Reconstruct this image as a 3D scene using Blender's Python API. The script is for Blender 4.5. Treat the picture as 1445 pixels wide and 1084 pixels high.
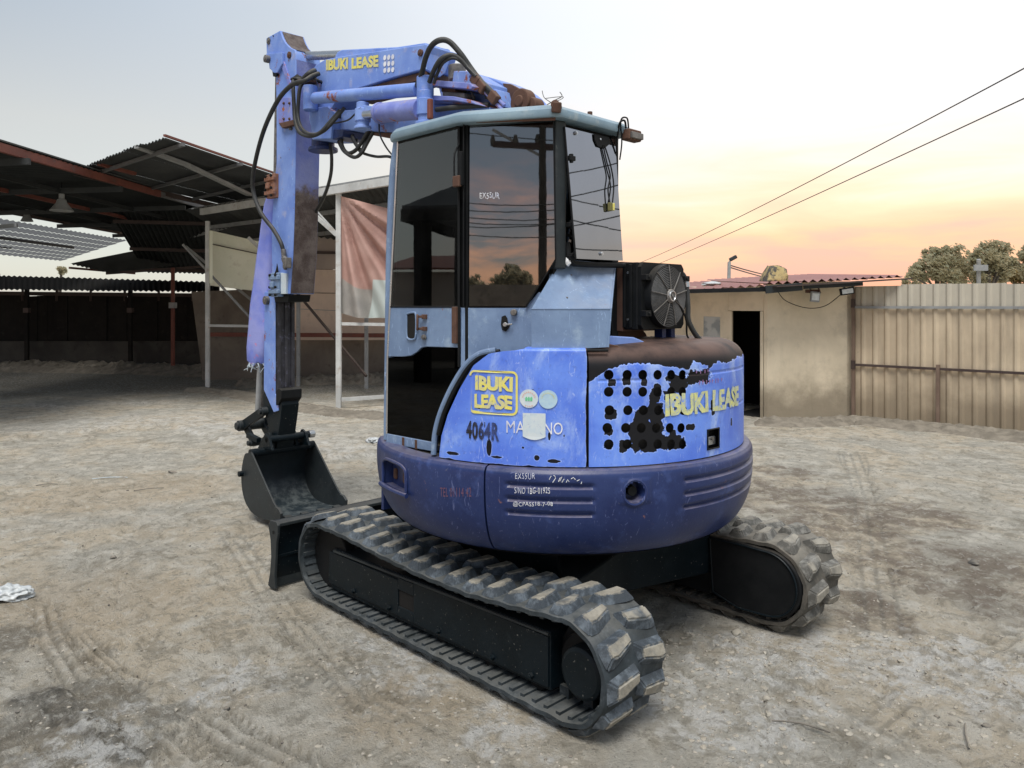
import bpy, bmesh, math, random
import numpy as np
from mathutils import Vector, Matrix, noise as mnoise
random.seed(7)
R_ = math.radians
scene = bpy.context.scene
for o in list(bpy.data.objects): bpy.data.objects.remove(o)
# ------------------------------------------------------------------ camera
CAM = Vector((-2.866, 3.21, 1.7))
VD = Vector((.713, -.701, 0)).normalized()
RD = Vector((VD.y, -VD.x, 0))
FL, HX, HY = 1090., 722., 430.
cd = bpy.data.cameras.new('camera'); cam = bpy.data.objects.new('camera', cd)
scene.collection.objects.link(cam); scene.camera = cam
cam.location = CAM
cam.rotation_euler = VD.to_track_quat('-Z', 'Y').to_euler()
cd.sensor_width = 36; cd.lens = FL/1445*36
cd.shift_x = (722.5-HX)/1445; cd.shift_y = -(542-HY)/1445
cd.clip_start = .05; cd.clip_end = 3000
# ------------------------------------------------------------------ light and exposure
SUN_EL, SUN_AZ = R_(62), math.atan2(.80, -.60)       # direction the soft light comes from
world = bpy.data.worlds.new('World'); scene.world = world; world.use_nodes = True
vs = scene.view_settings
vs.view_transform = 'Standard'; vs.look = 'None'; vs.exposure = 0.45; vs.gamma = 1; vs.use_curve_mapping = False
def build_world():
    nt = world.node_tree; nt.nodes.clear(); N = nt.nodes.new; L = nt.links.new
    out = N('ShaderNodeOutputWorld'); bg = N('ShaderNodeBackground'); bg2 = N('ShaderNodeBackground'); add = N('ShaderNodeAddShader')
    sky = N('ShaderNodeTexSky'); sky.sky_type = 'NISHITA'; sky.sun_disc = False
    sky.sun_elevation = SUN_EL; sky.sun_rotation = math.pi/2-SUN_AZ
    L(sky.outputs[0], bg.inputs[0]); bg.inputs[1].default_value = .05
    tc = N('ShaderNodeTexCoord'); nrm = N('ShaderNodeVectorMath'); nrm.operation = 'NORMALIZE'; L(tc.outputs['Generated'], nrm.inputs[0])
    sep = N('ShaderNodeSeparateXYZ'); L(nrm.outputs[0], sep.inputs[0])
    def M(op, a, b=None, c=None, clamp=False):
        n = N('ShaderNodeMath'); n.operation = op; n.use_clamp = clamp
        for i, q in enumerate((a, b, c)):
            if q is None: continue
            if isinstance(q, (int, float)): n.inputs[i].default_value = q
            else: L(q, n.inputs[i])
        return n.outputs[0]
    def ramp(fac, stops):
        n = N('ShaderNodeValToRGB'); L(fac, n.inputs[0]); cr = n.color_ramp
        while len(cr.elements) < len(stops): cr.elements.new(.5)
        for e, (p, c) in zip(cr.elements, stops): e.position = p; e.color = (*c, 1)
        return n.outputs[0]
    def mix(f, a, b):
        n = N('ShaderNodeMix'); n.data_type = 'RGBA'
        if isinstance(f, (int, float)): n.inputs[0].default_value = f
        else: L(f, n.inputs[0])
        for i, q in ((6, a), (7, b)):
            if isinstance(q, tuple): n.inputs[i].default_value = (*q, 1)
            else: L(q, n.inputs[i])
        return n.outputs[2]
    z = M('MAXIMUM', sep.outputs[2], 0.)
    hl = M('SQRT', M('ADD', M('MULTIPLY', sep.outputs[0], sep.outputs[0]), M('MULTIPLY', sep.outputs[1], sep.outputs[1])))
    hx = M('DIVIDE', sep.outputs[0], M('MAXIMUM', hl, .001)); hy = M('DIVIDE', sep.outputs[1], M('MAXIMUM', hl, .001))
    ga = Vector((.10, -.995)).normalized()               # azimuth of the sunset glow
    dot = M('ADD', M('MULTIPLY', hx, ga.x), M('MULTIPLY', hy, ga.y))
    glow = M('MULTIPLY_ADD', dot, 2.6, -1.45, True)
    glow = M('SMOOTH_MIN', glow, 1., .1)
    # slow wispy cloud noise, stretched along the horizon
    mp = N('ShaderNodeMapping'); mp.inputs['Scale'].default_value = (1.6, 1.6, 11.); L(nrm.outputs[0], mp.inputs[0])
    nz = N('ShaderNodeTexNoise'); nz.inputs['Scale'].default_value = 2.2; nz.inputs['Detail'].default_value = 6; nz.inputs['Roughness'].default_value = .55; nz.inputs['Distortion'].default_value = .5
    L(mp.outputs[0], nz.inputs[0])
    mp2 = N('ShaderNodeMapping'); mp2.inputs['Scale'].default_value = (1., 1., 3.2); mp2.inputs['Location'].default_value = (3.1, .7, .2); L(nrm.outputs[0], mp2.inputs[0])
    nb = N('ShaderNodeTexNoise'); nb.inputs['Scale'].default_value = 3.0; nb.inputs['Detail'].default_value = 9; nb.inputs['Roughness'].default_value = .62; nb.inputs['Distortion'].default_value = .4
    L(mp2.outputs[0], nb.inputs[0])
    zz = M('ADD', z, M('MULTIPLY', M('SUBTRACT', nz.outputs[0], .5), .17))
    warm = ramp(M('MULTIPLY', zz, 2.2, None, True), [(0, (.70, .22, .14)), (.09, (.78, .24, .10)), (.18, (.90, .38, .06)), (.28, (.93, .55, .16)), (.38, (.92, .66, .40)), (.55, (.86, .74, .62)), (.8, (.80, .78, .74)), (1, (.62, .66, .66))])
    cool = ramp(M('MULTIPLY', z, 2.2, None, True), [(0, (.40, .38, .36)), (.25, (.45, .40, .31)), (.45, (.43, .38, .28)), (.75, (.26, .28, .27)), (1, (.24, .26, .26))])
    base = mix(glow, cool, warm)
    # pale white bloom over the sunset side, grey elsewhere
    wh = M('MULTIPLY', M('MULTIPLY_ADD', dot, 1.2, -.15, True), M('MULTIPLY_ADD', z, 3.4, -.26, True))
    base = mix(M('MULTIPLY', wh, .8), base, (.86, .84, .79))
    # the clouds of the opposite side: orange cumulus low down, slate grey above
    anti = M('MULTIPLY_ADD', dot, -2.4, -1.25, True)
    cl = ramp(nb.outputs[0], [(.33, (.10, .10, .12)), (.43, (.26, .18, .18)), (.51, (1.1, .44, .20)), (.66, (1.6, .76, .40))])
    up = ramp(M('MULTIPLY', z, 2.5, None, True), [(0, (1, 1, 1)), (.27, (1, 1, 1)), (.50, (0, 0, 0))])
    upf = N('ShaderNodeRGBToBW'); L(up, upf.inputs[0])
    cl2 = mix(upf.outputs[0], (.085, .095, .11), cl)
    high = M('MULTIPLY_ADD', z, -2.2, 1.25, True)
    base = mix(M('MULTIPLY', anti, high), base, cl2)
    L(base, bg2.inputs[0]); bg2.inputs[1].default_value = .80
    L(bg.outputs[0], add.inputs[0]); L(bg2.outputs[0], add.inputs[1]); L(add.outputs[0], out.inputs[0])
build_world()
sd = bpy.data.lights.new('sun', 'SUN'); sd.energy = 2.6; sd.angle = R_(30); sd.color = (1, .97, .92)
sun = bpy.data.objects.new('sun', sd); scene.collection.objects.link(sun)
sdir = Vector((math.cos(SUN_EL)*math.cos(SUN_AZ), math.cos(SUN_EL)*math.sin(SUN_AZ), math.sin(SUN_EL)))
sun.rotation_euler = (-sdir).to_track_quat('-Z', 'Y').to_euler(); sun.location = sdir*60
# ------------------------------------------------------------------ helpers
def ray(px, py): return VD + RD*((px-HX)/FL) + Vector((0, 0, (HY-py)/FL))
def at(px, py, d): return CAM + ray(px, py)*d
def gnd(px, py): return at(px, py, CAM.z*FL/(py-HY))
def onp(px, py, P, n):
    q = ray(px, py); n = Vector(n); return CAM + q*((Vector(P)-CAM).dot(n)/q.dot(n))
def Q(px, py, Y): p = onp(px, py, (0, Y, 0), (0, 1, 0)); return (p.x, p.z)
def Q3(px, py, Y): return onp(px, py, (0, Y, 0), (0, 1, 0))
def circ(px, py, R):
    q = ray(px, py); a = q.x**2+q.y**2; b = 2*(CAM.x*q.x+CAM.y*q.y); k = CAM.x**2+CAM.y**2-R*R
    return CAM+q*((-b-math.sqrt(max(0, b*b-4*a*k)))/(2*a))
def phi_of(p): return math.atan2(p.y, -p.x)
def cy(ph, R, z): return Vector((-R*math.cos(ph), R*math.sin(ph), z))
class MB:
    def __init__(s): s.v = []; s.f = []
    def add(s, vs, fs):
        b = len(s.v); s.v += [tuple(p) for p in vs]; s.f += [tuple(i+b for i in f) for f in fs]; return s
    def box(s, c, d, rot=None):
        c = Vector(c); h = Vector(d)/2; P = []
        for x in (-1, 1):
            for y in (-1, 1):
                for z in (-1, 1):
                    p = Vector((x*h.x, y*h.y, z*h.z)); P.append(c+(rot @ p if rot else p))
        return s.add(P, [(0, 1, 3, 2), (4, 6, 7, 5), (0, 4, 5, 1), (2, 3, 7, 6), (0, 2, 6, 4), (1, 5, 7, 3)])
    def span(s, a, b): a = Vector(a); b = Vector(b); return s.box((a+b)/2, [abs(t) for t in (b-a)])
    def ext(s, pts, off):
        """closed polygon (3D points) extruded by the vector off"""
        n = len(pts); off = Vector(off); P = [Vector(p) for p in pts]+[Vector(p)+off for p in pts]
        return s.add(P, [tuple(range(n)), tuple(reversed(range(n, 2*n)))]+[(i, i+n, (i+1) % n+n, (i+1) % n) for i in range(n)])
    def pry(s, poly, y0, y1): return s.ext([(x, y0, z) for x, z in poly], (0, y1-y0, 0))
    def prz(s, poly, z0, z1): return s.ext([(x, y, z0) for x, y in poly], (0, 0, z1-z0))
    def bar(s, a, b, w, h, up=(0, 0, 1)):
        a = Vector(a); b = Vector(b); d = (b-a); L = d.length; d.normalize(); up = Vector(up)
        if abs(d.dot(up)) > .98: up = Vector((1, 0, 0))
        sd_ = d.cross(up).normalized(); u = sd_.cross(d)
        return s.box((a+b)/2, (L, w, h), Matrix((d, sd_, u)).transposed())
    def tube(s, pts, r, n=8, caps=True, closed=False):
        pts = [Vector(p) for p in pts]; m = len(pts); rs = r if isinstance(r, (list, tuple)) else [r]*m
        b = len(s.v); pn = None
        for i, p in enumerate(pts):
            if closed: t = pts[(i+1) % m]-pts[i-1]
            else: t = pts[min(i+1, m-1)]-pts[max(i-1, 0)]
            t.normalize()
            if pn is None: pn = t.orthogonal().normalized()
            else:
                pn = pn-t*pn.dot(t)
                pn = pn.normalized() if pn.length > 1e-6 else t.orthogonal().normalized()
            bn = t.cross(pn)
            for k in range(n):
                a = 2*math.pi*k/n; s.v.append(tuple(p+(pn*math.cos(a)+bn*math.sin(a))*rs[i]))
        for i in range(m if closed else m-1):
            j = (i+1) % m
            for k in range(n): s.f.append((b+i*n+k, b+i*n+(k+1) % n, b+j*n+(k+1) % n, b+j*n+k))
        if caps and not closed:
            s.f.append(tuple(b+k for k in reversed(range(n)))); s.f.append(tuple(b+(m-1)*n+k for k in range(n)))
        return s
    def cyl(s, a, b, r, n=20, r2=None): return s.tube([a, b], [r, r if r2 is None else r2], n)
    def lathe(s, prof, n=32, c=(0, 0, 0), a0=0, a1=2*math.pi):
        """profile of (r, z) about a vertical axis through c"""
        full = abs(a1-a0-2*math.pi) < 1e-6; b = len(s.v); k = n if full else n+1; m = len(prof)
        for i in range(k):
            a = a0+(a1-a0)*i/n
            for r, z in prof: s.v.append((c[0]-r*math.cos(a), c[1]+r*math.sin(a), c[2]+z))
        for i in range(n):
            for j in range(m-1):
                i2 = (i+1) % k; s.f.append((b+i*m+j, b+i2*m+j, b+i2*m+j+1, b+i*m+j+1))
        return s
    def build(s, name, mat, parent=None, bevel=0, seg=2, smooth=35, kind=None, label=None):
        me = bpy.data.meshes.new(name); me.from_pydata(s.v, [], s.f); me.validate(); me.update()
        if smooth:
            bm = bmesh.new(); bm.from_mesh(me); bmesh.ops.recalc_face_normals(bm, faces=bm.faces); bm.to_mesh(me); bm.free()
            me.shade_smooth(); me.set_sharp_from_angle(angle=R_(smooth))
        o = bpy.data.objects.new(name, me); scene.collection.objects.link(o)
        if mat: me.materials.append(mat)
        if bevel:
            md = o.modifiers.new('bevel', 'BEVEL'); md.width = bevel; md.segments = seg; md.limit_method = 'ANGLE'; md.angle_limit = R_(35); md.harden_normals = True
        if parent: put(o, parent)
        if kind: o['kind'] = kind
        if label: o['label'] = label
        return o
LOC = {}
def put(o, parent):
    """parts are modelled in world coordinates; only the Empties have a place of their own"""
    o.parent = parent; o.matrix_parent_inverse = Matrix.Translation(LOC.get(parent.name, (0, 0, 0))).inverted()
def thing(name, label, cat, loc=(0, 0, 0), group=None):
    o = bpy.data.objects.new(name, None); scene.collection.objects.link(o); o.location = loc
    o.empty_display_size = .1; o['label'] = label; o['category'] = cat; LOC[o.name] = tuple(loc)
    if group: o['group'] = group
    return o
def tag(o, label, cat, group=None):
    o['label'] = label; o['category'] = cat
    if group: o['group'] = group
    return o
def spl(pts, k=6):
    P = [Vector(p) for p in pts]; out = []
    for i in range(len(P)-1):
        a = P[max(i-1, 0)]; b = P[i]; c = P[i+1]; d = P[min(i+2, len(P)-1)]
        for j in range(k):
            t = j/k
            out.append(.5*((2*b)+(c-a)*t+(2*a-5*b+4*c-d)*t*t+(3*b-a-3*c+d)*t**3))
    out.append(P[-1]); return out
# ---- materials
def srgb(r, g, b): return tuple(((c/255)/12.92 if c/255 < .04045 else ((c/255+.055)/1.055)**2.4) for c in (r, g, b))
class NT:
    def __init__(s, name):
        s.m = bpy.data.materials.new(name); s.m.use_nodes = True; s.t = s.m.node_tree; s.t.nodes.clear()
        s.out = s.N('ShaderNodeOutputMaterial'); s.b = s.N('ShaderNodeBsdfPrincipled'); s.L(s.b.outputs[0], s.out.inputs[0])
        g = s.N('ShaderNodeNewGeometry'); s.pos = g.outputs['Position']; s.nor = g.outputs['Normal']
    def N(s, t): return s.t.nodes.new(t)
    def L(s, a, b): s.t.links.new(a, b)
    def put(s, sock, q):
        if isinstance(q, (int, float)): sock.default_value = q
        elif isinstance(q, tuple): sock.default_value = (*q, 1) if len(sock.default_value) == 4 else q
        else: s.L(q, sock)
    def M(s, op, a, b=None, c=None, clamp=False):
        n = s.N('ShaderNodeMath'); n.operation = op; n.use_clamp = clamp
        for i, q in enumerate((a, b, c)):
            if q is not None: s.put(n.inputs[i], q)
        return n.outputs[0]
    def noise(s, scale, detail=5, rough=.55, stretch=None, vec=None, dist=0, loc=None):
        n = s.N('ShaderNodeTexNoise'); n.inputs['Scale'].default_value = scale; n.inputs['Detail'].default_value = detail
        n.inputs['Roughness'].default_value = rough; n.inputs['Distortion'].default_value = dist
        v = vec or s.pos
        if stretch or loc:
            mp = s.N('ShaderNodeMapping'); mp.inputs['Scale'].default_value = stretch or (1, 1, 1); mp.inputs['Location'].default_value = loc or (0, 0, 0)
            s.L(v, mp.inputs[0]); v = mp.outputs[0]
        s.L(v, n.inputs[0]); return n.outputs[0]
    def step(s, x, lo, hi):
        n = s.N('ShaderNodeMapRange'); n.interpolation_type = 'SMOOTHSTEP'; s.put(n.inputs[0], x); s.put(n.inputs[1], lo); s.put(n.inputs[2], hi); return n.outputs[0]
    def mix(s, f, a, b):
        n = s.N('ShaderNodeMix'); n.data_type = 'RGBA'; s.put(n.inputs[0], f); s.put(n.inputs[6], a); s.put(n.inputs[7], b); return n.outputs[2]
    def bump(s, h, strength=.3, dist=.01):
        n = s.N('ShaderNodeBump'); n.inputs['Strength'].default_value = strength; n.inputs['Distance'].default_value = dist; s.L(h, n.inputs['Height'])
        s.L(n.outputs[0], s.b.inputs['Normal'])
    def xyz(s, v):
        n = s.N('ShaderNodeSeparateXYZ'); s.L(v, n.inputs[0]); return n.outputs
def paint(name, c1, c2, c3=None, rough=.45, scale=4, rust=.0, rustc=(.16, .05, .02), chips=0, chipc=(.012, .013, .016), dust=.25, dustc=(.36, .31, .24), streak=.3, bump=.15, metal=0, fine=60, spec=.32, scr=0, specks=0):
    """weathered paint: faded patches, vertical streaks, chips, rust, dust lying on upward faces"""
    n = NT(name); a = n.noise(scale, 6, .6, dist=.3); base = n.mix(n.step(a, .35, .68), c1, c2)
    if c3: base = n.mix(n.M('MULTIPLY', n.step(n.noise(scale*2.3, 7, .65, loc=(5, 2, 1)), .55, .72), .75), base, c3)
    if streak: base = n.mix(n.M('MULTIPLY', n.step(n.noise(14, 4, .6, stretch=(1, 1, .07)), .5, .8), streak), base, c2)
    fn = n.noise(fine, 4, .7)
    n.b.inputs['Specular IOR Level'].default_value = spec
    base = n.mix(n.M('MULTIPLY', n.step(fn, .58, .75), .35), base, tuple(c*.55 for c in c1))
    if scr: base = n.mix(n.M('MULTIPLY', n.step(n.noise(30, 3, .8, stretch=(1, 1, .25), dist=2.), .62, .68), scr), base, tuple(min(1, c*2+.10) for c in c2))
    if specks: base = n.mix(n.M('MULTIPLY', n.step(n.noise(70, 3, .6, loc=(8, 8, 1)), .68, .72), specks), base, (.30, .29, .26))
    up = n.xyz(n.nor)[2]
    if dust: base = n.mix(n.M('MULTIPLY', n.M('MULTIPLY', n.step(up, .35, .95), n.step(n.noise(7, 6, .7), .25, .65)), dust), base, dustc)
    rr = rough
    rv = n.M('MULTIPLY_ADD', a, .25, rough-.12)
    if chips:
        ch = n.step(n.noise(9, 8, .72, loc=(1, 7, 3)), .70-chips*.1, .712-chips*.1); base = n.mix(ch, base, chipc)
    if rust:
        rn = n.noise(5.5, 9, .74, loc=(3, 3, 9)); ru = n.step(rn, .70-rust*.2, .76-rust*.2)
        base = n.mix(ru, base, n.mix(n.noise(90, 3), rustc, tuple(c*2.2 for c in rustc))); rv = n.M('MAXIMUM', rv, n.M('MULTIPLY', ru, .85))
    n.put(n.b.inputs['Base Color'], base); n.put(n.b.inputs['Roughness'], rv); n.b.inputs['Metallic'].default_value = metal
    n.bump(n.M('ADD', n.noise(fine*1.5, 4, .6), n.M('MULTIPLY', a, 1.5)), bump, .004)
    return n.m
MT = {}
MT['hood'] = None
B1, B2, B3 = srgb(88, 118, 214), srgb(118, 146, 226), srgb(160, 182, 232)
MT['blue'] = paint('periwinkle_paint', srgb(104, 134, 204), srgb(130, 158, 218), srgb(158, 164, 196), .55, 3.5, scr=.35, rust=.52, chips=.3, chipc=(.05, .045, .05), dust=.25, streak=.4)
MT['bluerust'] = paint('rusted_blue_paint', srgb(110, 122, 190), srgb(135, 148, 210), srgb(160, 150, 150), .6, 6, rust=.85, dust=.4, rustc=(.20, .07, .03))
MT['navy'] = paint('navy_paint', srgb(30, 43, 86), srgb(40, 55, 100), srgb(62, 80, 132), .36, 3, rust=.36, scr=.5, specks=.15, rustc=(.20, .09, .05), dust=.5, dustc=(.25, .22, .245), streak=.35)
MT['cab'] = paint('grey_blue_paint', srgb(104, 126, 158), srgb(122, 145, 176), srgb(150, 170, 190), .42, 4, rust=.34, dust=.25, streak=.55, scr=.35)
MT['roof'] = paint('pale_blue_paint', srgb(118, 142, 158), srgb(136, 160, 174), srgb(158, 170, 174), .5, 4, rust=.2, dust=.2, streak=.2)
MT['rust'] = paint('rust_brown', (.085, .045, .032), (.12, .065, .045), (.05, .03, .025), .8, 9, dust=.2, streak=.2)
MT['rustorange'] = paint('orange_rust', (.22, .10, .06), (.30, .16, .11), (.25, .22, .24), .8, 14, dust=.2)
MT['black'] = paint('black_frame_paint', (.002, .006, .009), (.004, .009, .013), (.010, .016, .020), .45, 5, spec=.2, specks=.5, dust=.07, dustc=(.20, .18, .15), streak=.2, fine=80)
MT['blackm'] = paint('black_matt', (.005, .006, .007), (.009, .010, .011), None, .6, 8, spec=.2, dust=.10)
MT['plate'] = paint('dark_slate_plate', (.016, .021, .024), (.026, .033, .036), (.04, .045, .046), .5, 5, specks=.3, dust=.10)
MT['rubber'] = paint('track_rubber', (.020, .027, .031), (.036, .047, .056), (.085, .10, .11), .6, 9, dust=.30, dustc=(.27, .26, .23), streak=.0, bump=.35)
MT['hose'] = paint('hose_rubber', (.022, .024, .024), (.04, .042, .042), None, .5, 12, dust=.3)
MT['steel'] = paint('bright_steel', (.5, .52, .54), (.42, .44, .46), (.3, .28, .27), .28, 12, dust=.15, metal=.9)
MT['dirtysteel'] = paint('grimy_steel', (.10, .095, .09), (.2, .19, .18), (.30, .29, .28), .5, 18, dust=.3, metal=.4)
MT['slide'] = paint('worn_slide', (.02, .02, .024), (.05, .05, .06), (.16, .16, .24), .5, 9, chips=0, dust=.1, streak=.7)
MT['white'] = paint('chalky_white_steel', (.55, .56, .55), (.42, .43, .42), (.35, .30, .25), .6, 3, rust=.12, dust=.2)
MT['galv'] = paint('dull_galvanised', (.22, .23, .235), (.30, .31, .31), (.16, .14, .12), .55, 3, rust=.15, dust=.2)
MT['sheetdark'] = paint('shade_dark_roof_sheet', (.014, .017, .018), (.024, .027, .027), (.012, .011, .010), .8, 1.2, rust=.1, dust=0, streak=0)  # shed's inner shade put into this roof colour
MT['sheetgrey'] = paint('grey_roof_sheet', (.05, .054, .054), (.085, .09, .088), (.045, .04, .035), .7, 1.2, rust=.08, dust=0, streak=0)
MT['redsteel'] = paint('red_oxide_steel', (.14, .045, .033), (.19, .065, .046), (.10, .07, .06), .6, 2.5, dust=.2)
MT['brownsteel'] = paint('brown_steel', (.05, .035, .032), (.07, .05, .045), None, .6, 2.5, dust=.2)
MT['backwall'] = paint('shade_dark_boards', (.008, .0075, .007), (.016, .0145, .013), (.026, .023, .020), .95, 3, dust=0, streak=.6)  # board colour darkened to carry the shade inside the shed
MT['concrete'] = paint('shade_dark_concrete', (.042, .040, .037), (.070, .067, .060), (.028, .026, .024), .95, 1.6, dust=.2, streak=.2, bump=.5)  # concrete toned down for the shade inside the shed
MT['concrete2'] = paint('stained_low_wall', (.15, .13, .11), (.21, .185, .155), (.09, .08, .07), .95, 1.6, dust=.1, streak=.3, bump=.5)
MT['cream'] = paint('cream_panel', (.74, .75, .60), (.80, .80, .66), (.62, .60, .48), .75, 2.2, rust=.02, dust=0, streak=.3)
MT['beige'] = paint('beige_plaster', (.62, .49, .40), (.70, .56, .45), (.50, .40, .33), .85, 1.5, dust=0, streak=.3)
MT['taupe'] = paint('taupe_board', (.34, .29, .26), (.40, .34, .30), None, .85, 1.5, dust=0)
MT['redroof'] = paint('faded_red_sheet', (.29, .13, .12), (.34, .17, .155), (.26, .15, .135), .55, 2, dust=.1, streak=.0)
MT['dark'] = paint('shade_black', (.008, .008, .008), (.012, .011, .010), None, .9, 4, dust=0)  # near-black standing in for shade in slots, pockets and openings
def hood_mat():
    n = NT('peeling_hood_paint')
    a = n.noise(3.2, 6, .6, dist=.4); base = n.mix(n.step(a, .36, .66), srgb(80, 117, 218), srgb(106, 145, 234))
    base = n.mix(n.M('MULTIPLY', n.step(n.noise(3.6, 8, .70, loc=(4, 1, 2), stretch=(1, 1, .7), dist=.5), .50, .70), .75), base, srgb(172, 196, 238))
    base = n.mix(n.M('MULTIPLY', n.step(n.noise(12, 4, .6, stretch=(1, 1, .08)), .55, .8), .3), base, srgb(148, 172, 236))
    base = n.mix(n.M('MULTIPLY', n.step(n.noise(55, 4, .7), .57, .70), .5), base, srgb(84, 106, 180))
    base = n.mix(n.step(n.noise(24, 5, .7, loc=(9, 2, 6)), .725, .74), base, (.012, .013, .016))
    at_ = n.N('ShaderNodeAttribute'); at_.attribute_name = 'peel'
    pk = n.step(at_.outputs['Fac'], .44, .56); rim = n.M('MULTIPLY', n.step(at_.outputs['Fac'], .18, .34), n.M('SUBTRACT', 1., n.step(at_.outputs['Fac'], .34, .46)))
    base = n.mix(n.M('MULTIPLY', rim, .6), base, srgb(186, 204, 240))
    base = n.mix(n.M('MULTIPLY', n.step(n.noise(30, 3, .8, stretch=(1, 1, .3), dist=2.), .61, .67), .4), base, srgb(190, 206, 240))
    base = n.mix(n.step(n.noise(16, 6, .75, loc=(3, 9, 6)), .695, .72), base, (.15, .07, .04))
    up = n.xyz(n.nor)[2]
    prim = n.mix(n.noise(8, 6, .7), (.006, .007, .010), (.015, .015, .017))
    prim = n.mix(n.M('MULTIPLY', n.step(up, .2, .9), n.step(n.noise(4, 6, .65), .25, .6)), prim, (.115, .072, .058))
    base = n.mix(pk, base, prim)
    n.put(n.b.inputs['Base Color'], base); n.put(n.b.inputs['Roughness'], n.M('MULTIPLY_ADD', pk, .12, n.M('MULTIPLY_ADD', a, .3, .27)))
    n.put(n.b.inputs['Specular IOR Level'], n.M('MULTIPLY_ADD', pk, -.25, .42))
    n.bump(n.M('ADD', n.M('MULTIPLY', pk, -1.2), n.M('MULTIPLY', n.noise(70, 4, .6), .5)), .25, .003)
    return n.m
MT['hood'] = hood_mat()
def lug_mat(name, worn, side):
    n = NT(name); tc = n.N('ShaderNodeTexCoord'); z = n.xyz(tc.outputs['Object'])[2]
    top = n.step(n.M('ADD', z, n.M('MULTIPLY', n.M('SUBTRACT', n.noise(26, 5, .7), .5), .022)), .026, .032)
    t = n.mix(n.step(n.noise(18, 7, .7), .3, .7), worn, tuple(c*.62 for c in worn))
    t = n.mix(n.M('MULTIPLY', n.step(n.noise(60, 5, .75), .56, .70), .6), t, tuple(c*.35 for c in worn))
    s_ = n.mix(n.step(n.noise(14, 6, .7), .42, .68), side, tuple(min(1, c*2.6+.03) for c in side))
    pat = n.step(n.noise(7, 3, .6, loc=(2, 8, 4)), .30, .52)
    base = n.mix(n.M('MULTIPLY', top, pat), s_, t)
    n.put(n.b.inputs['Base Color'], base); n.b.inputs['Roughness'].default_value = .72
    n.bump(n.M('ADD', n.noise(45, 6, .7), n.M('MULTIPLY', n.noise(180, 3, .6), .4)), .6, .006); return n.m
MT['lug'] = lug_mat('dusty_tread_lug', (.33, .305, .25), (.035, .045, .055))
MT['lugmud'] = lug_mat('muddy_tread_lug', (.30, .28, .235), (.075, .073, .065))
MT['beltmud'] = paint('muddy_belt', (.06, .058, .05), (.11, .10, .085), (.05, .05, .05), .8, 12, dust=.6, dustc=(.28, .26, .22), streak=0, bump=.6)
def glass(name, tint, refl, ior=1.9, scratch=.0, see=.5):
    n = NT(name); n.t.nodes.remove(n.b)
    g = n.N('ShaderNodeBsdfGlossy'); g.inputs['Roughness'].default_value = .015; g.inputs['Color'].default_value = (*refl, 1)
    t = n.N('ShaderNodeBsdfTransparent'); t.inputs[0].default_value = (*tint, 1)
    d = n.N('ShaderNodeBsdfDiffuse'); n.put(d.inputs[0], n.mix(n.noise(6, 6, .6), (.09, .095, .10), (.16, .16, .155)))
    fr = n.N('ShaderNodeFresnel'); fr.inputs[0].default_value = ior
    m = n.N('ShaderNodeMixShader'); n.L(fr.outputs[0], m.inputs[0]); n.L(t.outputs[0], m.inputs[1]); n.L(g.outputs[0], m.inputs[2])
    m2 = n.N('ShaderNodeMixShader'); dirt = n.M('MULTIPLY', n.step(n.noise(3, 7, .65, stretch=(1, 1, .5)), .3, .8), scratch)
    n.L(dirt, m2.inputs[0]); n.L(m.outputs[0], m2.inputs[1]); n.L(d.outputs[0], m2.inputs[2]); n.L(m2.outputs[0], n.out.inputs[0])
    b = n.N('ShaderNodeBump'); b.inputs['Strength'].default_value = .008; b.inputs['Distance'].default_value = .01; n.L(n.noise(5, 3, .5), b.inputs['Height']); n.L(b.outputs[0], g.inputs['Normal'])
    return n.m
MT['glassq'] = glass('tinted_film_glass', (.04, .04, .045), (.85, .85, .85), 2.9, .05)
MT['glassd'] = glass('tinted_door_glass', (.42, .47, .47), (.75, .80, .82), 2.0, .08)
MT['glassl'] = glass('dark_lower_glass', (.005, .010, .011), (.4, .42, .44), 1.3, .02)
MT['lid'] = glass('grey_acrylic_pane', (.08, .09, .10), (.30, .315, .35), 3.0, .16)
def flat(name, c, rough=.6, emit=None, bump=0, c2=None, scale=20, wear=None, wa=.62):
    n = NT(name); q = n.mix(n.step(n.noise(scale, 6, .7), .35, .7), c, c2 or tuple(t*.75 for t in c))
    if wear: q = n.mix(n.step(n.noise(34, 7, .78, dist=.4, loc=(6, 1, 3)), wa-.03, wa+.03), q, wear); q = n.mix(n.M('MULTIPLY', n.step(n.noise(9, 5, .7), .45, .7), .35), q, wear)
    n.put(n.b.inputs['Base Color'], q); n.b.inputs['Roughness'].default_value = rough
    if bump: n.bump(n.noise(scale*3, 4, .6), bump, .004)
    return n.m
MT['yellow'] = flat('yellow_lettering', srgb(224, 214, 96), .6, c2=srgb(205, 200, 130), scale=25, wear=srgb(100, 132, 216))
MT['pyellow'] = flat('pale_yellow_lettering', srgb(215, 215, 130), .6, c2=srgb(170, 180, 165), scale=30, wear=srgb(110, 145, 226), wa=.58)
MT['wht'] = flat('white_lettering', (.78, .80, .82), .5, wear=srgb(90, 118, 200), wa=.64)
MT['pale'] = flat('faded_sticker', (.58, .64, .66), .5, c2=(.50, .60, .66), scale=30, wear=(.40, .48, .60), wa=.60)
MT['paleteal'] = flat('faded_teal_sticker', (.42, .58, .66), .5, c2=(.34, .50, .66), scale=40)
MT['ltxt'] = flat('black_lettering', (.01, .01, .014), .5, wear=srgb(88, 122, 218), wa=.64)
MT['green'] = flat('green_print', srgb(110, 200, 150), .5)
MT['orangep'] = flat('orange_print', srgb(225, 150, 120), .5)
MT['redp'] = flat('faded_red_print', srgb(150, 110, 160), .6)
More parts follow.
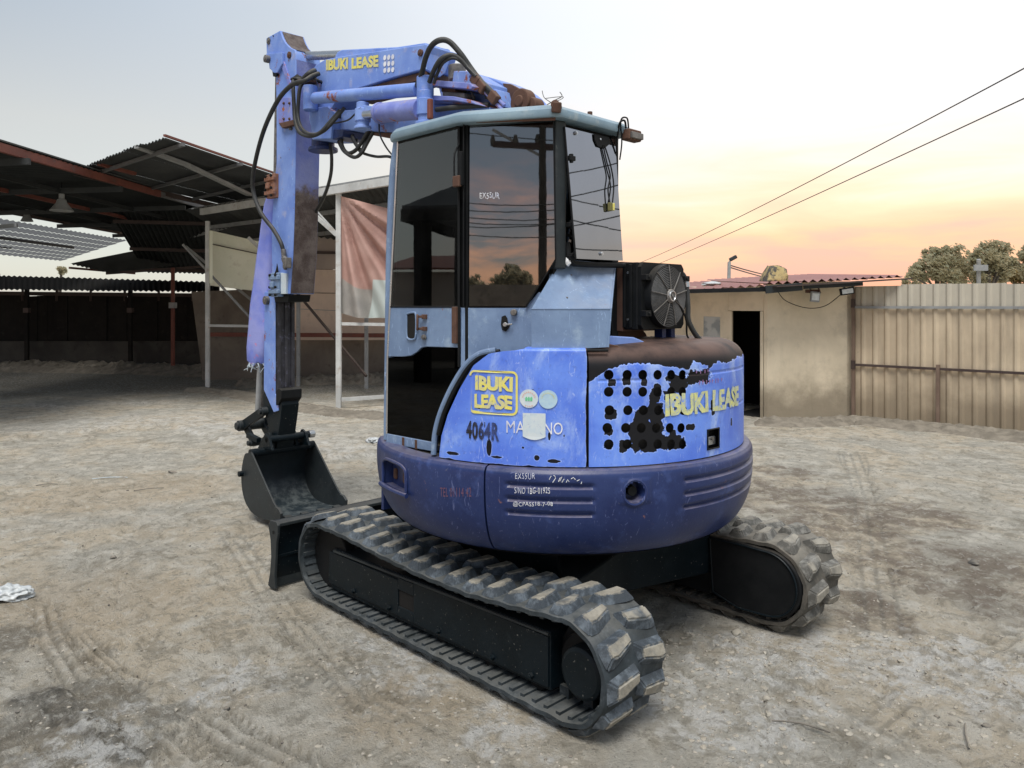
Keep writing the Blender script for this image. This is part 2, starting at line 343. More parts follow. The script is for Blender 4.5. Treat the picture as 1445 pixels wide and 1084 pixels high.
MT['brownp'] = flat('brown_print', srgb(105, 72, 92), .6)
MT['lamp'] = flat('lamp_glass', (.62, .66, .66), .25)
MT['tarp'] = paint('red_tarp', srgb(184, 132, 122), srgb(196, 148, 136), srgb(165, 122, 114), .75, 2, dust=0, streak=.35)
MT['tarpg'] = paint('grey_tarp', srgb(150, 146, 140), srgb(168, 160, 152), None, .75, 2, dust=0, streak=.3)
MT['bag'] = flat('thin_white_plastic', (.50, .52, .52), .35, c2=(.36, .39, .40), bump=.5)
MT['seat'] = flat('seat_fabric', (.03, .032, .035), .8, c2=(.05, .05, .05))
MT['teal'] = flat('teal_cloth', (.03, .11, .11), .8)
MT['yrag'] = flat('olive_rag', (.16, .15, .05), .8)
def wall_mat():
    n = NT('stained_plaster'); a = n.noise(1.1, 7, .62, dist=.3)
    base = n.mix(n.step(a, .35, .68), srgb(222, 209, 184), srgb(202, 190, 166))
    base = n.mix(n.M('MULTIPLY', n.step(n.noise(3.2, 8, .68, loc=(3, 3, 3)), .5, .75), .55), base, srgb(178, 168, 148))
    base = n.mix(n.M('MULTIPLY', n.step(n.noise(4, 5, .6, stretch=(1, 1, .12)), .5, .78), .4), base, srgb(190, 180, 156))
    z = n.xyz(n.pos)[2]; low = n.step(n.M('ADD', z, n.M('MULTIPLY', n.noise(2.4, 6, .65), -.9)), .35, -.3)
    base = n.mix(n.M('MULTIPLY', low, .75), base, srgb(104, 94, 78))
    n.put(n.b.inputs['Base Color'], base); n.b.inputs['Roughness'].default_value = .9
    n.bump(n.M('ADD', n.noise(14, 8, .7), n.M('MULTIPLY', a, 2)), .5, .012); return n.m
MT['plaster'] = wall_mat()
def fence_mat():
    n = NT('dusty_fence_sheet'); a = n.noise(1.3, 7, .6)
    base = n.mix(n.step(a, .35, .68), srgb(194, 179, 154), srgb(174, 159, 136))
    base = n.mix(n.M('MULTIPLY', n.step(n.noise(5, 6, .65, stretch=(1, 1, .15)), .45, .75), .5), base, srgb(134, 124, 108))
    z = n.xyz(n.pos)[2]; wob = n.M('MULTIPLY', n.noise(2.1, 6, .65), .8)
    low = n.step(n.M('SUBTRACT', z, wob), .35, -.25)
    base = n.mix(n.M('MULTIPLY', low, .7), base, srgb(112, 100, 82))
    top = n.step(z, 1.60, 1.66); base = n.mix(n.M('MULTIPLY', top, .6), base, srgb(176, 176, 166))
    base = n.mix(n.M('MULTIPLY', n.step(n.noise(9, 7, .72, loc=(2, 2, 7)), .68, .72), .8), base, (.10, .06, .04))
    n.put(n.b.inputs['Base Color'], base); n.b.inputs['Roughness'].default_value = .6; n.bump(n.noise(20, 5, .6), .2, .005); return n.m
MT['fence'] = fence_mat()
def ground_mat():
    n = NT('dry_dirt')
    def A(nm):
        q = n.N('ShaderNodeAttribute'); q.attribute_name = nm; return q.outputs['Fac']
    a = n.noise(.9, 8, .62, dist=.6); b = n.noise(4.5, 9, .66, dist=.4); c = n.noise(22, 8, .7); d = n.noise(110, 5, .7)
    e_ = n.noise(9, 10, .76, loc=(4, 4, 4), dist=.6); f_ = n.noise(2.3, 9, .7, loc=(1, 8, 0), dist=1.2)
    base = n.mix(n.step(a, .40, .60), (.70, .61, .47), (.57, .54, .465))
    base = n.mix(n.M('MULTIPLY', n.step(b, .46, .62), .8), base, (.79, .745, .645))
    base = n.mix(n.M('MULTIPLY', n.step(f_, .52, .66), .75), base, (.36, .315, .24))
    base = n.mix(n.M('MULTIPLY', A('tan'), .55), base, (.62, .49, .33))
    base = n.mix(n.M('MULTIPLY', A('brown'), n.step(b, .34, .58)), base, (.20, .15, .11))
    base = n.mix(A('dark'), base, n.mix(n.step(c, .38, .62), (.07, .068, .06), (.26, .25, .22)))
    base = n.mix(n.M('MULTIPLY', A('pale'), n.step(n.noise(9, 9, .72), .42, .56)), base, (.90, .89, .85))
    base = n.mix(n.M('MULTIPLY', n.step(e_, .50, .40), .55), base, (.30, .265, .205))
    base = n.mix(n.M('MULTIPLY', n.step(e_, .56, .66), .5), base, (.86, .83, .75))
    base = n.mix(n.M('MULTIPLY', n.step(c, .55, .63), .4), base, (.80, .77, .69))
    base = n.mix(n.M('MULTIPLY', n.step(n.noise(31, 8, .72, loc=(1, 5, 0)), .58, .66), .7), base, (.17, .15, .12))
    base = n.mix(n.M('MULTIPLY', n.step(d, .62, .70), .6), base, (.15, .135, .11))
    base = n.mix(n.M('MULTIPLY', n.step(n.noise(85, 5, .7, loc=(7, 1, 0)), .64, .72), .5), base, (.85, .83, .78))
    n.put(n.b.inputs['Base Color'], base); n.b.inputs['Roughness'].default_value = .95
    n.b.inputs['Specular IOR Level'].default_value = .25
    h = n.M('ADD', n.M('MULTIPLY', c, 1.2), n.M('MULTIPLY', d, .55)); h = n.M('ADD', h, n.M('MULTIPLY', b, 2.2))
    h = n.M('ADD', h, n.M('MULTIPLY', n.noise(55, 7, .78), 1.1))
    n.bump(h, 1.0, .032); return n.m
MT['ground'] = ground_mat()
MT['stone'] = paint('dusty_stone', (.24, .225, .19), (.36, .34, .29), (.15, .14, .12), .9, 9, dust=.4, streak=0)
MT['darkstone'] = paint('dark_stone', (.07, .068, .062), (.12, .115, .105), None, .9, 20, dust=.5, streak=0)
MT['mound'] = paint('rubble_soil', (.14, .125, .10), (.24, .215, .175), (.08, .07, .06), .95, 6, dust=.12, streak=0, bump=1)
# ------------------------------------------------------------------ ground
def vn(x, y, s):
    xi = np.floor(x).astype(np.int64); yi = np.floor(y).astype(np.int64); fx = x-xi; fy = y-yi
    u = fx*fx*fx*(fx*(fx*6-15)+10); w = fy*fy*fy*(fy*(fy*6-15)+10)
    def h(a, b):
        q = (a*374761393+b*668265263+s*1442695041) & 0x7fffffff; q = ((q ^ (q >> 13))*1274126177) & 0x7fffffff; return ((q ^ (q >> 16)) & 0xffff)/65535.
    return (h(xi, yi)*(1-u)+h(xi+1, yi)*u)*(1-w)+(h(xi, yi+1)*(1-u)+h(xi+1, yi+1)*u)*w
def fbm(x, y, s, o=4, g=.5):
    t = 0*x; a = 1; n = 0
    for i in range(o): t = t+a*vn(x, y, s+i*17); n += a; x = x*2.03+11.3; y = y*2.03-7.1; a *= g
    return t/n-.5
def seg_dist(x, y, pts):
    """distance to a polyline, signed side and arc length"""
    best = np.full(x.shape, 1e9); sv = np.zeros(x.shape); al = np.zeros(x.shape); acc = 0
    for (ax, ay), (bx, by) in zip(pts[:-1], pts[1:]):
        dx, dy = bx-ax, by-ay; L2 = dx*dx+dy*dy; L = math.sqrt(L2)
        t = np.clip(((x-ax)*dx+(y-ay)*dy)/L2, 0, 1); ex = x-ax-t*dx; ey = y-ay-t*dy; d = np.hypot(ex, ey)
        m = d < best; best = np.where(m, d, best); sv = np.where(m, np.sign(dx*ey-dy*ex)*d, sv); al = np.where(m, acc+t*L, al); acc += L
    return best, sv, al
def g2(px, py): p = gnd(px, py); return (p.x, p.y)
def blob(x, y, c, r, s, rag=.6):
    ux, uy = c; d = np.hypot(x-ux, y-uy)/r + rag*fbm(x*2.2/r, y*2.2/r, s, 4, .6)*2
    return np.clip((1.15-d)/.5, 0, 1)
def ground_fields(x, y):
    far = np.hypot(x-CAM.x, y-CAM.y)
    z = .030*fbm(x*.35, y*.35, 1, 3)+.020*fbm(x*1.3, y*1.3, 5, 4, .55)
    near = np.clip((16-far)/8, 0, 1)
    rough = np.clip(fbm(x*.6, y*.6, 33, 3)*3+.45, .12, 1)
    z += near*rough*(.026*1.6*fbm(x*5, y*5, 9, 5, .62)+.030*np.abs(fbm(x*16, y*16, 13, 4, .6)))
    cr = np.abs(fbm(x*2.2, y*2.2, 71, 5, .55)); z -= near*.018*np.clip(1-cr*24, 0, 1)
    dark = 0*x; pale = 0*x; tan = 0*x; brown = 0*x
    for (px, py, r) in ((185, 692, .75), (130, 705, .6), (250, 690, .55), (95, 860, .7), (560, 1000, .3)): tan = np.maximum(tan, blob(x, y, g2(px, py), r, px)*.8)
    for i, (px, py, r) in enumerate(((1090, 692, .5), (1150, 705, .55), (1235, 722, .5), (1300, 735, .4), (1110, 665, .35), (1180, 745, .55), (1370, 800, .5), (1280, 800, .35), (1215, 860, .3), (1420, 850, .35))):
        brown = np.maximum(brown, blob(x, y, g2(px, py), r, 40+i, .9)*.8)
    # churned dark ridge at the lower left, and loose rubble round the right rear corner
    bd, sv, al = seg_dist(x, y, [g2(55, 985), g2(105, 1010), g2(150, 1045), g2(195, 1062)])
    rid = np.clip(1-bd/.14, 0, 1); lump = fbm(x*14, y*14, 3, 4, .6)+.35
    z += rid*(.055*lump); dark = np.maximum(dark, np.clip(rid*1.6+fbm(x*9, y*9, 4)*1.6*(rid > 0), 0, 1)*.85)
    for i, (px, py, r) in enumerate(((120, 1000, .26), (10, 905, .2), (60, 1060, .25), (15, 1040, .2), (230, 1010, .12))): dark = np.maximum(dark, blob(x, y, g2(px, py), r, 60+i, 1.1)*.6)
    for i, (px, py, r) in enumerate(((980, 1000, .28), (1060, 935, .3), (1130, 930, .35), (950, 985, .22), (1010, 1040, .2), (1250, 930, .4), (590, 935, .25), (720, 1030, .2), (540, 905, .2), (330, 960, .2), (160, 1010, .13), (1400, 950, .4), (1100, 1010, .2), (130, 1060, .2))):
        b_ = blob(x, y, g2(px, py), r, 80+i, 1.1); pale = np.maximum(pale, b_*.75); z += b_*near*.012*np.abs(fbm(x*22, y*22, 7, 4, .6))*2.2
    # slab edge near the bucket
    bd, sv, al = seg_dist(x, y, [g2(175, 606), g2(232, 601), g2(275, 612), g2(354, 633), g2(470, 648), g2(560, 640)])
    w = fbm(x*4, y*4, 19)*.12
    z += .035*np.clip((sv+w)/.06+.5, 0, 1)*np.clip((2.2-bd)/1.2, 0, 1)
    pale = np.maximum(pale, np.clip(1-np.abs(sv+w)/.10, 0, 1)*.9*(bd < .3)*(fbm(x*12, y*12, 6)+.6))
    pale = np.maximum(pale, np.clip((sv+w)/.2, 0, 1)*.45*np.clip((1.6-bd)/1.2, 0, 1))
    bd, sv, al = seg_dist(x, y, [g2(0, 574), g2(40, 572), g2(90, 575), g2(150, 570), g2(235, 568)])
    q = np.clip(1-bd/.16, 0, 1)*(fbm(x*5, y*5, 23)+.55); z += q*.05; pale = np.maximum(pale, q*.8); brown = np.maximum(brown, np.clip(1-bd/.5, 0, 1)*.25)
    # tyre prints: parallel ribs with cross bars
    def tyre(pts, w, k, dep=.016):
        nonlocal z, dark
        bd, sv, al = seg_dist(x, y, pts); m = np.clip((w-bd)/.02, 0, 1)*np.clip(fbm(x*1.7, y*1.7, k, 3)*4+.85, 0, 1)*np.clip(al/.1, 0, 1)
        rib = np.clip(np.cos(sv*2*math.pi/(w*.52))*2-.6, 0, 1); bars = np.clip(np.cos((al+np.abs(sv)*.8)*2*math.pi/.055)*2-.5, 0, 1)*(np.abs(sv) > w*.5)
        z += -m*dep*np.maximum(rib, bars)-m*.004; dark = np.maximum(dark, m*np.maximum(rib, bars)*.38)
    tyre([g2(62, 845), g2(75, 900), g2(110, 955), g2(160, 985), g2(205, 1030), g2(260, 1084)], .105, 3)
    tyre([g2(88, 862), g2(120, 905), g2(165, 945), g2(200, 965)], .07, 5)
    tyre([g2(280, 1000), g2(330, 1040), g2(420, 1084)], .12, 8)
    tyre([g2(215, 1015), g2(300, 985), g2(420, 960)], .09, 12, .005)
    tyre([g2(1445, 1000), g2(1250, 900), g2(1220, 700), g2(1200, 640)], .16, 15, .005)
    tyre([g2(1180, 1084), g2(1320, 960), g2(1445, 900)], .14, 18, .006)
    tyre([g2(700, 1070), g2(520, 985), g2(400, 860), g2(330, 760)], .13, 21, .004)
    rel = (x-CAM.x)*VD.x+(y-CAM.y)*VD.y; lat = (x-CAM.x)*RD.x+(y-CAM.y)*RD.y
    dark = np.maximum(dark, .8*np.clip((rel-13.2+fbm(x*.7, y*.7, 51)*3)/2.2, 0, 1)*np.clip((-.12*rel-lat)/.8, 0, 1)*(rel < 60))  # the shed's shade painted into the soil colour
    # the machine sits flat
    for yy in (.74, -.74):
        m = np.clip((.45-np.abs(y-yy))/.2, 0, 1)*np.clip((1.5-np.abs(x))/.2, 0, 1); z = z*(1-m)-.004*m
        e = np.clip(1-np.abs(np.abs(y-yy)-.22)/.06, 0, 1)*(np.abs(x) < 1.05); z += e*.014*(fbm(x*9, y*9, 31)+.5)
    m = np.clip((.35-np.abs(x-1.44))/.15, 0, 1)*(np.abs(y) < 1.2); z = z*(1-m)-.02*m
    return z, dark, pale, tan, brown
def build_ground():
    th0 = math.atan2(VD.y, VD.x); fine = np.linspace(-R_(44), R_(44), 940); rest = np.linspace(R_(44), 2*math.pi-R_(44), 120)[1:-1]
    th = np.concatenate([fine, rest]); nt_ = len(th)
    rr = np.concatenate([[.35, .7], np.geomspace(1.05, 45, 640), np.geomspace(50, 900, 16)]); nr = len(rr)
    T, Rr = np.meshgrid(th+th0, rr); X = CAM.x+Rr*np.cos(T); Y = CAM.y+Rr*np.sin(T)
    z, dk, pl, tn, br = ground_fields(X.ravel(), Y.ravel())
    co = np.stack([X.ravel(), Y.ravel(), z], 1); co = np.vstack([co, [[CAM.x, CAM.y, 0]]])
    i = np.arange(nr-1)[:, None]*nt_; j = np.arange(nt_)[None]; j2 = (j+1) % nt_
    quads = np.stack([i+j, i+j2, i+nt_+j2, i+nt_+j], -1).reshape(-1, 4)[:, ::-1]
    tri = np.stack([np.full(nt_, nr*nt_), (np.arange(nt_)+1) % nt_, np.arange(nt_)], 1)[:, ::-1]
    me = bpy.data.meshes.new('ground'); me.vertices.add(len(co)); me.vertices.foreach_set('co', co.astype(np.float32).ravel())
    nl = quads.size+tri.size; me.loops.add(nl); me.loops.foreach_set('vertex_index', np.concatenate([quads.ravel(), tri.ravel()]).astype(np.int32))
    npoly = len(quads)+len(tri); me.polygons.add(npoly)
    me.polygons.foreach_set('loop_start', np.concatenate([np.arange(len(quads))*4, quads.size+np.arange(len(tri))*3]).astype(np.int32))
    me.update(calc_edges=True); me.validate()
    if me.polygons[0].normal.z < 0: me.flip_normals()
    me.shade_smooth()
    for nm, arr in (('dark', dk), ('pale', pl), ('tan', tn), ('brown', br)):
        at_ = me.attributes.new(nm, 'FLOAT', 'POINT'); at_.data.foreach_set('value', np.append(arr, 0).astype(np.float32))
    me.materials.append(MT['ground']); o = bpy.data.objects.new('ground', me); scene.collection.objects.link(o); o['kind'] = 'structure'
build_ground()
def hz(x, y): return float(ground_fields(np.array([x]), np.array([y]))[0][0])
def rock(r, seed, sub=1, flatz=.7, amp=.35):
    bm = bmesh.new(); bmesh.ops.create_icosphere(bm, subdivisions=sub, radius=1); V = []
    for v in bm.verts:
        k = 1+amp*mnoise.noise(v.co*1.7+Vector((seed*3.1, seed, 0)))*1.6; p = v.co*k*r; V.append((p.x, p.y, p.z*flatz))
    F = [tuple(v.index for v in f.verts) for f in bm.faces]; bm.free(); return V, F
def scatter(name, n, gen, rmin, rmax, mat, pw=3., sub=1):
    protos = [rock(1, k, sub) for k in range(8)]; P = [gen() for _ in range(n)]
    zs = ground_fields(np.array([p[0] for p in P]), np.array([p[1] for p in P]))[0]
    VV = []; FF = []; b = 0
    for (x, y), z in zip(P, zs):
        r = rmin+(rmax-rmin)*random.random()**pw; V, F = random.choice(protos); a = random.random()*6.28; c, s = math.cos(a)*r, math.sin(a)*r; k = random.uniform(.6, 1.3)
        for q in V: VV.append((x+q[0]*c*k-q[1]*s, y+q[0]*s*k+q[1]*c, z+q[2]*r*.8-r*.12))
        FF += [tuple(i+b for i in f) for f in F]; b += len(V)
    me = bpy.data.meshes.new(name); me.from_pydata(VV, [], FF); me.materials.append(mat); o = bpy.data.objects.new(name, me); scene.collection.objects.link(o)
    o['kind'] = 'stuff'; return o
def gen_px():
    while True:
        px = random.uniform(-60, 1500); py = 545+540*random.random()**.9
        x, y = g2(px, py)
        if abs(x) < 1.2 and .5 < abs(y) < .98: continue
        return x, y
def gen_cl():
    cx, cy_, s = random.choice([(985, 985, .28), (1060, 935, .35), (1120, 1000, .5), (1250, 1000, .6), (1000, 1040, .25), (940, 900, .2), (1130, 905, .25), (720, 1010, .25), (1350, 930, .5), (560, 940, .3), (1200, 900, .3)])
    x, y = g2(cx, cy_); x += random.gauss(0, s); y += random.gauss(0, s)
    return (x, y) if not (abs(x) < 1.2 and .5 < abs(y) < .98) else gen_px()
o = scatter('gravel', 4200, gen_px, .001, .010, MT['stone'], 5); tag(o, 'small dusty pebbles strewn over the dirt yard', 'gravel')
o = scatter('rubble', 3800, gen_cl, .001, .017, MT['stone'], 6); tag(o, 'pale crushed rubble churned up behind the tracks', 'rubble')
o = scatter('dark_crumbs', 1500, gen_px, .0015, .012, MT['darkstone'], 4); tag(o, 'dark soil crumbs scattered over the yard', 'soil crumbs')
for i, (px, py, r, lb) in enumerate(((1345, 1021, .017, 'dark oval stone lowest of the small group at bottom right'), (1322, 1008, .012, 'brownish pebble left of the dark oval stone at bottom right'), (1392, 1022, .018, 'flat dark stone right of the dark oval stone'), (1040, 893, .028, 'pale chunk of stone lying just under the far track'), (1082, 986, .018, 'pale grey stone among the rubble right of the near track'), (1375, 797, .03, 'small dark clod on the brown patch at right'), (160, 788, .02, 'short dark clod near the white plastic bag at left'), (243, 667, .03, 'thin dark splinter of wood on the tan patch'), (320, 996, .015, 'small dark chip in the lower left foreground'))):
    V, F = rock(r, i+11, 2, .6 if i != 7 else .25); m = MB(); m.add([(v[0]*(2.6 if i in (7,) else 1), v[1], v[2]) for v in V], F)
    x, y = g2(px, py); z = hz(x, y); ob = m.build('stone', MT['stone' if i in (3, 4) else 'darkstone'], smooth=60); ob.location = (x, y, z+r*.2); tag(ob, lb, 'stone', 'loose stones on the ground')
# ------------------------------------------------------------------ excavator: undercarriage
EX = thing('mini_excavator', 'weathered blue crawler mini excavator with peeling paint and tall tinted cab', 'excavator')
def path_pts(ex=0.):
    """outer surface of the rubber belt in the x-z plane, clockwise seen from the left"""
    P = []
    for k in range(0, 15): a = R_(90+180*k/14); P.append((-.83-ex+.225*math.cos(a), .25+.22*math.sin(a)))      # rear, top to bottom
    P += [(-.5, .03), (0, .03), (.5, .03), (.9, .03)]
    for k in range(0, 15): a = R_(-85+170*k/14); P.append((1.03+.215*math.cos(a), .25+.215*math.sin(a)))
    P += [(.8, .462), (.45, .437), (.1, .418), (-.25, .418), (-.55, .442)]
    return P
def resample(P, n):
    P = [Vector((a, b)) for a, b in P]; m = len(P); L = [0]
    for i in range(m): L.append(L[-1]+(P[(i+1) % m]-P[i]).length)
    out = []; j = 0
    for k in range(n):
        s = L[-1]*k/n
        while L[j+1] < s: j += 1
        t = (s-L[j])/(L[j+1]-L[j]); out.append(P[j].lerp(P[(j+1) % m], t))
    return out, L[-1]
BELT, BL = resample(path_pts(), 228)
BELT2, BL2 = resample(path_pts(.10), 228)
def belt_frame(s):
    n = len(BELT); u = (s/BL*n) % n; i = int(u); t = u-i
    p = BELT[i].lerp(BELT[(i+1) % n], t); d = (BELT[(i+2) % n]-BELT[i-1]).normalized(); nrm = Vector((d.y, -d.x))
    c = Vector((.1, .25))
    if nrm.dot(p-c) < 0: nrm = -nrm
    return p, d, nrm
def lug_mesh(sg, name):
    """tread block: x along the belt, y from the centre line to the edge, z outwards"""
    b = [(-.040, .008), (-.054, .184), (.046, .184), (.056, .135), (.040, .008)]; t = [(-.019, .020), (-.028, .158), (.020, .160), (.030, .122), (.020, .020)]
    n = len(b); sk = .030
    V = [(x+sk*(y/.18)*1., sg*y, -.004) for x, y in b]+[(x+sk*(y/.18), sg*y, .034) for x, y in t]
    me = bpy.data.meshes.new(name); F = [tuple(range(n))[::-1], tuple(range(n, 2*n))]+[(i, (i+1) % n, (i+1) % n+n, i+n) for i in range(n)]
    me.from_pydata(V, [], F)
    bm = bmesh.new(); bm.from_mesh(me); bmesh.ops.recalc_face_normals(bm, faces=bm.faces); bmesh.ops.bevel(bm, geom=[e for e in bm.edges if max(v.co.z for v in e.verts) > .03], offset=.007, segments=2, affect='EDGES'); bm.to_mesh(me); bm.free()
    return me
NL = 38
def track(yc, sgn, beltm, lugm):
    global BELT, BL
    if sgn < 0: BELT, BL = BELT2, BL2
    """sgn = +1: outside is +y"""
    m = MB(); hw = .19; th = .026; prof = [(-hw, -.008), (-hw+.012, 0), (hw-.012, 0), (hw, -.008), (hw, -th), (hw-.03, -th-.004), (-hw+.03, -th-.004), (-hw, -th)]
    n = len(BELT); k = len(prof)
    for i in range(n):
        p, d, nr = belt_frame(BL*i/n); wob = .0025*math.sin(i*2*math.pi*NL/n)
        for (y, h) in prof: q = p+nr*(h+(wob if abs(y) > .1 else 0)); m.v.append((q.x, yc+y, q.y))
    for i in range(n):
        for j in range(k): m.f.append((i*k+j, i*k+(j+1) % k, ((i+1) % n)*k+(j+1) % k, ((i+1) % n)*k+j))
    T = m.build('rubber_track', beltm, EX, smooth=40)
    ma, mb_ = lug_mesh(1, 'lug_out'), lug_mesh(-1, 'lug_in'); ma.materials.append(lugm); mb_.materials.append(lugm)
    for i in range(NL):
        for side, me, off in ((1, ma, 0), (-1, mb_, .5)):
            p, d, nr = belt_frame(BL*(i+off)/NL); o = bpy.data.objects.new('tread_lug', me); scene.collection.objects.link(o)
            d3 = Vector((d.x, 0, d.y)); n3 = Vector((nr.x, 0, nr.y)); y3 = n3.cross(d3)
            w = random.uniform(-.02, .02)
            mt = Matrix((d3, y3, n3)).transposed().to_4x4(); mt.translation = Vector((p.x, yc, p.y)); o.matrix_world = mt @ Matrix.Rotation(w, 4, 'Z')
            mw = o.matrix_world.copy(); put(o, T); o.matrix_basis = mw
    # guide teeth and cross bars on the inside of the belt
    g = MB()
    for i in range(NL*2):
        p, d, nr = belt_frame(BL*i/(NL*2)); d3 = Vector((d.x, 0, d.y)); n3 = Vector((nr.x, 0, nr.y)); y3 = n3.cross(d3); c = Vector((p.x, yc, p.y))-n3*(th+.008)
        r3 = Matrix((d3, y3, n3)).transposed(); g.box(c, (.022, .34, .014), r3)
        if i % 2 == 0:
            for s in (-1, 1): g.box(c-n3*.02+y3*s*.045, (.05, .022, .05), r3)
    g.build('guide_teeth', beltm, T, smooth=0, kind='stuff')
    return T
TL = track(.74, 1, MT['rubber'], MT['lug']); TR = track(-.74, -1, MT['beltmud'], MT['lugmud'])
def side_frame(ya, yb, outer, slot):
    """box section between idler and sprocket, the slot cut through the outer plate"""
    m = MB(); P = [(-.70, .10), (-.70, .345), (.97, .315), (1.02, .27), (1.03, .13), (.98, .085)]
    y0, y1 = (ya, yb)
    m.pry(P, y0, y1)
    t = .012*(1 if outer > y0 and abs(outer-y1) < .001 else -1)
    o = m.build('track_frame', MT['black'], EX, bevel=.006)
    e = MB(); a, b_ = (.215, .345), (.165, .250)
    pl = MB(); s = .010*slot
    for x0, x1, zt0, zb0 in ((-.695, a[0], None, None), (a[1], 1.0, None, None)): pl.span((x0, outer, .115), (x1, outer+s, .325 if x0 < 0 else .295))
    pl.span((a[0], outer, b_[1]), (a[1], outer+s, .31)); pl.span((a[0], outer, .115), (a[1], outer+s, b_[0]))
    pl.build('cover_plate', MT['black'], o, bevel=.003)
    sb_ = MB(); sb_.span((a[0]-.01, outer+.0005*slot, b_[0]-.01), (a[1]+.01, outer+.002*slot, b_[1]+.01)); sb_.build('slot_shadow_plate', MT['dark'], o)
    w = MB(); w.tube(spl([(-.70, outer+s, .338), (-.2, outer+s, .330), (.4, outer+s, .318), (.95, outer+s, .306)], 14), .007, 6); w.build('weld_bead', MT['plate'], o)
    for x in (.75, .42, .02, -.36, -.6):
        bt = MB(); bt.cyl((x, outer+s-.005, .135), (x, outer+s+.014, .135), .014, 6); bt.cyl((x, outer+s, .135), (x, outer+s+.018, .135), .008, 10); bt.build('roller_bolt', MT['black'], o)
    return o
side_frame(.60, .855, .855, 1); side_frame(-.86, -.60, -.60, 1)
for y0, y1 in ((.62, .84), (-.84, -.62)):
    m = MB(); m.cyl((1.03, y0, .25), (1.03, y1, .25), .175, 40); m.cyl((1.03, y0+.06, .25), (1.03, y1-.06, .25), .186, 40); m.build('front_idler', MT['blackm'], EX, bevel=.008)
    m = MB(); yc = (y0+y1)/2
    V = []; nT = 17
    for i in range(nT*4): r = .185 if i % 4 in (0, 1) else .160; a = 2*math.pi*i/(nT*4); V.append((-.83+r*math.cos(a), .25+r*math.sin(a)))
    m.pry(V, yc-.02, yc+.02); m.cyl((-.83, y0+.02, .25), (-.83, yc+.05, .25), .14, 36); sp = m.build('drive_sprocket', MT['blackm'], EX, bevel=.003)
for x in (.72, .38, .04, -.30, -.60):
    for y in (.73, -.73):
        m = MB(); m.cyl((x, y-.10, .105), (x, y+.10, .105), .05, 20); m.build('track_roller', MT['blackm'], EX, bevel=.01)
for y in (.73, -.73):
    for x in (.35, -.3): m = MB(); m.cyl((x, y-.05, .378), (x, y+.05, .378), .032, 16); m.build('carrier_roller', MT['blackm'], EX, bevel=.006)
hub = MB(); hub.lathe([(0, .038), (.088, .038), (.102, .030), (.106, .015), (.106, -.05)], 40)
hub.v = [(v[0]-.875, .838+v[2], .235+v[1]) for v in hub.v]; hub.build('hub_cover', MT['black'], EX, smooth=25)
m = MB(); m.cyl((-.84, .70, .24), (-.84, .81, .24), .125, 36); m.build('final_drive', MT['blackm'], EX, bevel=.01)
# travel motor cover on the far track, a D-shaped plate
D = [(-.62, .125), (-.60, .43), (-.78, .435)]+[(-.95+.175*math.cos(R_(a)), .255+.175*math.sin(R_(a))) for a in range(95, 266, 10)]+[(-.78, .075)]
m = MB(); m.pry(D, -.64, -.535); mc = m.build('motor_cover', MT['blackm'], EX, bevel=.01)
m = MB(); m.tube([(x*.94-.045, -.532, z*.94+.015) for x, z in D], .005, 6, closed=True); m.build('rim', MT['black'], mc)
m = MB(); m.span((-.60, -.56, .10), (-.30, -.60, .46)); m.build('frame_gusset', MT['blackm'], EX, bevel=.01)
# car body and slewing ring
m = MB(); m.prz([(.55, .62), (.30, .36), (-.30, .36), (-.55, .62), (-.62, .62), (-.45, 0), (-.62, -.62), (-.55, -.62), (-.30, -.36), (.30, -.36), (.55, -.62), (.62, -.62), (.50, 0), (.62, .62)], .22, .46); m.build('car_body', MT['black'], EX, bevel=.015)
m = MB(); m.lathe([(.30, .455), (.47, .455), (.47, .52), (.44, .525), (.44, .60), (.30, .60)], 56); m.build('slewing_ring', MT['blackm'], EX)
for s in (1, -1):
    m = MB(); m.bar((.35, .3*s, .36), (1.44, .42*s, .20), .09, .10); m.build('blade_arm', MT['black'], EX, bevel=.012)
m = MB(); m.cyl((.45, 0, .42), (1.0, 0, .34), .045, 20); bc = m.build('blade_cylinder', MT['black'], EX, bevel=.004); m = MB(); m.cyl((1.0, 0, .34), (1.40, 0, .28), .02, 14); m.build('rod', MT['steel'], bc)
# dozer blade: curved plate, top flange, profiled end plates
m = MB(); pf = [(1.475, .392), (1.455, .33), (1.445, .22), (1.452, .10), (1.475, .02)]
m.pry([(x, z) for x, z in pf]+[(x+.016, z) for x, z in reversed(pf)], -.965, .965); bl = m.build('dozer_blade', MT['black'], EX, smooth=50)
m = MB(); m.span((1.395, -.965, .372), (1.478, .965, .392)); m.build('top_flange', MT['plate'], bl, bevel=.004)
m = MB(); m.span((1.44, -.96, .175), (1.458, .96, .190)); m.build('stiffener', MT['black'], bl, bevel=.002)
m = MB(); m.span((1.468, -.968, -.012), (1.494, .968, .085)); m.build('cutting_edge', MT['plate'], bl, bevel=.003)
EP = [(1.385, .385), (1.405, .402), (1.485, .398), (1.505, .36), (1.478, .28), (1.470, .18), (1.485, .08), (1.51, .0), (1.47, -.012), (1.415, .0), (1.425, .08), (1.412, .20), (1.405, .28), (1.388, .33)]
for y in (.965, -.980):
    m = MB(); m.pry(EP, y, y+.016); e = m.build('end_plate', MT['plate'], bl, bevel=.003)
    m = MB(); m.cyl((1.438, y-.002, .335), (1.438, y+.019, .335), .011, 14); m.build('hole_ring', MT['blackm'], e)
m = MB(); m.ext([(1.395, .30, .372), (1.455, .30, .372), (1.452, .30, .14), (1.44, .30, .12)], (0, .014, 0)); m.build('blade_rib', MT['black'], bl)
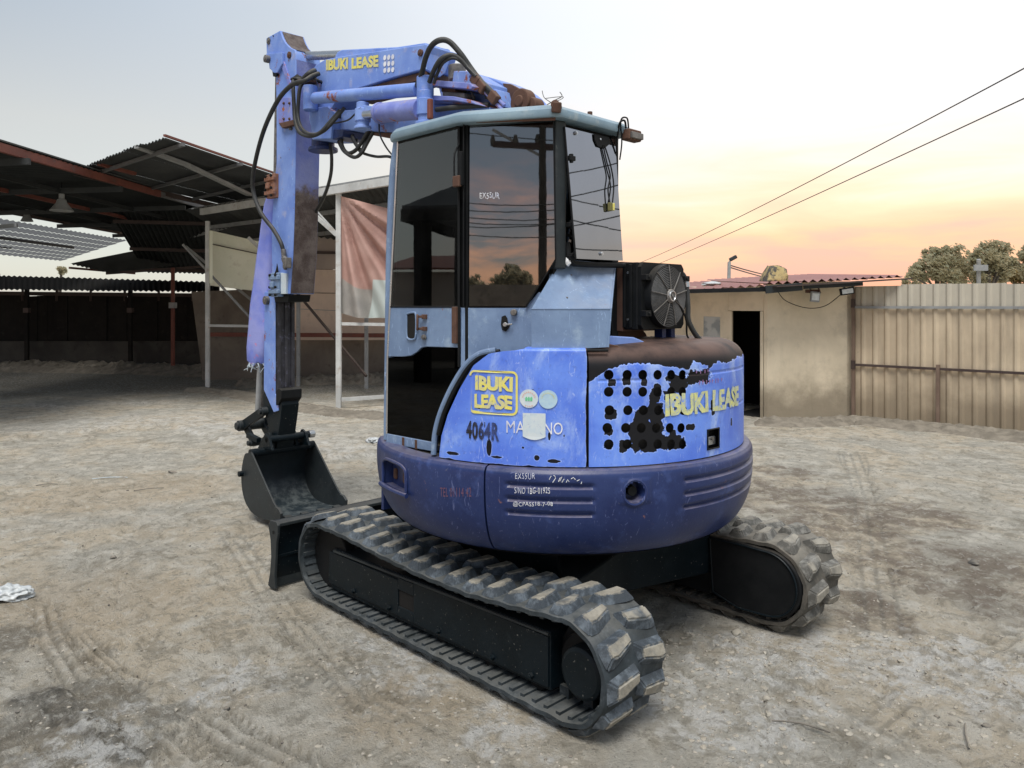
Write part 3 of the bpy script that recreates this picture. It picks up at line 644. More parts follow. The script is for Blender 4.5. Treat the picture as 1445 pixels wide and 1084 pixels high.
# small parts seen in the gap under the house
m = MB(); m.cyl((.42, .42, .50), (.62, .50, .50), .022, 14); m.cyl((.62, .50, .50), (.72, .50, .50), .03, 14); m.build('swivel_fitting', MT['dirtysteel'], EX, bevel=.003)
m = MB(); m.tube(spl([(.3, .35, .52), (.5, .46, .50), (.7, .40, .47), (.95, .2, .42)], 8), .013, 8); m.build('hose', MT['hose'], EX)
m = MB(); m.lathe([(.0, .585), (.86, .585), (.90, .60), (.5, .60)], 60, a0=R_(-126), a1=R_(126)); m.build('belly_plate', MT['blackm'], EX)
# ------------------------------------------------------------------ excavator: revolving house
SK = [(.80, .583), (.870, .592), (.925, .622), (.968, .68), (.998, .76), (1.012, .86), (1.012, .955), (1.000, .985), (.985, .993), (.93, .996)]
def shell(a0, a1, prof, n, dents=0, grooves=None, thick=.02):
    m = MB(); k = len(prof)
    for i in range(n+1):
        a = a0+(a1-a0)*i/n
        for r, z in prof: m.v.append(tuple(cy(a, r, z)))
    for i in range(n):
        for j in range(k-1): m.f.append((i*k+j, (i+1)*k+j, (i+1)*k+j+1, i*k+j+1))
    # return flanges at the panel gaps so that the panel has thickness
    b = len(m.v)
    for a in (a0, a1):
        for r, z in prof: m.v.append(tuple(cy(a, r-.03, z)))
    for j in range(k-1): m.f.append((j, j+1, b+j+1, b+j)); q = n*k; m.f.append((q+j, q+j+1, b+k+j+1, b+k+j))
    return m
def fineprof(P, n=5):
    return [tuple(v) for v in [(p.x, p.y) for p in spl([Vector((a, b, 0)) for a, b in P], n)]]
# counterweight: ribs are pressed steps, the tow hole a recess with a raised pad
PH_GAP = R_(67.6)
def groove(a, z):
    d = 0
    for (p0, p1) in ((R_(40.0), R_(62.5)), (R_(-32), R_(16.5))):
        if p0 < a < p1:
            e = min(1, min(a-p0, p1-a)/.02)
            for zc in (.925, .865, .805):
                t = (z-zc)/.013
                if -1 < t < 1.0: d -= .013*e*max(0, min(1, (1-abs(t))*2.2))
                if 1.0 <= t < 2.2: d += 0
    return d
def cw_mesh():
    m = MB(); zs = [p for p in fineprof(SK, 10)]; na = 420; a0, a1 = R_(-126), PH_GAP-.004; k = len(zs)
    hc = R_(30.4); hz_ = .895
    for i in range(na+1):
        a = a0+(a1-a0)*i/na
        for r, z in zs:
            u = (a-hc)*1.0; w = z-hz_; rr = r+groove(a, z); dr = math.hypot(u, w)
            bx = max(abs(u+.005)-.075, abs(w-.005)-.058)          # pad
            rr += .006*max(0, min(1, -bx/.012))
            m.v.append(tuple(cy(a, rr, z)))
    keep = []
    for i in range(na):
        for j in range(k-1):
            a = a0+(a1-a0)*(i+.5)/na; z = (zs[j][1]+zs[j+1][1])/2
            if math.hypot((a-hc), z-hz_) < .046: continue
            m.f.append((i*k+j, (i+1)*k+j, (i+1)*k+j+1, i*k+j+1))
    return m
SKF = fineprof([(.80, .583), (.870, .592), (.925, .622), (.968, .68), (.998, .76), (1.012, .86), (1.012, .955), (1.000, .985), (.985, .993), (.93, .996)], 10)
# resample the profile finely in z for the pressed ribs
def zprof():
    P = fineprof(SK, 12); out = [P[0]]
    for p in P[1:]:
        q = out[-1]; n = max(1, int(abs(p[1]-q[1])/.006))
        for t in range(1, n+1): out.append((q[0]+(p[0]-q[0])*t/n, q[1]+(p[1]-q[1])*t/n))
    return out
_f = fineprof
fineprof = lambda P, n=5: zprof() if P is SK and n == 10 else _f(P, n)
cw = cw_mesh().build('counterweight', MT['navy'], EX, smooth=50)
hc, hz_ = R_(30.4), .895
ctr = cy(hc, 1.012, hz_); nrm_ = Vector((-math.cos(hc), math.sin(hc), 0)); tan_ = Vector((math.sin(hc), math.cos(hc), 0))
def ringat(r, d, n=36): return [ctr+nrm_*d+tan_*(r*math.cos(2*math.pi*i/n))+Vector((0, 0, r*math.sin(2*math.pi*i/n))) for i in range(n)]
m = MB(); rs = [(.062, .004), (.054, .009), (.047, .006), (.043, -.012), (.040, -.07), (0.001, -.075)]
for r, d in rs: m.v += [tuple(p) for p in ringat(r, d)]
for j in range(len(rs)-1):
    for i in range(36): m.f.append((j*36+i, j*36+(i+1) % 36, (j+1)*36+(i+1) % 36, (j+1)*36+i))
m.build('tow_hole', MT['navy'], cw, smooth=40)
m = MB(); m.cyl(ctr-nrm_*.07, ctr-nrm_*.02, .022, 20); m.build('tow_pin', MT['blackm'], cw, bevel=.003)
# front left cover with grab recess
fc0, fc1 = PH_GAP+.005, R_(127)
prof = _f(SK, 6); m = shell(fc0, fc1, prof, 70)
# remove the faces where the recess is cut
def in_rec(p): a = phi_of(Vector(p)); return R_(95.5) < a < R_(109) and .815 < p[2] < .925
keep = []
for f in m.f:
    c = [sum(m.v[i][t] for i in f)/len(f) for t in range(3)]
    if not (in_rec(c) and math.hypot(c[0], c[1]) > .99): keep.append(f)
m.f = keep
fcov = m.build('side_cover', MT['navy'], EX, smooth=50)
m = MB(); a_, b_ = R_(94.5), R_(110); z0, z1 = .805, .935
grid = [(a_+(b_-a_)*t, (a_+(b_-a_)*t)) for t in (0, .25, .5, .75, 1)]
for t in range(8):
    a0 = a_+(b_-a_)*t/8; a1 = a_+(b_-a_)*(t+1)/8
    m.add([cy(a0, .965, z0), cy(a1, .965, z0), cy(a1, .965, z1), cy(a0, .965, z1)], [(0, 1, 2, 3)])
    m.add([cy(a0, 1.012, z1), cy(a1, 1.012, z1), cy(a1, .965, z1), cy(a0, .965, z1)], [(0, 1, 2, 3)])
    m.add([cy(a0, 1.020, z0), cy(a1, 1.020, z0), cy(a1, .965, z0), cy(a0, .965, z0)], [(0, 1, 2, 3)])
for a_e in (a_, b_): m.add([cy(a_e, 1.012, z0), cy(a_e, .965, z0), cy(a_e, .965, z1), cy(a_e, 1.012, z1)], [(0, 1, 2, 3)])
m.build('grab_recess', MT['navy'], fcov, smooth=20)
m = MB(); P = [cy(a, 1.016, z) for a, z in ((R_(94.5), .805), (R_(94.5), .90), (R_(96), .928), (R_(99), .938), (R_(106), .938), (R_(108.8), .925), (R_(110), .90), (R_(110), .805))]
m.tube(spl(P, 4), .008, 8, closed=False); m.tube([cy(R_(93.5+17.5*t/8), 1.024, .802) for t in range(9)], .012, 8); m.build('recess_lip', MT['navy'], fcov)
for a in (R_(106.5), R_(99.5)):
    c = cy(a, .968, .86); m = MB(); m.box(c, (.035, .02, .055), Matrix.Rotation(-(a-math.pi/2), 3, 'Z')); m.build('recess_block', MT['rust'], fcov, bevel=.01)
# front closing plate and deck
m = MB(); pts = [cy(R_(a), .93, .985) for a in range(-126, 127, 6)]; m.ext(pts, (0, 0, -.02)); m.build('deck_plate', MT['blackm'], EX)
f0, f1 = cy(R_(126.5), .99, .60), cy(R_(-126), .99, .60); m = MB(); m.ext([f0, f1, f1+Vector((0, 0, .385)), f0+Vector((0, 0, .385))], (-.02, 0, 0)); m.build('front_plate', MT['navy'], EX)
# ---- hood: a dense shell whose holes and peeling edges are cut from one grid
HR = .968
holes = []
for i, px in enumerate((859, 885, 907, 928, 947, 963)):
    for j, py in enumerate((529, 553, 579, 604, 627)):
        p = circ(px+[0, 0, 1, -2, 0, 0][j % 6], py+(1 if i > 3 else 0)*0, HR); holes.append((phi_of(p)*HR, p.z))
HRAD = .0215
def uvp(px, py): p = circ(px, py, HR); return (phi_of(p)*HR, p.z)
def fb2(u, w, s, o=4):
    v = 0; a = 1; t = 0
    for i in range(o): v += a*mnoise.noise(Vector((u, w, s))); t += a; u *= 2.1; w *= 2.1; a *= .55
    return v/t
peels = [((985, 532), (1.9, .9)), ((955, 540), (1.6, 1.0)), ((925, 560), (.7, .8)), ((927, 585), (1.0, 1.6)), ((905, 590), (1.0, 1.1)), ((918, 612), (1.9, 1.4)), ((900, 620), (1.2, 1.6)), ((948, 624), (1.9, .8)), ((880, 630), (.5, .7)), ((975, 603), (.7, .35)), ((863, 540), (.55, .45)), ((885, 537), (.5, .6)), ((909, 538), (.4, .6)), ((944, 558), (.9, .6)), ((862, 585), (.8, .6)), ((858, 608), (.5, .5)), ((858, 630), (.5, .4)), ((950, 612), (.5, .5)), ((1006, 574), (.42, .85)), ((1032, 595), (.2, .45)), ((928, 552), (.6, .8)), ((900, 607), (1.1, 1.0)), ((915, 632), (1.3, .6))]
peels = [(uvp(*c), (a*.036*(1 if c[0] < 990 else 1.15), b*.036)) for c, (a, b) in peels]
def door_peel(u, w, s):
    # s: arc position round the top edge (0 = vertical face, 1 = flat top)
    e = -1.
    n = fb2(u*13, w*13, 1.7, 3)+.55*fb2(u*55, w*55, 5.1, 3)
    for (cu, cw_), (a, b) in peels:
        d = max(abs(u-cu)/a, abs(w-cw_)/b)*.6+.4*math.hypot((u-cu)/a, (w-cw_)/b); e = max(e, (1-d)*.9)
    # big worn top: the paint edge wanders below the shoulder
    ks = [(-1, 1.45), (-.25, 1.445), (-.12, 1.425), (0, 1.44), (.06, 1.415), (.12, 1.425), (.17, 1.455), (.21, 1.405), (.25, 1.41), (.30, 1.425), (.42, 1.452), (.50, 1.455), (.56, 1.435), (.62, 1.41), (.66, 1.385), (.70, 1.36), (.8, 1.35)]
    edge = next(b0+(b1-b0)*(u-a0)/(a1-a0) for (a0, b0), (a1, b1) in zip(ks, ks[1:]) if a0 <= u <= a1)
    e = max(e, (w-edge)/.03+s*1.5)
    return e+n*.75
def hood_door():
    a1, a0 = R_(41.35), R_(-46); n = 400; prof = []
    for t in range(112): prof.append((HR, 1.000+.42*t/111, 0))
    for t in range(1, 15): a = R_(90*t/14); prof.append((HR-.115+.115*math.cos(a), 1.42+.10*math.sin(a), t/14))
    for t in range(1, 7): prof.append((HR-.115-.05*t, 1.52+.003*t, 1))
    k = len(prof); m = MB(); peel = []; arcl = [0]
    for q, p in zip(prof, prof[1:]): arcl.append(arcl[-1]+math.hypot(p[0]-q[0], p[1]-q[1]))
    for i in range(n+1):
        a = a0+(a1-a0)*i/n
        for r, z, s in prof:
            u, w = a*HR, z
            # pressed panel line round the lettering
            rr = r
            if s == 0:
                if -.42 < u < .255 and abs(w-1.385) < .006: rr -= .004
                if -.42 < u < .255 and abs(w-1.215) < .006: rr -= .004
                if u > .44 and abs(w-1.372) < .006 and u < .66: rr -= .003
            if s == 0:
                for hu, hw in holes:
                    d = math.hypot(u-hu, w-hw)
                    if abs(d-HRAD) < .0027 and d > 1e-5: u = hu+(u-hu)*HRAD/d; w = hw+(w-hw)*HRAD/d
            m.v.append(tuple(cy(u/HR, rr, w if s == 0 else z)))
            peel.append(max(0., min(1., .5+door_peel(a*HR, z, s)*2.2)))
    lat = (-.045, .028, 1.0625, 1.122)
    lu0, lw0 = uvp(1014, 631); lu1, lw1 = uvp(998, 607)
    for i in range(n):
        for j in range(k-1):
            q = [m.v[x] for x in (i*k+j, (i+1)*k+j, (i+1)*k+j+1, i*k+j+1)]
            if prof[j+1][2] == 0:
                cu = HR*sum(phi_of(Vector(t)) for t in q)/4; cw2 = sum(t[2] for t in q)/4
                if any(math.hypot(cu-hu, cw2-hw) < HRAD for hu, hw in holes): continue
                if lu0 < cu < lu1 and lw0 < cw2 < lw1: continue
            m.f.append((i*k+j, (i+1)*k+j, (i+1)*k+j+1, i*k+j+1))
    # edge flanges
    b = len(m.v)
    for a, col in ((a0, 0), (a1, n)):
        for j, (r, z, s) in enumerate(prof): m.v.append(tuple(cy(a, r-.025, z))); peel.append(1)
    for q, col in ((0, 0), (1, n)):
        for j in range(k-1): m.f.append((col*k+j, col*k+j+1, b+q*k+j+1, b+q*k+j))
    o = m.build('engine_hood', MT['hood'], EX, smooth=50)
    at_ = o.data.attributes.new('peel', 'FLOAT', 'POINT'); at_.data.foreach_set('value', peel)
    return o, (lu0, lu1, lw0, lw1)
HOOD, LAT = hood_door()
def liner(): 
    m = MB(); prof = [(HR-.035, 1.0), (HR-.035, 1.42), (HR-.12, 1.48)]; m.lathe(prof, 80, a0=R_(-60), a1=R_(64)); return m.build('inner_liner', MT['dark'], EX)
liner()
# latch in its cut-out
lu0, lu1, lw0, lw1 = LAT; lc = (lu0+lu1)/2/HR
m = MB(); m.tube([cy(u/HR, HR+.002, w) for u, w in ((lu0, lw0), (lu0, lw1), (lu1, lw1), (lu1, lw0))], .005, 6, closed=True); m.build('latch_frame', MT['blackm'], HOOD)
m = MB(); m.box(cy(lc, HR-.02, (lw0+lw1)/2-.012), (.012, (lu1-lu0)*.9, (lw1-lw0)*.45), Matrix.Rotation(-lc, 3, 'Z')); m.build('latch', MT['steel'], HOOD, bevel=.003)
m = MB(); m.cyl(cy(lc-.01, HR-.025, lw0+.042), cy(lc-.01, HR-.005, lw0+.042), .008, 14); m.build('key_barrel', MT['dirtysteel'], HOOD)
# side panel, arched front edge
ARCH = [(620, 641), (623, 615), (632, 585), (648, 550), (668, 516), (690, 499), (712, 495.5), (740, 494)]
AU = [uvp(*p) for p in ARCH]
def arch_u(w):
    for (u0, w0), (u1, w1) in zip(AU, AU[1:]):
        if w0 <= w <= w1: return u0+(u1-u0)*(w-w0)/(w1-w0)
    return AU[0][0] if w < AU[0][1] else AU[-1][0]
def side_panel():
    m = MB(); peel = []; nz, nu = 110, 200; ua = R_(41.9)*HR; top = 1.500
    spots = [((684, 600), (.08, .5)), ((690, 632), (.35, 1.1)), ((676, 575), (.25, .35)), ((738, 632), (.25, .2)), ((758, 646), (.4, .45)), ((783, 651), (.9, .25)), ((640, 640), (1.2, .22)), ((775, 616), (.15, .5)), ((700, 645), (.8, .15)), ((752, 550), (.1, .1)), ((796, 615), (.12, .2))]
    spots = [(uvp(*c), (a*.03, b*.03)) for c, (a, b) in spots]
    rows = [1.000+(top-1.000)*t/nz for t in range(nz+1)]
    prof = [(HR, w, 0) for w in rows]+[(HR-.006, top+.008, 1), (HR-.02, top+.012, 1), (HR-.08, top+.014, 1)]
    k = len(prof)
    for i in range(nu+1):
        for r, w, s in prof:
            ue = arch_u(min(w, AU[-1][1]-1e-4)); u = ua+(ue-ua)*i/nu
            m.v.append(tuple(cy(u/HR, r, w)))
            e = -1.; n = fb2(u*16, w*9, 4.4, 4)
            for (cu, cw2), (a, b) in spots: e = max(e, (1-math.hypot((u-cu)/a, (w-cw2)/b)))
            e = max(e, (1.006-w)/.012-.6, (ua+.004-u)/.01 if u < ua+.01 else -1)
            peel.append(max(0., min(1., .5+(e+n*1.0)*1.6)))
    for i in range(nu):
        for j in range(k-1): m.f.append((i*k+j, (i+1)*k+j, (i+1)*k+j+1, i*k+j+1))
    b = len(m.v)
    for q in (0, nu):
        for r, w, s in prof:
            ue = arch_u(min(w, AU[-1][1]-1e-4)); u = ua+(ue-ua)*q/nu; m.v.append(tuple(cy(u/HR, r-.03, w))); peel.append(1)
    for t, q in ((0, 0), (1, nu)):
        for j in range(k-1): m.f.append((q*k+j, q*k+j+1, b+t*k+j+1, b+t*k+j))
    o = m.build('side_panel', MT['hood'], EX, smooth=50)
    at_ = o.data.attributes.new('peel', 'FLOAT', 'POINT'); at_.data.foreach_set('value', peel)
    return o
SP = side_panel()
# ---- lettering and stickers laid on the curved sheet
def text_mesh(s, bold=.0, spacing=1.):
    c = bpy.data.curves.new('t', 'FONT'); c.body = s; c.size = 1; c.offset = bold; c.space_character = spacing; c.resolution_u = 3
    o = bpy.data.objects.new('t', c); scene.collection.objects.link(o); dg = bpy.context.evaluated_depsgraph_get(); me = bpy.data.meshes.new_from_object(o.evaluated_get(dg))
    V = [tuple(v.co) for v in me.vertices]; F = [tuple(p.vertices) for p in me.polygons]; bpy.data.objects.remove(o); bpy.data.curves.remove(c); bpy.data.meshes.remove(me)
    x0 = min(v[0] for v in V); x1 = max(v[0] for v in V); y0 = min(v[1] for v in V); y1 = max(v[1] for v in V)
    return [((v[0]-x0)/(x1-x0), (v[1]-y0)/(y1-y0)) for v in V], F
def on_hood(V, F, box, R, name, mat, parent, jag=0, shear=0, wob=0):
    """V in 0..1; box = (u_left, u_right, z_bottom, z_top), u along the arc (phi*R)"""
    m = MB(); ul, ur, zb, zt = box
    P = []
    for x, y in V:
        if wob: y = y+wob*math.sin(x*17); x = x+wob*.3*math.sin(x*31+y*3)
        P.append(cy((ul+(ur-ul)*(x+shear*y))/HR, R, zb+(zt-zb)*y))
    m.add(P, F); return m.build(name, mat, parent, smooth=0)
def px_box(x0, y0, x1, y1, R=HR):
    a = circ(x0, y1, R); b = circ(x1, y0, R); return (phi_of(a)*HR, phi_of(b)*HR, circ((x0+x1)/2, y1, R).z, circ((x0+x1)/2, y0, R).z)
V, F = text_mesh('IBUKI', .05, .98); on_hood(V, F, px_box(671, 531, 724, 552), HR+.004, 'lettering', MT['yellow'], SP, wob=.03)
V, F = text_mesh('LEASE', .05, .98); on_hood(V, F, px_box(670, 557, 723, 577), HR+.004, 'lettering', MT['yellow'], SP, wob=.03)
def rrect(x0, x1, y0, y1, r, n=5):
    P = []
    for cx, cy_, a in ((x1-r, y1-r, 0), (x0+r, y1-r, 90), (x0+r, y0+r, 180), (x1-r, y0+r, 270)):
        for i in range(n+1): t = R_(a+90*i/n); P.append((cx+r*math.cos(t), cy_+r*math.sin(t)))
    return P
def frame_on(box, w, r, mat, parent, name):
    ul, ur, zb, zt = box; O = rrect(min(ul, ur), max(ul, ur), zb, zt, r, 6); I = rrect(min(ul, ur)+w, max(ul, ur)-w, zb+w, zt-w, max(.004, r-w)); dn = lambda Q_: [tuple(Vector(a).lerp(Vector(b), t/6)) for a, b in zip(Q_, Q_[1:]+Q_[:1]) for t in range(6)]; O, I = dn(O), dn(I); n = len(O); m = MB()
    m.add([cy(u/HR, HR+.004, z) for u, z in O+I], [(i, (i+1) % n, n+(i+1) % n, n+i) for i in range(n)]); return m.build(name, mat, parent, smooth=0)
frame_on(px_box(663, 523, 731, 585), .0095, .026, MT['yellow'], SP, 'border')
V, F = text_mesh('4064R', .03, 1.05); on_hood(V, F, px_box(658, 595, 705, 621), HR+.004, 'lettering', MT['ltxt'], SP, wob=.02)
V, F = text_mesh('MA', .0, 1.); on_hood(V, F, px_box(715, 594, 741, 611), HR+.004, 'lettering', MT['wht'], SP)
V, F = text_mesh('NO', .0, 1.); on_hood(V, F, px_box(768, 596, 794, 613), HR+.004, 'lettering', MT['wht'], SP)
def disc_on(px, py, rad, mat, name, parent, R=HR+.0042, sx=1, n=28):
    p = circ(px, py, HR); u0, z0 = phi_of(p)*HR, p.z; m = MB(); m.add([cy((u0+sx*rad*math.cos(2*math.pi*i/n))/HR, R, z0+rad*math.sin(2*math.pi*i/n)) for i in range(n)], [tuple(range(n))]); return m.build(name, mat, parent, smooth=0), u0, z0
for px, py, mt_, tm in ((746.5, 562.5, 'pale', 'orangep'), (773.5, 563.5, 'paleteal', 'yellow')):
    s_, u0, z0 = disc_on(px, py, .0405, MT[mt_], 'round_sticker', SP)
    m = MB()                                             # worn print: rows of illegible strokes following the rim
    def marks(a0, a1, r, cnt, h):
        for q in range(cnt):
            a = R_(a0+(a1-a0)*q/(cnt-1)); w = .0022
            for dx, s1 in ((-.0015, random.uniform(.6, 1)), (.0015, random.uniform(.4, 1))):
                m.add([cy((u0-(r+rr_)*math.cos(a)-(dx+e)*math.sin(a))/HR, HR+.0055, z0+(r+rr_)*math.sin(a)-(dx+e)*math.cos(a)) for e, rr_ in ((-.0008, 0), (.0008, 0), (.0008, h*s1), (-.0008, h*s1))], [(0, 1, 2, 3)])
    marks(165, 15, .025, 9, .007); m.build('worn_print', MT[tm], s_, smooth=0)
    if mt_ == 'pale':
        m = MB()
        for k in (-1, 0, 1):
            uc = u0-k*.011; m.add([cy((uc+a)/HR, HR+.0055, z0+b) for a, b in ((-.004, -.010), (.004, -.010), (.005, .002), (0, .010), (-.005, .002))], [(0, 1, 2, 3, 4)])
        m.build('tree_print', MT['green'], s_, smooth=0)
        m = MB(); marks(-115, -65, .031, 4, .006); m.build('worn_print', MT['orangep'], s_, smooth=0)
b_ = px_box(738, 583, 770, 620); n = 14; m = MB()
P = [(b_[0], b_[3]), (b_[0], b_[2]+.012)]+[(b_[0]+(b_[1]-b_[0])*t/n, b_[2]+.012-.014*math.sin(math.pi*t/n)) for t in range(1, n)]+[(b_[1], b_[2]+.012), (b_[1], b_[3])]
m.add([cy(u/HR, HR+.0055, z) for u, z in P], [tuple(range(len(P)))]); m.build('square_sticker', MT['pale'], SP, smooth=0)
V, F = text_mesh('IBUKI LEASE', .05, .98)
on_hood(V, F, (uvp(938, 575)[0], uvp(1041, 575)[0], 1.205, 1.305), HR+.004, 'lettering', MT['pyellow'], HOOD, wob=.02)
def strokes(box, cnt, mat, parent, lo=.4):
    ul, ur, zb, zt = box; m = MB()
    for q in range(cnt):
        u = ul+(ur-ul)*(q+random.uniform(-.15, .15))/cnt; h = random.uniform(lo, 1)*(zt-zb); w = (ur-ul)/cnt*.22; k = random.uniform(-.4, .4)*w; y0 = zb+random.uniform(0, (zt-zb)-h)
        m.add([cy(a/HR, HR+.004, z) for a, z in ((u, y0), (u+w, y0), (u+w+k, y0+h), (u+k, y0+h))], [(0, 1, 2, 3)])
        if random.random() < .6: m.add([cy(a/HR, HR+.004, z) for a, z in ((u, y0+h*.5), (u+w*2.6, y0+h*.5), (u+w*2.6, y0+h*.5+.003), (u, y0+h*.5+.003))], [(0, 1, 2, 3)])
    m.build('worn_print', mat, parent, smooth=0)
strokes((uvp(981, 528)[0], uvp(1003, 528)[0], 1.385, 1.405), 4, MT['redp'], HOOD)
strokes((uvp(985, 540)[0], uvp(1020, 540)[0], 1.335, 1.358), 8, MT['redp'], HOOD, .7)
def on_skirt(s, x0, y0, x1, y1, mat, bold=0, parent=None, wob=.08):
    V, F = text_mesh(s, bold, 1.1); R = 1.0175; m = MB(); a = circ(x0, (y0+y1)/2, R); b = circ(x1, (y0+y1)/2, R); pa, pb = phi_of(a), phi_of(b); zt, zb = circ(x0, y0, R).z, circ(x0, y1, R).z; zt2, zb2 = circ(x1, y0, R).z, circ(x1, y1, R).z; P = []
    for x, y in V: y = y+wob*math.sin(x*23); P.append(cy(pa+(pb-pa)*x, R, (zb+(zb2-zb)*x)*(1-y)+(zt+(zt2-zt)*x)*y))
    m.add(P, F); return m.build('handwriting', mat, parent, smooth=0)
on_skirt('EX55UR', 727, 668, 755, 676, MT['wht'], -.005, cw); on_skirt('S/NO 1BG-01925', 726, 688, 776, 696.5, MT['wht'], -.005, cw); on_skirt('@CPASS18-7-08', 724, 708, 780, 715.5, MT['wht'], .0, cw)
def skirt_line(pts, r, mat, parent, name):
    m = MB()
    for ln in pts:
        m.tube([circ(px, py, 1.0135) for px, py in ln], r, 5)
    m.build(name, mat, parent)
skirt_line([[(775, 677), (777, 673), (778, 672)], [(780, 681), (784, 675), (783, 672), (781, 671)], [(788, 680), (790, 675), (793, 673), (790, 679), (793, 681), (796, 676)], [(799, 681), (801, 677), (803, 680)], [(806, 676), (809, 674), (812, 677)], [(814, 679), (818, 677)], [(820, 683), (821, 680)]], .0016, MT['wht'], cw, 'scribble')
on_skirt('TEL 01114 42', 621, 688, 665, 701, MT['brownp'], .0, fcov, .0)
# ------------------------------------------------------------------ excavator: cab
ZS, ZR = .995, 2.525
NA, NC = Vector((0, 1, 0)), None
PA, PB, PC, PD = Vector((.36, .88, 0)), Vector((-.155, .88, 0)), Vector((-.545, .655, 0)), Vector((-.53, .02, 0))
NC = Vector((PC.y-PB.y, -(PC.x-PB.x), 0)).normalized()
if NC.dot(CAM-PB) < 0: NC = -NC
ND = Vector((-1, 0, 0))
def panel(name, pix, P, n, mat, parent, off=0., th=.012, bevel=.002, lab=None):
    n = Vector(n); m = MB(); m.ext([onp(px, py, Vector(P)+n*off, n) for px, py in pix], -n*th); return m.build(name, mat, parent, bevel=bevel, smooth=30, label=lab)
CF = thing if False else None
# plain grey-blue sheet under the windows and behind them the dark frame
m = MB()
plan = [(.40, .86), (-.16, .86), (-.53, .64), (-.51, .3), (-.51, .17), (.46, .17), (.52, .25), (.52, .72), (.47, .82)]
m.prz(plan, ZS, ZS+.03); cabf = m.build('cab_frame', MT['blackm'], EX, bevel=.004)
def post(x, y, z0, z1, sx, sy, mat='blackm', nm='pillar', top=None):
    m = MB(); t = top or (x, y); m.ext([(x-sx/2, y-sy/2, z0), (x+sx/2, y-sy/2, z0), (x+sx/2, y+sy/2, z0), (x-sx/2, y+sy/2, z0)], (t[0]-x, t[1]-y, z1-z0)); return m.build(nm, MT[mat], cabf, bevel=.004)
post(-.165, .845, 1.0, 2.53, .05, .045); post(-.50, .195, 1.0, 2.53, .05, .05); post(.44, .20, 1.0, 2.53, .04, .05, top=(.38, .20)); post(-.505, .62, 1.5, 2.53, .04, .05)
# front left corner post, rounded, pale
m = MB(); P = []
for (x, y, z) in ((.455, .845, 1.0), (.445, .845, 1.5), (.425, .85, 2.0), (.385, .86, 2.35), (.34, .865, 2.53)): P.append((x, y, z))
m.tube(spl(P, 4), .026, 14); m.build('corner_post', MT['cab'], cabf)
m = MB()
for (x, z), (x2, z2) in zip([(.49, 1.0), (.485, 1.5), (.46, 2.0), (.42, 2.35)], [(.485, 1.5), (.46, 2.0), (.42, 2.35), (.36, 2.53)]): m.ext([(x, .80, z), (x, .20, z), (x2, .20, z2), (x2, .80, z2)], (-.006, 0, 0))
m.build('windscreen', MT['glassd'], cabf)
# far side wall with window, rear wall with window opening
m = MB(); m.span((-.5, .17, 1.0), (.46, .185, 1.72)); m.build('far_side', MT['blackm'], cabf); m = MB(); m.span((-.5, .17, 2.46), (.40, .185, 2.53)); m.build('far_header', MT['blackm'], cabf)
m = MB(); m.span((-.48, .174, 1.72), (.40, .18, 2.46)); m.build('far_window', MT['glassd'], cabf)
m = MB(); m.span((-.515, .17, 1.0), (-.50, .64, 1.90)); m.build('rear_sheet', MT['blackm'], cabf); m = MB(); m.span((-.515, .17, 2.47), (-.50, .64, 2.53)); m.build('rear_header', MT['blackm'], cabf)
# side sheet on the chamfer
side = panel('side_sheet', [(651, 434.5), (741, 434.5), (760, 412), (775, 420), (780, 496), (690, 500), (668, 508), (652, 524), (636, 550), (624, 580), (617, 610), (615, 641), (608, 641), (613, 610), (624, 570), (640, 538), (650, 520)], PB, NC, MT['cab'], EX, 0, .02)
# lower left skirt strip of the cab that follows the arch
arc = [(612, 641), (614, 612), (622, 582), (637, 548), (656, 517), (672, 502), (686, 496.5), (700, 494.5)]
m = MB(); L_ = spl([circ(px, py, .958) for px, py in arc], 4)
for dr, w in ((0, .017),): m.tube([p for p in L_], .0135, 10)
m.build('arch_trim', MT['cab'], side)
m = MB(); m.tube(spl([circ(px+5, py+1.5, .957) for px, py in arc[1:]], 4), .011, 8); m.build('arch_seal', MT['blackm'], side)
pk = [(650, 503), (664, 494), (690, 494), (672, 503), (656, 519), (641, 545), (627, 578), (619, 610), (616, 640), (610, 640), (612, 622), (622, 580), (636, 545)]
# door: upper pane, metal middle with grip and handle, lower pane
door = panel('cab_door', [(549, 434), (648, 434), (648, 491), (601, 489.5), (594, 491), (588, 497), (580, 502), (570, 503.5), (547.5, 503.5)], (0, .88, 0), NA, MT['cab'], EX, .004, .02, .004)
panel('door_window', [(562, 201), (646, 178.5), (647, 432), (551, 432)], (0, .88, 0), NA, MT['glassd'], door, .003, .006, 0)
panel('lower_window', [(548, 505), (572, 505), (582, 503), (590, 498), (596, 492.5), (603, 491), (647, 492.5), (647, 519), (634, 545), (622, 575), (613, 605), (609.5, 622.5), (547, 611.5)], (0, .88, 0), NA, MT['glassl'], door, .003, .006, 0)
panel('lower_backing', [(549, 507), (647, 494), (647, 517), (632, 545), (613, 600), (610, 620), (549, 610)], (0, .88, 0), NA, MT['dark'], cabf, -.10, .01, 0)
panel('door_sill', [(546, 612), (609.5, 624), (608.5, 637), (544, 626)], (0, .88, 0), NA, MT['cab'], door, .006, .03, .004)
for px in (567, 585): panel('sill_strap', [(px, 617+(px-567)*.2), (px+3, 617.5+(px-567)*.2), (px+3, 631+(px-567)*.2), (px, 630+(px-567)*.2)], (0, .88, 0), NA, MT['rust'], door, .009, .006, .001)
m = MB(); m.tube([onp(px, py, (0, .884, 0), NA) for px, py in ((561.5, 200), (550.5, 433), (547, 504), (546, 612))], .006, 6); m.build('door_edge', MT['steel'], door)
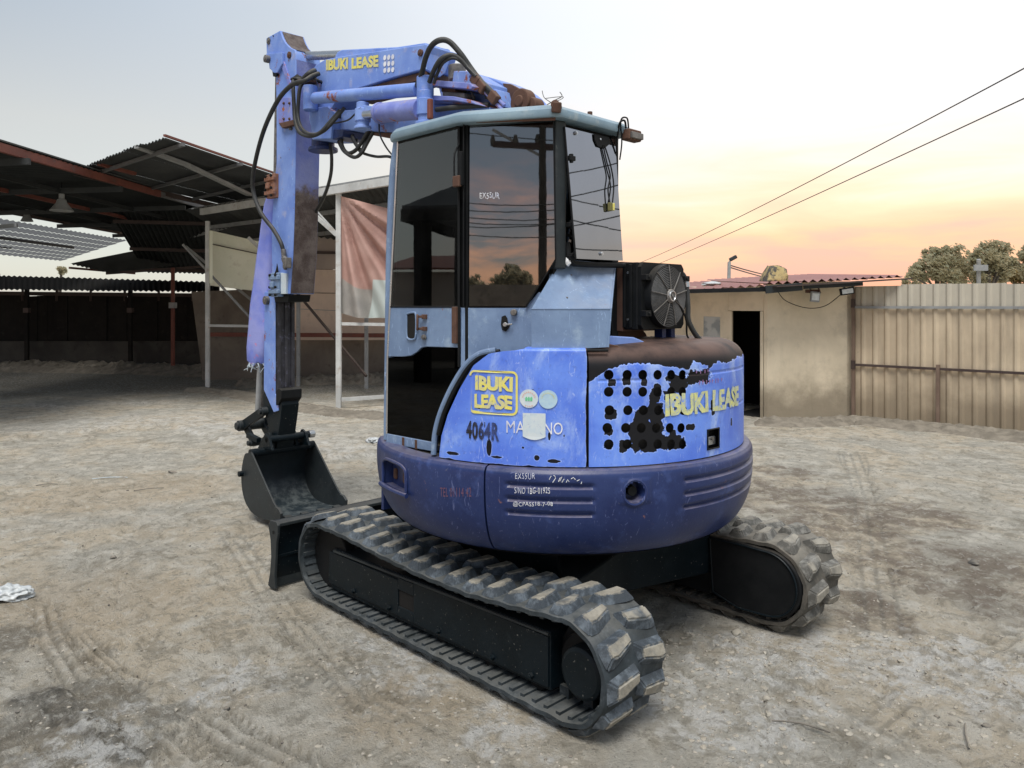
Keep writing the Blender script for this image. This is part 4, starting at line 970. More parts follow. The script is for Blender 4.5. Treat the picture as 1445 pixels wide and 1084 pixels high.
m = MB(); m.tube([onp(px, py, (0, .882, 0), NA) for px, py in ((561.5, 202), (646, 179.5))], .006, 6); m.tube([onp(px, py, (0, .883, 0), NA) for px, py in ((647.5, 179), (648, 518))], .007, 6); m.tube([onp(px, py, (0, .884, 0), NA) for px, py in ((550.5, 433), (648, 433))], .004, 6); m.build('door_seal', MT['blackm'], door)
# grip recess: rim, and a flat dark plate painting the pocket's shade
rp = [onp(px, py, (0, .888, 0), NA) for px, py in ((574, 443), (583, 441), (587, 445), (587, 472), (584, 479), (576, 478), (574, 470))]
m = MB(); m.tube(spl(rp+[rp[0]], 4)[:-1], .0055, 8, closed=True); m.build('grip_rim', MT['cab'], door)
m = MB(); m.ext(rp, (0, -.002, 0)); m.build('grip_pocket', MT['dark'], door)
m = MB(); H = lambda px, py, o=0: onp(px, py, (0, .89+o, 0), NA)
m.tube(spl([H(589, 446), H(589, 446, .03), H(589, 464, .03), H(589, 464)], 4), .006, 8); m.box(H(599, 447), (.03, .016, .022)); m.box(H(599, 464), (.03, .016, .02)); m.bar(H(590, 447, .02), H(599, 447), .01, .012); m.bar(H(590, 464, .02), H(599, 464), .01, .012); m.build('door_handle', MT['rust'], door, bevel=.003)
m = MB(); m.cyl(H(598, 476, -.005), H(598, 476, .012), .013, 20); m.cyl(H(598, 476, .01), H(598, 476, .016), .006, 12); m.build('door_lock', MT['dirtysteel'], door, bevel=.002)
m = MB(); m.span((-.150, .885, 1.52), (-.118, .90, 1.69)); m.build('door_hinge', MT['rust'], door, bevel=.003)
# wiper and grab bar beside the door pane
G = lambda px, py, o=.02: onp(px, py, (0, .884+o, 0), NA)
m = MB(); m.tube(spl([G(648, 203, .005), G(643, 213, .02), G(641, 222, .03), G(641, 252, .03), G(644, 260, .03), G(648, 273, .005)], 3), .004, 6); m.build('grab_wire', MT['blackm'], door)
m = MB(); m.bar(G(651, 214, .02), G(651, 262, .02), .018, .02, (0, 1, 0)); m.build('door_stay', MT['blackm'], door, bevel=.004)
m = MB(); m.box(G(645, 256, .03), (.045, .02, .05)); m.build('stay_catch', MT['rust'], door, bevel=.004)
# quarter window on the chamfer, black edge band
qw = panel('quarter_window', [(663, 176), (781, 170), (783, 366), (741, 432.5), (662, 432.5)], PB, NC, MT['glassq'], EX, .004, .006, 0, 'tinted quarter window with white handwriting')
def ribbon(name, pts, P, n, w, mat, parent, off=.006):
    m = MB(); pp = [onp(px, py, Vector(P)+Vector(n)*off, n) for px, py in pts]
    for a, b in zip(pp, pp[1:]): m.bar(a, b, .004, w, n)
    return m.build(name, mat, parent)
ribbon('edge_band', [(656, 172), (656, 432)], PB, NC, .042, MT['blackm'], qw, .007)
ribbon('edge_band', [(781, 168), (784, 366), (742, 434)], PB, NC, .012, MT['blackm'], qw, .009)
ribbon('edge_band', [(656, 174), (783, 169)], PB, NC, .012, MT['blackm'], qw, .009)
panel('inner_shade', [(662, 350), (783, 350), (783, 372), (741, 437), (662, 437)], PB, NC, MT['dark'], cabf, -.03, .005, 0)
V, F = text_mesh('EX55UR', .0, 1.05); m = MB(); m.add([onp(677+28*x, 280-8*y+1.0*math.sin(x*21), PB+NC*.006, NC) for x, y in V], F); m.build('handwriting', MT['wht'], qw, smooth=0)
# rear corner post between quarter window and rear pane
m = MB(); a = onp(785, 168, PC, ND); m.ext([(-.548, .655, 1.86), (-.56, .60, 1.86), (-.545, .585, 1.86), (-.50, .60, 1.86), (-.50, .66, 1.86)], (.0, 0, .665)); m.build('rear_post', MT['plate'], cabf, bevel=.008)
m = MB(); m.span((-.535, .575, 1.88), (-.52, .605, 2.50)); m.build('rear_seal', MT['blackm'], cabf, bevel=.003)
for z in (2.36, 2.06, 1.91):
    m = MB(); m.box((-.555, .575, z), (.05, .04, .022)); m.cyl((-.57, .575, z-.02), (-.57, .575, z+.02), .01, 10); m.build('rear_hinge', MT['blackm'], cabf, bevel=.003)
# rear pane, hung open: top hinged, bottom swung out
tp = [onp(796, 179, (-.56, 0, 0), ND), onp(868, 197, (-.56, 0, 0), ND)]; bt = [onp(879, 368, (-.60, 0, 0), ND), onp(812, 365, (-.60, 0, 0), ND)]
m = MB(); q = [tp[0], tp[1], bt[0], bt[1]]; m.ext(q, (.005, 0, 0)); lid = m.build('rear_pane', MT['lid'], EX, smooth=0, label='grey reflecting rear window pane propped open')
m = MB(); m.tube([p+Vector((-.002, 0, 0)) for p in (bt[1]+(tp[0]-bt[1])*.0, tp[0])], .004, 6); m.build('pane_seal', MT['blackm'], lid)
ln = (tp[1]-tp[0]).cross(bt[1]-tp[0]).normalized(); ln = ln if ln.x < 0 else -ln
LP = lambda px, py, o=.0: onp(px, py, tp[0]+ln*o, ln)
for px, py in ((812, 188), (845, 197), (848, 358)):
    m = MB(); c = LP(px, py); m.cyl(c, c+ln*.008, .009, 14); m.cyl(c+ln*.006, c+ln*.012, .005, 10); m.build('pane_stud', MT['steel'], lid)
m = MB(); m.ext([LP(px, py, .002) for px, py in ((837, 189), (858, 194), (860, 203), (852, 210), (842, 207), (838, 198))], ln*.006); m.build('stud_plate', MT['blackm'], lid, bevel=.002)
m = MB()
m.tube(spl([LP(851, 205, .01), LP(856, 228, .01), LP(861, 248, .012), LP(858, 268, .01), LP(861, 288, .014)], 6), .0035, 6); m.tube(spl([LP(853, 205, .01), LP(862, 235, .014), LP(866, 262, .01), LP(864, 288, .014)], 6), .0035, 6); m.build('dangling_wire', MT['blackm'], lid)
m = MB(); m.box(LP(861, 292, .014), (.018, .018, .04)); m.build('wire_plug', MT['yrag'], lid, bevel=.003)
m = MB(); m.box(LP(865, 292, .014), (.014, .014, .036)); m.build('wire_plug', MT['yellow'], lid, bevel=.003)
panel('rear_gasket', [(797, 182), (867, 200), (870, 366), (808, 362)], (-.52, 0, 0), ND, MT['glassd'], cabf, 0, .004, 0)
m = MB(); m.tube(spl([Vector((-.53, .56, 1.98)), Vector((-.56, .57, 1.90)), Vector((-.57, .50, 1.885)), Vector((-.58, .2, 1.89))], 6), .014, 8); m.build('gasket_roll', MT['blackm'], cabf)
m = MB(); m.tube(spl([Vector((-.53, .56, 2.02)), Vector((-.56, .545, 2.0)), Vector((-.56, .53, 1.95)), Vector((-.54, .55, 1.92))], 6), .007, 8); m.build('gasket_loop', MT['blackm'], cabf)
m = MB(); m.add(*rock(.016, 4, 2, 1.2)); m.v = [(v[0]-.56, v[1]+.585, v[2]+1.895) for v in m.v]; m.build('bird_dropping', MT['wht'], cabf)
# roof: shallow tray with rounded edge
rp = [(.47, .72), (.36, .895), (.30, .925), (-.17, .925), (-.20, .92), (-.575, .70), (-.595, .66), (-.585, .19), (-.56, .13), (.44, .10), (.50, .2)]
def inset(P, k): c = Vector((-.05, .52)); return [tuple(Vector(p)+(c-Vector(p)).normalized()*k) for p in P]
m = MB(); n = len(rp); lv = [(ZR, 0), (ZR+.012, -.006), (ZR+.036, -.004), (ZR+.052, .012), (ZR+.062, .04), (ZR+.068, .12)]
for z, k in lv: m.v += [(x, y, z) for x, y in inset(rp, k)]
for j in range(len(lv)-1):
    for i in range(n): m.f.append((j*n+i, j*n+(i+1) % n, (j+1)*n+(i+1) % n, (j+1)*n+i))
m.f += [tuple(range(n))[::-1], tuple(range((len(lv)-1)*n, len(lv)*n))]
roof = m.build('cab_roof', MT['roof'], EX, bevel=.004, smooth=50)
m = MB(); c = onp(775, 153, PC, NC); m.cyl((-.59, .70, 2.54), (-.60, .705, 2.585), .022, 14); m.cyl((-.575, .67, 2.57), (-.60, .72, 2.575), .02, 12); m.build('roof_knob', MT['rust'], roof, bevel=.006)
m = MB(); m.ext([onp(px, py, PB+NC*.045, NC) for px, py in ((672, 170.5), (680, 167.5), (700, 168), (725, 168.5), (745, 166), (762, 166), (778, 163), (784, 166), (783, 170), (672, 173.5))], -NC*.004); m.build('sealant_strip', MT['rust'], roof)
m = MB(); m.box((-.60, .165, 2.52), (.05, .10, .055)); wl = m.build('work_lamp', MT['rust'], EX, bevel=.008)
m = MB(); m.box((-.632, .165, 2.515), (.014, .09, .03)); m.build('lamp_lens', MT['dirtysteel'], wl, bevel=.003)
m = MB(); m.tube(spl([(-.60, .21, 2.55), (-.61, .235, 2.58), (-.60, .26, 2.565), (-.58, .25, 2.5), (-.57, .24, 2.43)], 6), .005, 6); m.tube(spl([(-.60, .19, 2.55), (-.61, .215, 2.595), (-.60, .25, 2.58), (-.59, .23, 2.48), (-.57, .22, 2.40)], 6), .004, 6); m.build('lamp_wire', MT['blackm'], wl)
m = MB(); m.cyl((-.50, .36, 2.60), (-.50, .36, 2.62), .012, 8); m.build('roof_bolt', MT['rust'], roof)
# twig of bare wire on the roof
m = MB(); m.tube(spl([at(772, 148, 3.9), at(782, 142, 3.9), at(793, 136, 3.9), at(790, 130, 3.9)], 4), .0025, 5); m.tube(spl([at(778, 145, 3.9), at(768, 138, 3.9), at(765, 128, 3.9)], 4), .002, 5); m.tube(spl([at(776, 145, 3.9), at(790, 141, 3.9), at(795, 137, 3.9), at(786, 137, 3.9), at(770, 139, 3.9)], 4), .002, 5); m.build('loose_wire', MT['dirtysteel'], roof)
# interior
m = MB(); m.box((-.10, .52, 1.42), (.44, .42, .12)); so = m.build('seat', MT['seat'], EX, bevel=.04, seg=3); m = MB(); m.box((-.32, .52, 1.72), (.12, .40, .58), Matrix.Rotation(-.12, 3, 'Y')); m.build('seat_back', MT['seat'], so, bevel=.04, seg=3); m = MB(); m.box((-.36, .52, 2.08), (.08, .24, .17)); m.build('headrest', MT['seat'], so, bevel=.03, seg=3)
for y in (.62, .28):
    m = MB(); m.box((.05, y, 1.40), (.30, .12, .34)); m.tube([(.13, y, 1.55), (.15, y, 1.78)], .014, 8); m.tube([(.15, y, 1.76), (.16, y, 1.86)], .026, 10); m.build('control_console', MT['blackm'], EX, bevel=.02)
m = MB(); m.tube([(.30, .46, 1.02), (.26, .46, 1.75)], .012, 8); m.tube([(.30, .36, 1.02), (.26, .36, 1.75)], .012, 8); m.build('travel_lever', MT['blackm'], EX)
m = MB(); m.box((-.10, .62, 1.72), (.16, .08, .30)); m.build('hanging_cloth', MT['yrag'], EX, bevel=.03)
# key hatch and knob on the side sheet
m = MB(); cc = [onp(px, py, PB+NC*.003, NC) for px, py in ((708, 447), (713, 445), (716, 449), (717, 456), (720, 459), (718, 463), (714, 468), (709, 466), (707, 458))]; m.ext(cc, NC*.002); m.build('key_hole', MT['dark'], side)
m = MB(); c = onp(714, 458, PB+NC*.002, NC); m.cyl(c, c+NC*.02, .010, 14); m.bar(c+NC*.018+Vector((0, 0, 0)), onp(723, 457.5, PB+NC*.02, NC), .008, .008); m.build('lever_lock', MT['steel'], side, bevel=.002)
m = MB(); c = onp(726, 441, PB+NC*.0, NC); m.cyl(c, c+NC*.022, .015, 18); m.build('side_knob', MT['dirtysteel'], side, bevel=.004)
# rear shoulder of the cab: sloping upper sheet over an upright one
Tt = [onp(790, 368, (-.515, 0, 0), ND), onp(868, 375, (-.515, 0, 0), ND)]
mid = [circ(px, 436, .945) for px in (750, 772, 794, 816, 838, 862)]; bot = [circ(px, py, .945) for px, py in ((750, 493), (772, 493), (794, 493), (816, 492), (838, 491), (858, 490))]
tops = [Tt[0].lerp(Tt[1], t) for t in (0, .2, .4, .6, .8, 1)]
m = MB(); m.add(tops+mid, [(i, i+1, i+7, i+6) for i in range(5)]); sh = m.build('rear_shoulder', MT['cab'], EX, smooth=20)
m = MB(); k = 6; m.add(mid+bot, [(i, i+1, i+7, i+6) for i in range(5)]); m.build('upright_sheet', MT['cab'], sh, smooth=20)
m = MB(); e = [Tt[1], mid[-1], bot[-1], Vector((-.5, bot[-1].y-.15, bot[-1].z)), Vector((-.5, Tt[1].y, Tt[1].z))]; m.add(e, [tuple(range(5))]); e = [Tt[0], mid[0], bot[0], Vector((-.5, .66, 1.49)), Vector((-.5, .62, Tt[0].z))]; m.add(e, [tuple(range(5))])
m.add([Tt[0], Tt[1], Tt[1]+Vector((.05, 0, 0)), Tt[0]+Vector((.05, 0, 0))], [(0, 1, 2, 3)]); m.build('end_sheet', MT['cab'], sh, smooth=0)
m = MB(); m.tube([Tt[0]+Vector((0, 0, .003)), Tt[1]+Vector((0, 0, .003))], .006, 8); m.tube(mid, .003, 6); m.tube([Tt[1], mid[-1], bot[-1]], .005, 8); m.build('folded_edge', MT['cab'], sh)
for px, py in ((806, 388), (812, 407), (800, 420), (838, 424), (846, 398)):
    m = MB(); nn = (mid[2]-tops[2]).cross(tops[3]-tops[2]).normalized(); nn = nn if nn.dot(CAM) > 0 or nn.x < 0 else -nn; c = onp(px, py, tops[2], nn); V, F = rock(.006, px, 1); m.add([(v[0]+c.x, v[1]+c.y, v[2]+c.z) for v in V], F); m.build('weld_blob', MT['dirtysteel'], sh)
m = MB(); m.tube([circ(px, 494.5, .955) for px in (745, 775, 805, 835, 858)], .006, 6); m.build('shoulder_seal', MT['blackm'], sh)
# low blue deck strip and old brown bonnet behind the shoulder
m = MB(); pts = [onp(px, py, (-.72, 0, 0), ND) for px, py in ((857, 476), (862, 474), (895, 476), (905, 480), (918, 486), (918, 492), (857, 492))]; m.ext(pts, (.35, 0, 0)); m.build('deck_strip', MT['hood'] if False else MT['blue'], EX, bevel=.006)
m = MB(); pts = [onp(px, py, (-.50, 0, 0), ND) for px, py in ((860, 395), (866, 392), (872, 420), (880, 440), (900, 455), (912, 470), (920, 485), (858, 485))]; m.ext(pts, (.35, 0, 0)); m.build('inner_bonnet', MT['rust'], EX, bevel=.01)
m = MB(); pts = [circ(px, py, .90) for px, py in ((838, 492), (845, 489), (862, 486), (872, 488), (876, 491))]; m.ext(pts, (.06, -.05, 0)); m.build('bonnet_lip', MT['rust'], EX, bevel=.004)
# ---- cooling fan unit standing on the hood, fan facing backwards
MT['guard'] = paint('grey_wire_guard', (.085, .088, .09), (.12, .122, .125), None, .45, 12, dust=.1)
fx = -.66; y0, y1, z0, z1 = -.195, .175, 1.578, 1.905
m = MB(); m.span((fx+.02, y0, z0), (fx+.10, y1, z1)); fan = m.build('cooler_core', MT['blackm'], EX, bevel=.006, label='square black cooler with round fan guard')
m = MB(); m.span((fx+.10, y0-.005, z0-.01), (fx+.16, y1+.008, z1+.005)); m.build('core_frame', MT['rust'], fan, bevel=.005)
for y in (y1+.002, y0-.012):
    for x in (fx+.045, fx+.082): m = MB(); m.span((x, y, z0+.01), (x+.016, y+.012, z1-.01)); m.build('side_channel', MT['blackm'], fan, bevel=.003)
for z in (z0+.05, z1-.05):
    m = MB(); m.cyl((fx+.065, y1, z), (fx+.065, y1+.016, z), .006, 8); m.build('frame_bolt', MT['steel'], fan)
fc = Vector((fx, -.012, 1.742)); fr = .150
def facing(m): m.v = [(fc.x-v[2], fc.y+v[0], fc.z+v[1]) for v in m.v]; return m
# shroud plate with a round opening
m = MB(); n = 48; sq = []
for i in range(n):
    a = 2*math.pi*i/n; c, s = math.cos(a), math.sin(a); k = 1/max(abs(c)/.183, abs(s)/.163); sq.append((c*k-.0, s*k, 0))
ci = [(fr*math.cos(2*math.pi*i/n), fr*math.sin(2*math.pi*i/n), 0) for i in range(n)]; cb = [(p[0], p[1], .035) for p in ci]; cf = [(p[0]*1.03, p[1]*1.03, .035) for p in ci]; c2 = [(p[0]*1.06, p[1]*1.06, 0) for p in ci]; sb = [(p[0], p[1], -.02) for p in sq]; cbk = [(p[0], p[1], -.02) for p in ci]
m.v = sb+sq+c2+cf+cb+cbk
for j in range(5):
    for i in range(n): m.f.append((j*n+i, j*n+(i+1) % n, (j+1)*n+(i+1) % n, (j+1)*n+i))
facing(m).build('fan_shroud', MT['blackm'], fan, smooth=30)
for k in range(14):
    r = .044+(fr-.046)*k/13; m = MB(); m.tube([(r*math.cos(2*math.pi*i/44), r*math.sin(2*math.pi*i/44), .044-.012*(r/fr)**2) for i in range(44)], .0023, 5, closed=True); facing(m).build('guard_ring', MT['guard'], fan, smooth=60)
for k in range(9):
    a = 2*math.pi*k/9+.15; m = MB(); m.tube([(r*math.cos(a), r*math.sin(a), .048-.010*(r/fr)**2) for r in (.03, .08, .12, fr*1.02)], .0028, 6); facing(m).build('guard_spoke', MT['dirtysteel'], fan)
m = MB(); m.lathe([(0, .055), (.030, .055), (.036, .048), (.036, .0)], 28); m.v = [(v[0], v[1], v[2]) for v in m.v]; facing(m); mo = m.build('fan_motor', MT['dirtysteel'], fan, smooth=30)
m = MB(); m.tube([(.024*math.cos(2*math.pi*i/20), .024*math.sin(2*math.pi*i/20), .056) for i in range(20)], .004, 6, closed=True); m.tube([(-.008, -.01, .057), (.008, .008, .057)], .004, 6); facing(m).build('motor_ring', MT['steel'], mo)
for k in range(10):
    a0 = 2*math.pi*k/10; m = MB(); P = []
    for r in (.034, .07, .105, .143): a = a0+(r-.034)*2.2; P += [(r*math.cos(a), r*math.sin(a), .012), (r*math.cos(a+.38), r*math.sin(a+.38), -.008)]
    m.add(P, [(0, 2, 3, 1), (2, 4, 5, 3), (4, 6, 7, 5)]); facing(m).build('fan_blade', MT['blackm'], fan, smooth=0)
for sy, sz in ((.14, .09), (.14, -.085), (-.15, .09)):
    m = MB(); m.box((fc.x-.01, fc.y+sy*1.15, fc.z+sz), (.04, .045, .028)); m.cyl((fc.x-.025, fc.y+sy*1.12, fc.z+sz), (fc.x-.036, fc.y+sy*1.12, fc.z+sz), .008, 10); m.build('shroud_clip', MT['blackm'], fan, bevel=.004)
m = MB(); m.box((fx+.06, -.075, 1.54), (.05, .035, .12)); m.build('fan_leg', MT['navy'], fan, bevel=.004)
m = MB(); m.box((fx+.06, -.155, 1.54), (.05, .035, .12)); m.build('fan_leg', MT['navy'], fan, bevel=.004)
m = MB(); m.box((fx+.08, -.115, 1.54), (.02, .05, .12)); m.build('leg_web', MT['rust'], fan, bevel=.003)
m = MB(); m.tube(spl([(fx+.04, -.195, 1.86), (fx+.03, -.235, 1.855), (fx+.02, -.25, 1.80), (fx, -.235, 1.70), (fx-.01, -.225, 1.62), (fx-.03, -.255, 1.55), (fx-.05, -.30, 1.50)], 7), .014, 10); m.build('cooler_hose', MT['hose'], fan)
m = MB(); m.cyl((fx+.024, -.248, 1.83), (fx+.017, -.25, 1.79), .018, 12); m.build('hose_clip', MT['steel'], fan)
m = MB(); m.tube(spl([fc+Vector((-.05, -.02, 0)), fc+Vector((-.04, -.09, -.05)), fc+Vector((-.03, -.16, -.12)), fc+Vector((-.02, -.185, -.20)), (fx-.03, -.24, 1.50)], 7), .005, 6); m.build('fan_cable', MT['blackm'], fan)
# ------------------------------------------------------------------ excavator: boom
def plate(name, pix, Y0, Y1, mat, parent, bevel=.006, Yp=None, smooth=35):
    m = MB(); m.pry([Q(px, py, Yp if Yp is not None else max(Y0, Y1)) for px, py in pix], Y0, Y1); return m.build(name, mat, parent, bevel=bevel, smooth=smooth)
def pin(parent, px, py, Y, r, mat='dirtysteel', w=.02, name='pin_cap', plane=None):
    c = Q3(px, py, Y); m = MB(); m.cyl(c, c+Vector((0, w, 0)), r, 20); m.cyl(c+Vector((0, w*.8, 0)), c+Vector((0, w+.006, 0)), r*.55, 12); return m.build(name, MT[mat], parent, bevel=.002)
# base boom rising behind the cab
m = MB(); ax = [(.42, 1.0), (.40, 1.6), (.36, 2.2), (.34, 2.6), (.41, 2.80), (.54, 2.91), (.74, 3.0), (.95, 3.04)]; ax = spl([Vector((a, 0, b)) for a, b in ax], 5); hw = [.15]*len(ax)
L1 = []; L2 = []
for i, p in enumerate(ax):
    t = (ax[min(i+1, len(ax)-1)]-ax[max(i-1, 0)]).normalized(); nn = Vector((-t.z, 0, t.x)); L1.append(p+nn*.135); L2.append(p-nn*.12)
m.pry([(p.x, p.z) for p in L1]+[(p.x, p.z) for p in reversed(L2)], -.24, -.02); bb = m.build('base_boom', MT['blue'], EX, bevel=.012)
m = MB(); m.pry([Q(px, py, .0) for px, py in ((711, 118), (722, 119), (735, 126), (742, 140), (744, 155), (722, 155))], -.01, .012); m.build('worn_patch_plate', MT['rust'], bb, bevel=.003)
m = MB(); c = Q3(741, 145, .02); m.cyl(c-Vector((0, .02, 0)), c+Vector((0, .05, 0)), .075, 24); m.cyl(c, c+Vector((0, .06, 0)), .035, 16); m.build('boom_boss', MT['rust'], bb, bevel=.01)
m = MB(); c = Q3(752, 150, .02); m.cyl(c-Vector((0, .05, 0)), c+Vector((0, .03, 0)), .05, 20); m.build('boom_boss', MT['rust'], bb, bevel=.01)
# pivot bracket block between base boom and offset beam
plate('pivot_block', [(640, 100), (658, 100), (690, 118), (690, 130), (652, 119), (638, 116)], .0, .16, MT['blue'], bb)
m = MB(); c = Q3(645, 112, .1); m.cyl(c-Vector((0, 0, .01)), c+Vector((0, 0, .085)), .055, 24); m.build('pivot_cap', MT['dirtysteel'], bb, bevel=.008)
plate('pivot_flange', [(600, 115), (612, 113), (662, 117), (668, 122), (664, 126), (600, 120)], -.02, .30, MT['bluerust'], bb, .004)
plate('pivot_flange', [(592, 137), (602, 134), (640, 136), (664, 141), (672, 147), (640, 142), (592, 142)], -.02, .30, MT['bluerust'], bb, .004)
plate('pivot_web', [(618, 120), (700, 126), (706, 150), (640, 140), (622, 137)], .0, .12, MT['blue'], bb, .006)
plate('valve_block', [(622, 121), (642, 123), (642, 131), (622, 130)], .16, .24, MT['rust'], bb, .008)
plate('valve_block', [(624, 129), (655, 131), (655, 139), (624, 137)], .17, .26, MT['dirtysteel'], bb, .006)
m = MB(); P = [Q3(px, py, .22) for px, py in ((664, 108), (678, 122), (694, 140), (712, 158))]; m.tube(P, .012, 8); m.tube([p+Vector((0, .0, .035)) for p in P], .010, 8); m.build('steel_pipe', MT['bluerust'], bb)
for px, py in ((672, 113), (680, 123), (697, 138)):
    m = MB(); c = Q3(px, py, .235); m.box(c, (.07, .04, .06), Matrix.Rotation(-.8, 3, 'Y')); m.build('pipe_clamp', MT['rust'], bb, bevel=.008)
plate('small_wedge', [(684, 133), (688, 127), (697, 142), (684, 140)], .12, .20, MT['plate'], bb, .003)
# offset beam below, front boom with lettering, link rod, offset cylinder
lb = plate('offset_beam', [(462, 163), (480, 156), (600, 145), (690, 150), (700, 175), (640, 184), (567, 187), (463, 183)], .0, .20, MT['blue'], EX, .010)
m = MB(); m.pry([Q(px, py, .2) for px, py in ((515, 186), (560, 187), (640, 184), (640, 194), (575, 198), (520, 190))], .02, .18); m.build('under_plate', MT['rust'], lb, bevel=.004)
fb = plate('front_boom', [(437, 104), (446, 91), (458, 84), (478, 80), (600, 62), (606, 64), (597, 98), (560, 108), (480, 133), (462, 163), (463, 184), (442, 190), (436, 170)], .02, .25, MT['blue'], EX, .008)
m = MB(); m.pry([Q(px, py, .20) for px, py in ((472, 86), (473, 78), (476, 73), (482, 70), (560, 66), (600, 60), (600, 64), (520, 80))], .07, .20); m.build('cylinder_cover', MT['blue'], fb, bevel=.012)
capX = Q(600, 62, .25)[0]
m = MB(); m.ext([onp(px, py, (capX-.002, 0, 0), (1, 0, 0)) for px, py in ((602, 64), (632, 71), (634, 80), (626, 104), (618, 110), (598, 99))], (-.02, 0, 0)); m.build('end_plate', MT['blue'], fb, bevel=.005)
m = MB(); m.ext([onp(px, py, (capX-.015, 0, 0), (1, 0, 0)) for px, py in ((617, 68), (633, 69), (640, 81), (622, 108), (618, 108), (634, 79))], (.06, 0, 0)); m.build('end_lip', MT['blue'], fb, bevel=.004)
pin(fb, 594.5, 75, .25, .022, 'rust', .014)
pin(fb, 454, 116, .25, .012, 'blackm', .03)
uw = MB(); uw.pry([Q(px, py, .25) for px, py in ((480, 134), (560, 109), (597, 99), (600, 108), (560, 121), (490, 140))], .04, .23); uw.build('under_plate', MT['rust'], fb, bevel=.004)
# lettering and dots on the front boom, plane Y = .2525
V, F = text_mesh('IBUKI', .05, .98); m = MB(); m.add([Q3(460+31*x, 99.5-1.8*x-15*y-1.6*x*y, .2535) for x, y in V], F); m.build('lettering', MT['yellow'], fb, smooth=0)
V, F = text_mesh('LEASE', .05, .98); m = MB(); m.add([Q3(496+38*x, 97.5-3.2*x-15.5*y-1.6*x*y, .2535) for x, y in V], F); m.build('lettering', MT['yellow'], fb, smooth=0)
for i in range(3):
    for j in range(3):
        c = Q3(543+5.6*i, 81.5+9*j-.6*i, .2535); m = MB(); m.add([c+Vector((.017*math.cos(2*math.pi*k/16), 0, .017*math.sin(2*math.pi*k/16))) for k in range(16)], [tuple(range(16))]); m.build('dot', MT['wht'], fb, smooth=0)
a, b = Q3(441, 139, .33), Q3(596, 126, .33)
m = MB(); m.cyl(a.lerp(b, .03), a.lerp(b, .97), .042, 24); lk = m.build('link_rod', MT['bluerust'] if False else MT['blue'], EX, bevel=.006)
for px, py, h in ((438, 139, .09), (600, 126, .075)):
    m = MB(); c = Q3(px, py, .32); m.cyl(c-Vector((0, 0, h)), c+Vector((0, 0, h)), .052, 22); m.build('rod_eye', MT['blue'], lk, bevel=.008)
m = MB(); c = Q3(437, 118, .32); m.cyl(c, c+Vector((0, 0, .05)), .05, 20); m.box(c+Vector((.05, 0, .035)), (.16, .06, .03)); m.build('pin_top', MT['rust'], lk, bevel=.006)
a, b = Q3(535, 160, .36), Q3(594, 154, .36)
m = MB(); m.cyl(a, b, .062, 28); m.cyl(a, a.lerp(b, .06), .068, 28); oc = m.build('offset_cylinder', MT['bluerust'], EX, bevel=.006)
m = MB(); m.cyl(Q3(515, 162, .36), a, .026, 18); m.build('rod', MT['steel'], oc)
for px, py, h, r in ((512, 163, .085, .052), (600, 152, .10, .055)):
    m = MB(); c = Q3(px, py, .34); m.cyl(c-Vector((0, 0, h)), c+Vector((0, 0, h)), r*.8, 22); m.cyl(c-Vector((0, 0, h*.5)), c+Vector((0, 0, h*.5)), r, 22); m.cyl(c-Vector((0, 0, h*1.1)), c-Vector((0, 0, h*.85)), r*1.1, 22); m.build('rod_eye', MT['blue'], oc, bevel=.006)
m = MB(); c = Q3(607, 154, .38); m.box(c, (.03, .03, .12)); m.build('red_scuff_block', MT['redsteel'], oc, bevel=.008)
plate('cylinder_bracket', [(505, 148), (530, 150), (532, 156), (520, 160), (505, 158)], .12, .36, MT['blue'], lb, .005)
# swivel head at the front of the boom
m = MB(); c = Q3(456, 190, .14); m.cyl(c-Vector((0, 0, .12)), c+Vector((0, 0, .10)), .085, 26); m.cyl(c-Vector((0, 0, .13)), c-Vector((0, 0, .10)), .11, 26); m.build('swivel_head', MT['navy'], EX, bevel=.008)
plate('swivel_plate', [(436, 152), (462, 150), (470, 160), (466, 196), (440, 197)], .04, .27, MT['blue'], EX, .008)
plate('swivel_bracket', [(455, 182), (485, 183), (483, 193), (470, 197), (456, 195)], .05, .25, MT['navy'], EX, .006)
# ------------------------------------------------------------------ excavator: arm
def arm_mat():
    src = MT['blue'].copy(); src.name = 'arm_paint'; return src
ARMF = [(375.5, 54), (395, 43), (399, 54), (403, 61), (409, 67), (415.5, 70), (417.5, 76), (417.5, 130), (417, 200), (415, 300), (413, 360), (409, 415), (384, 415), (383, 330), (386, 270), (390, 230), (390, 150), (389, 108), (385, 101), (380, 97), (379, 88), (376, 78)]
arm = plate('arm', ARMF, .04, .25, MT['blue'], EX, .006)
def rear_strip(name, pix, Y0, Y1, mat, th=.004, off=.003):
    """plate lying on the machine side of the arm, following its rear edge"""
    P = [Q(px, py, .25) for px, py in pix]; m = MB(); n = len(P)
    for (x, z) in P: m.v += [(x-off, Y0, z), (x-off, Y1, z)]
    for i in range(n-1): m.f.append((2*i, 2*i+1, 2*i+3, 2*i+2))
    return m.build(name, mat, arm, smooth=40)
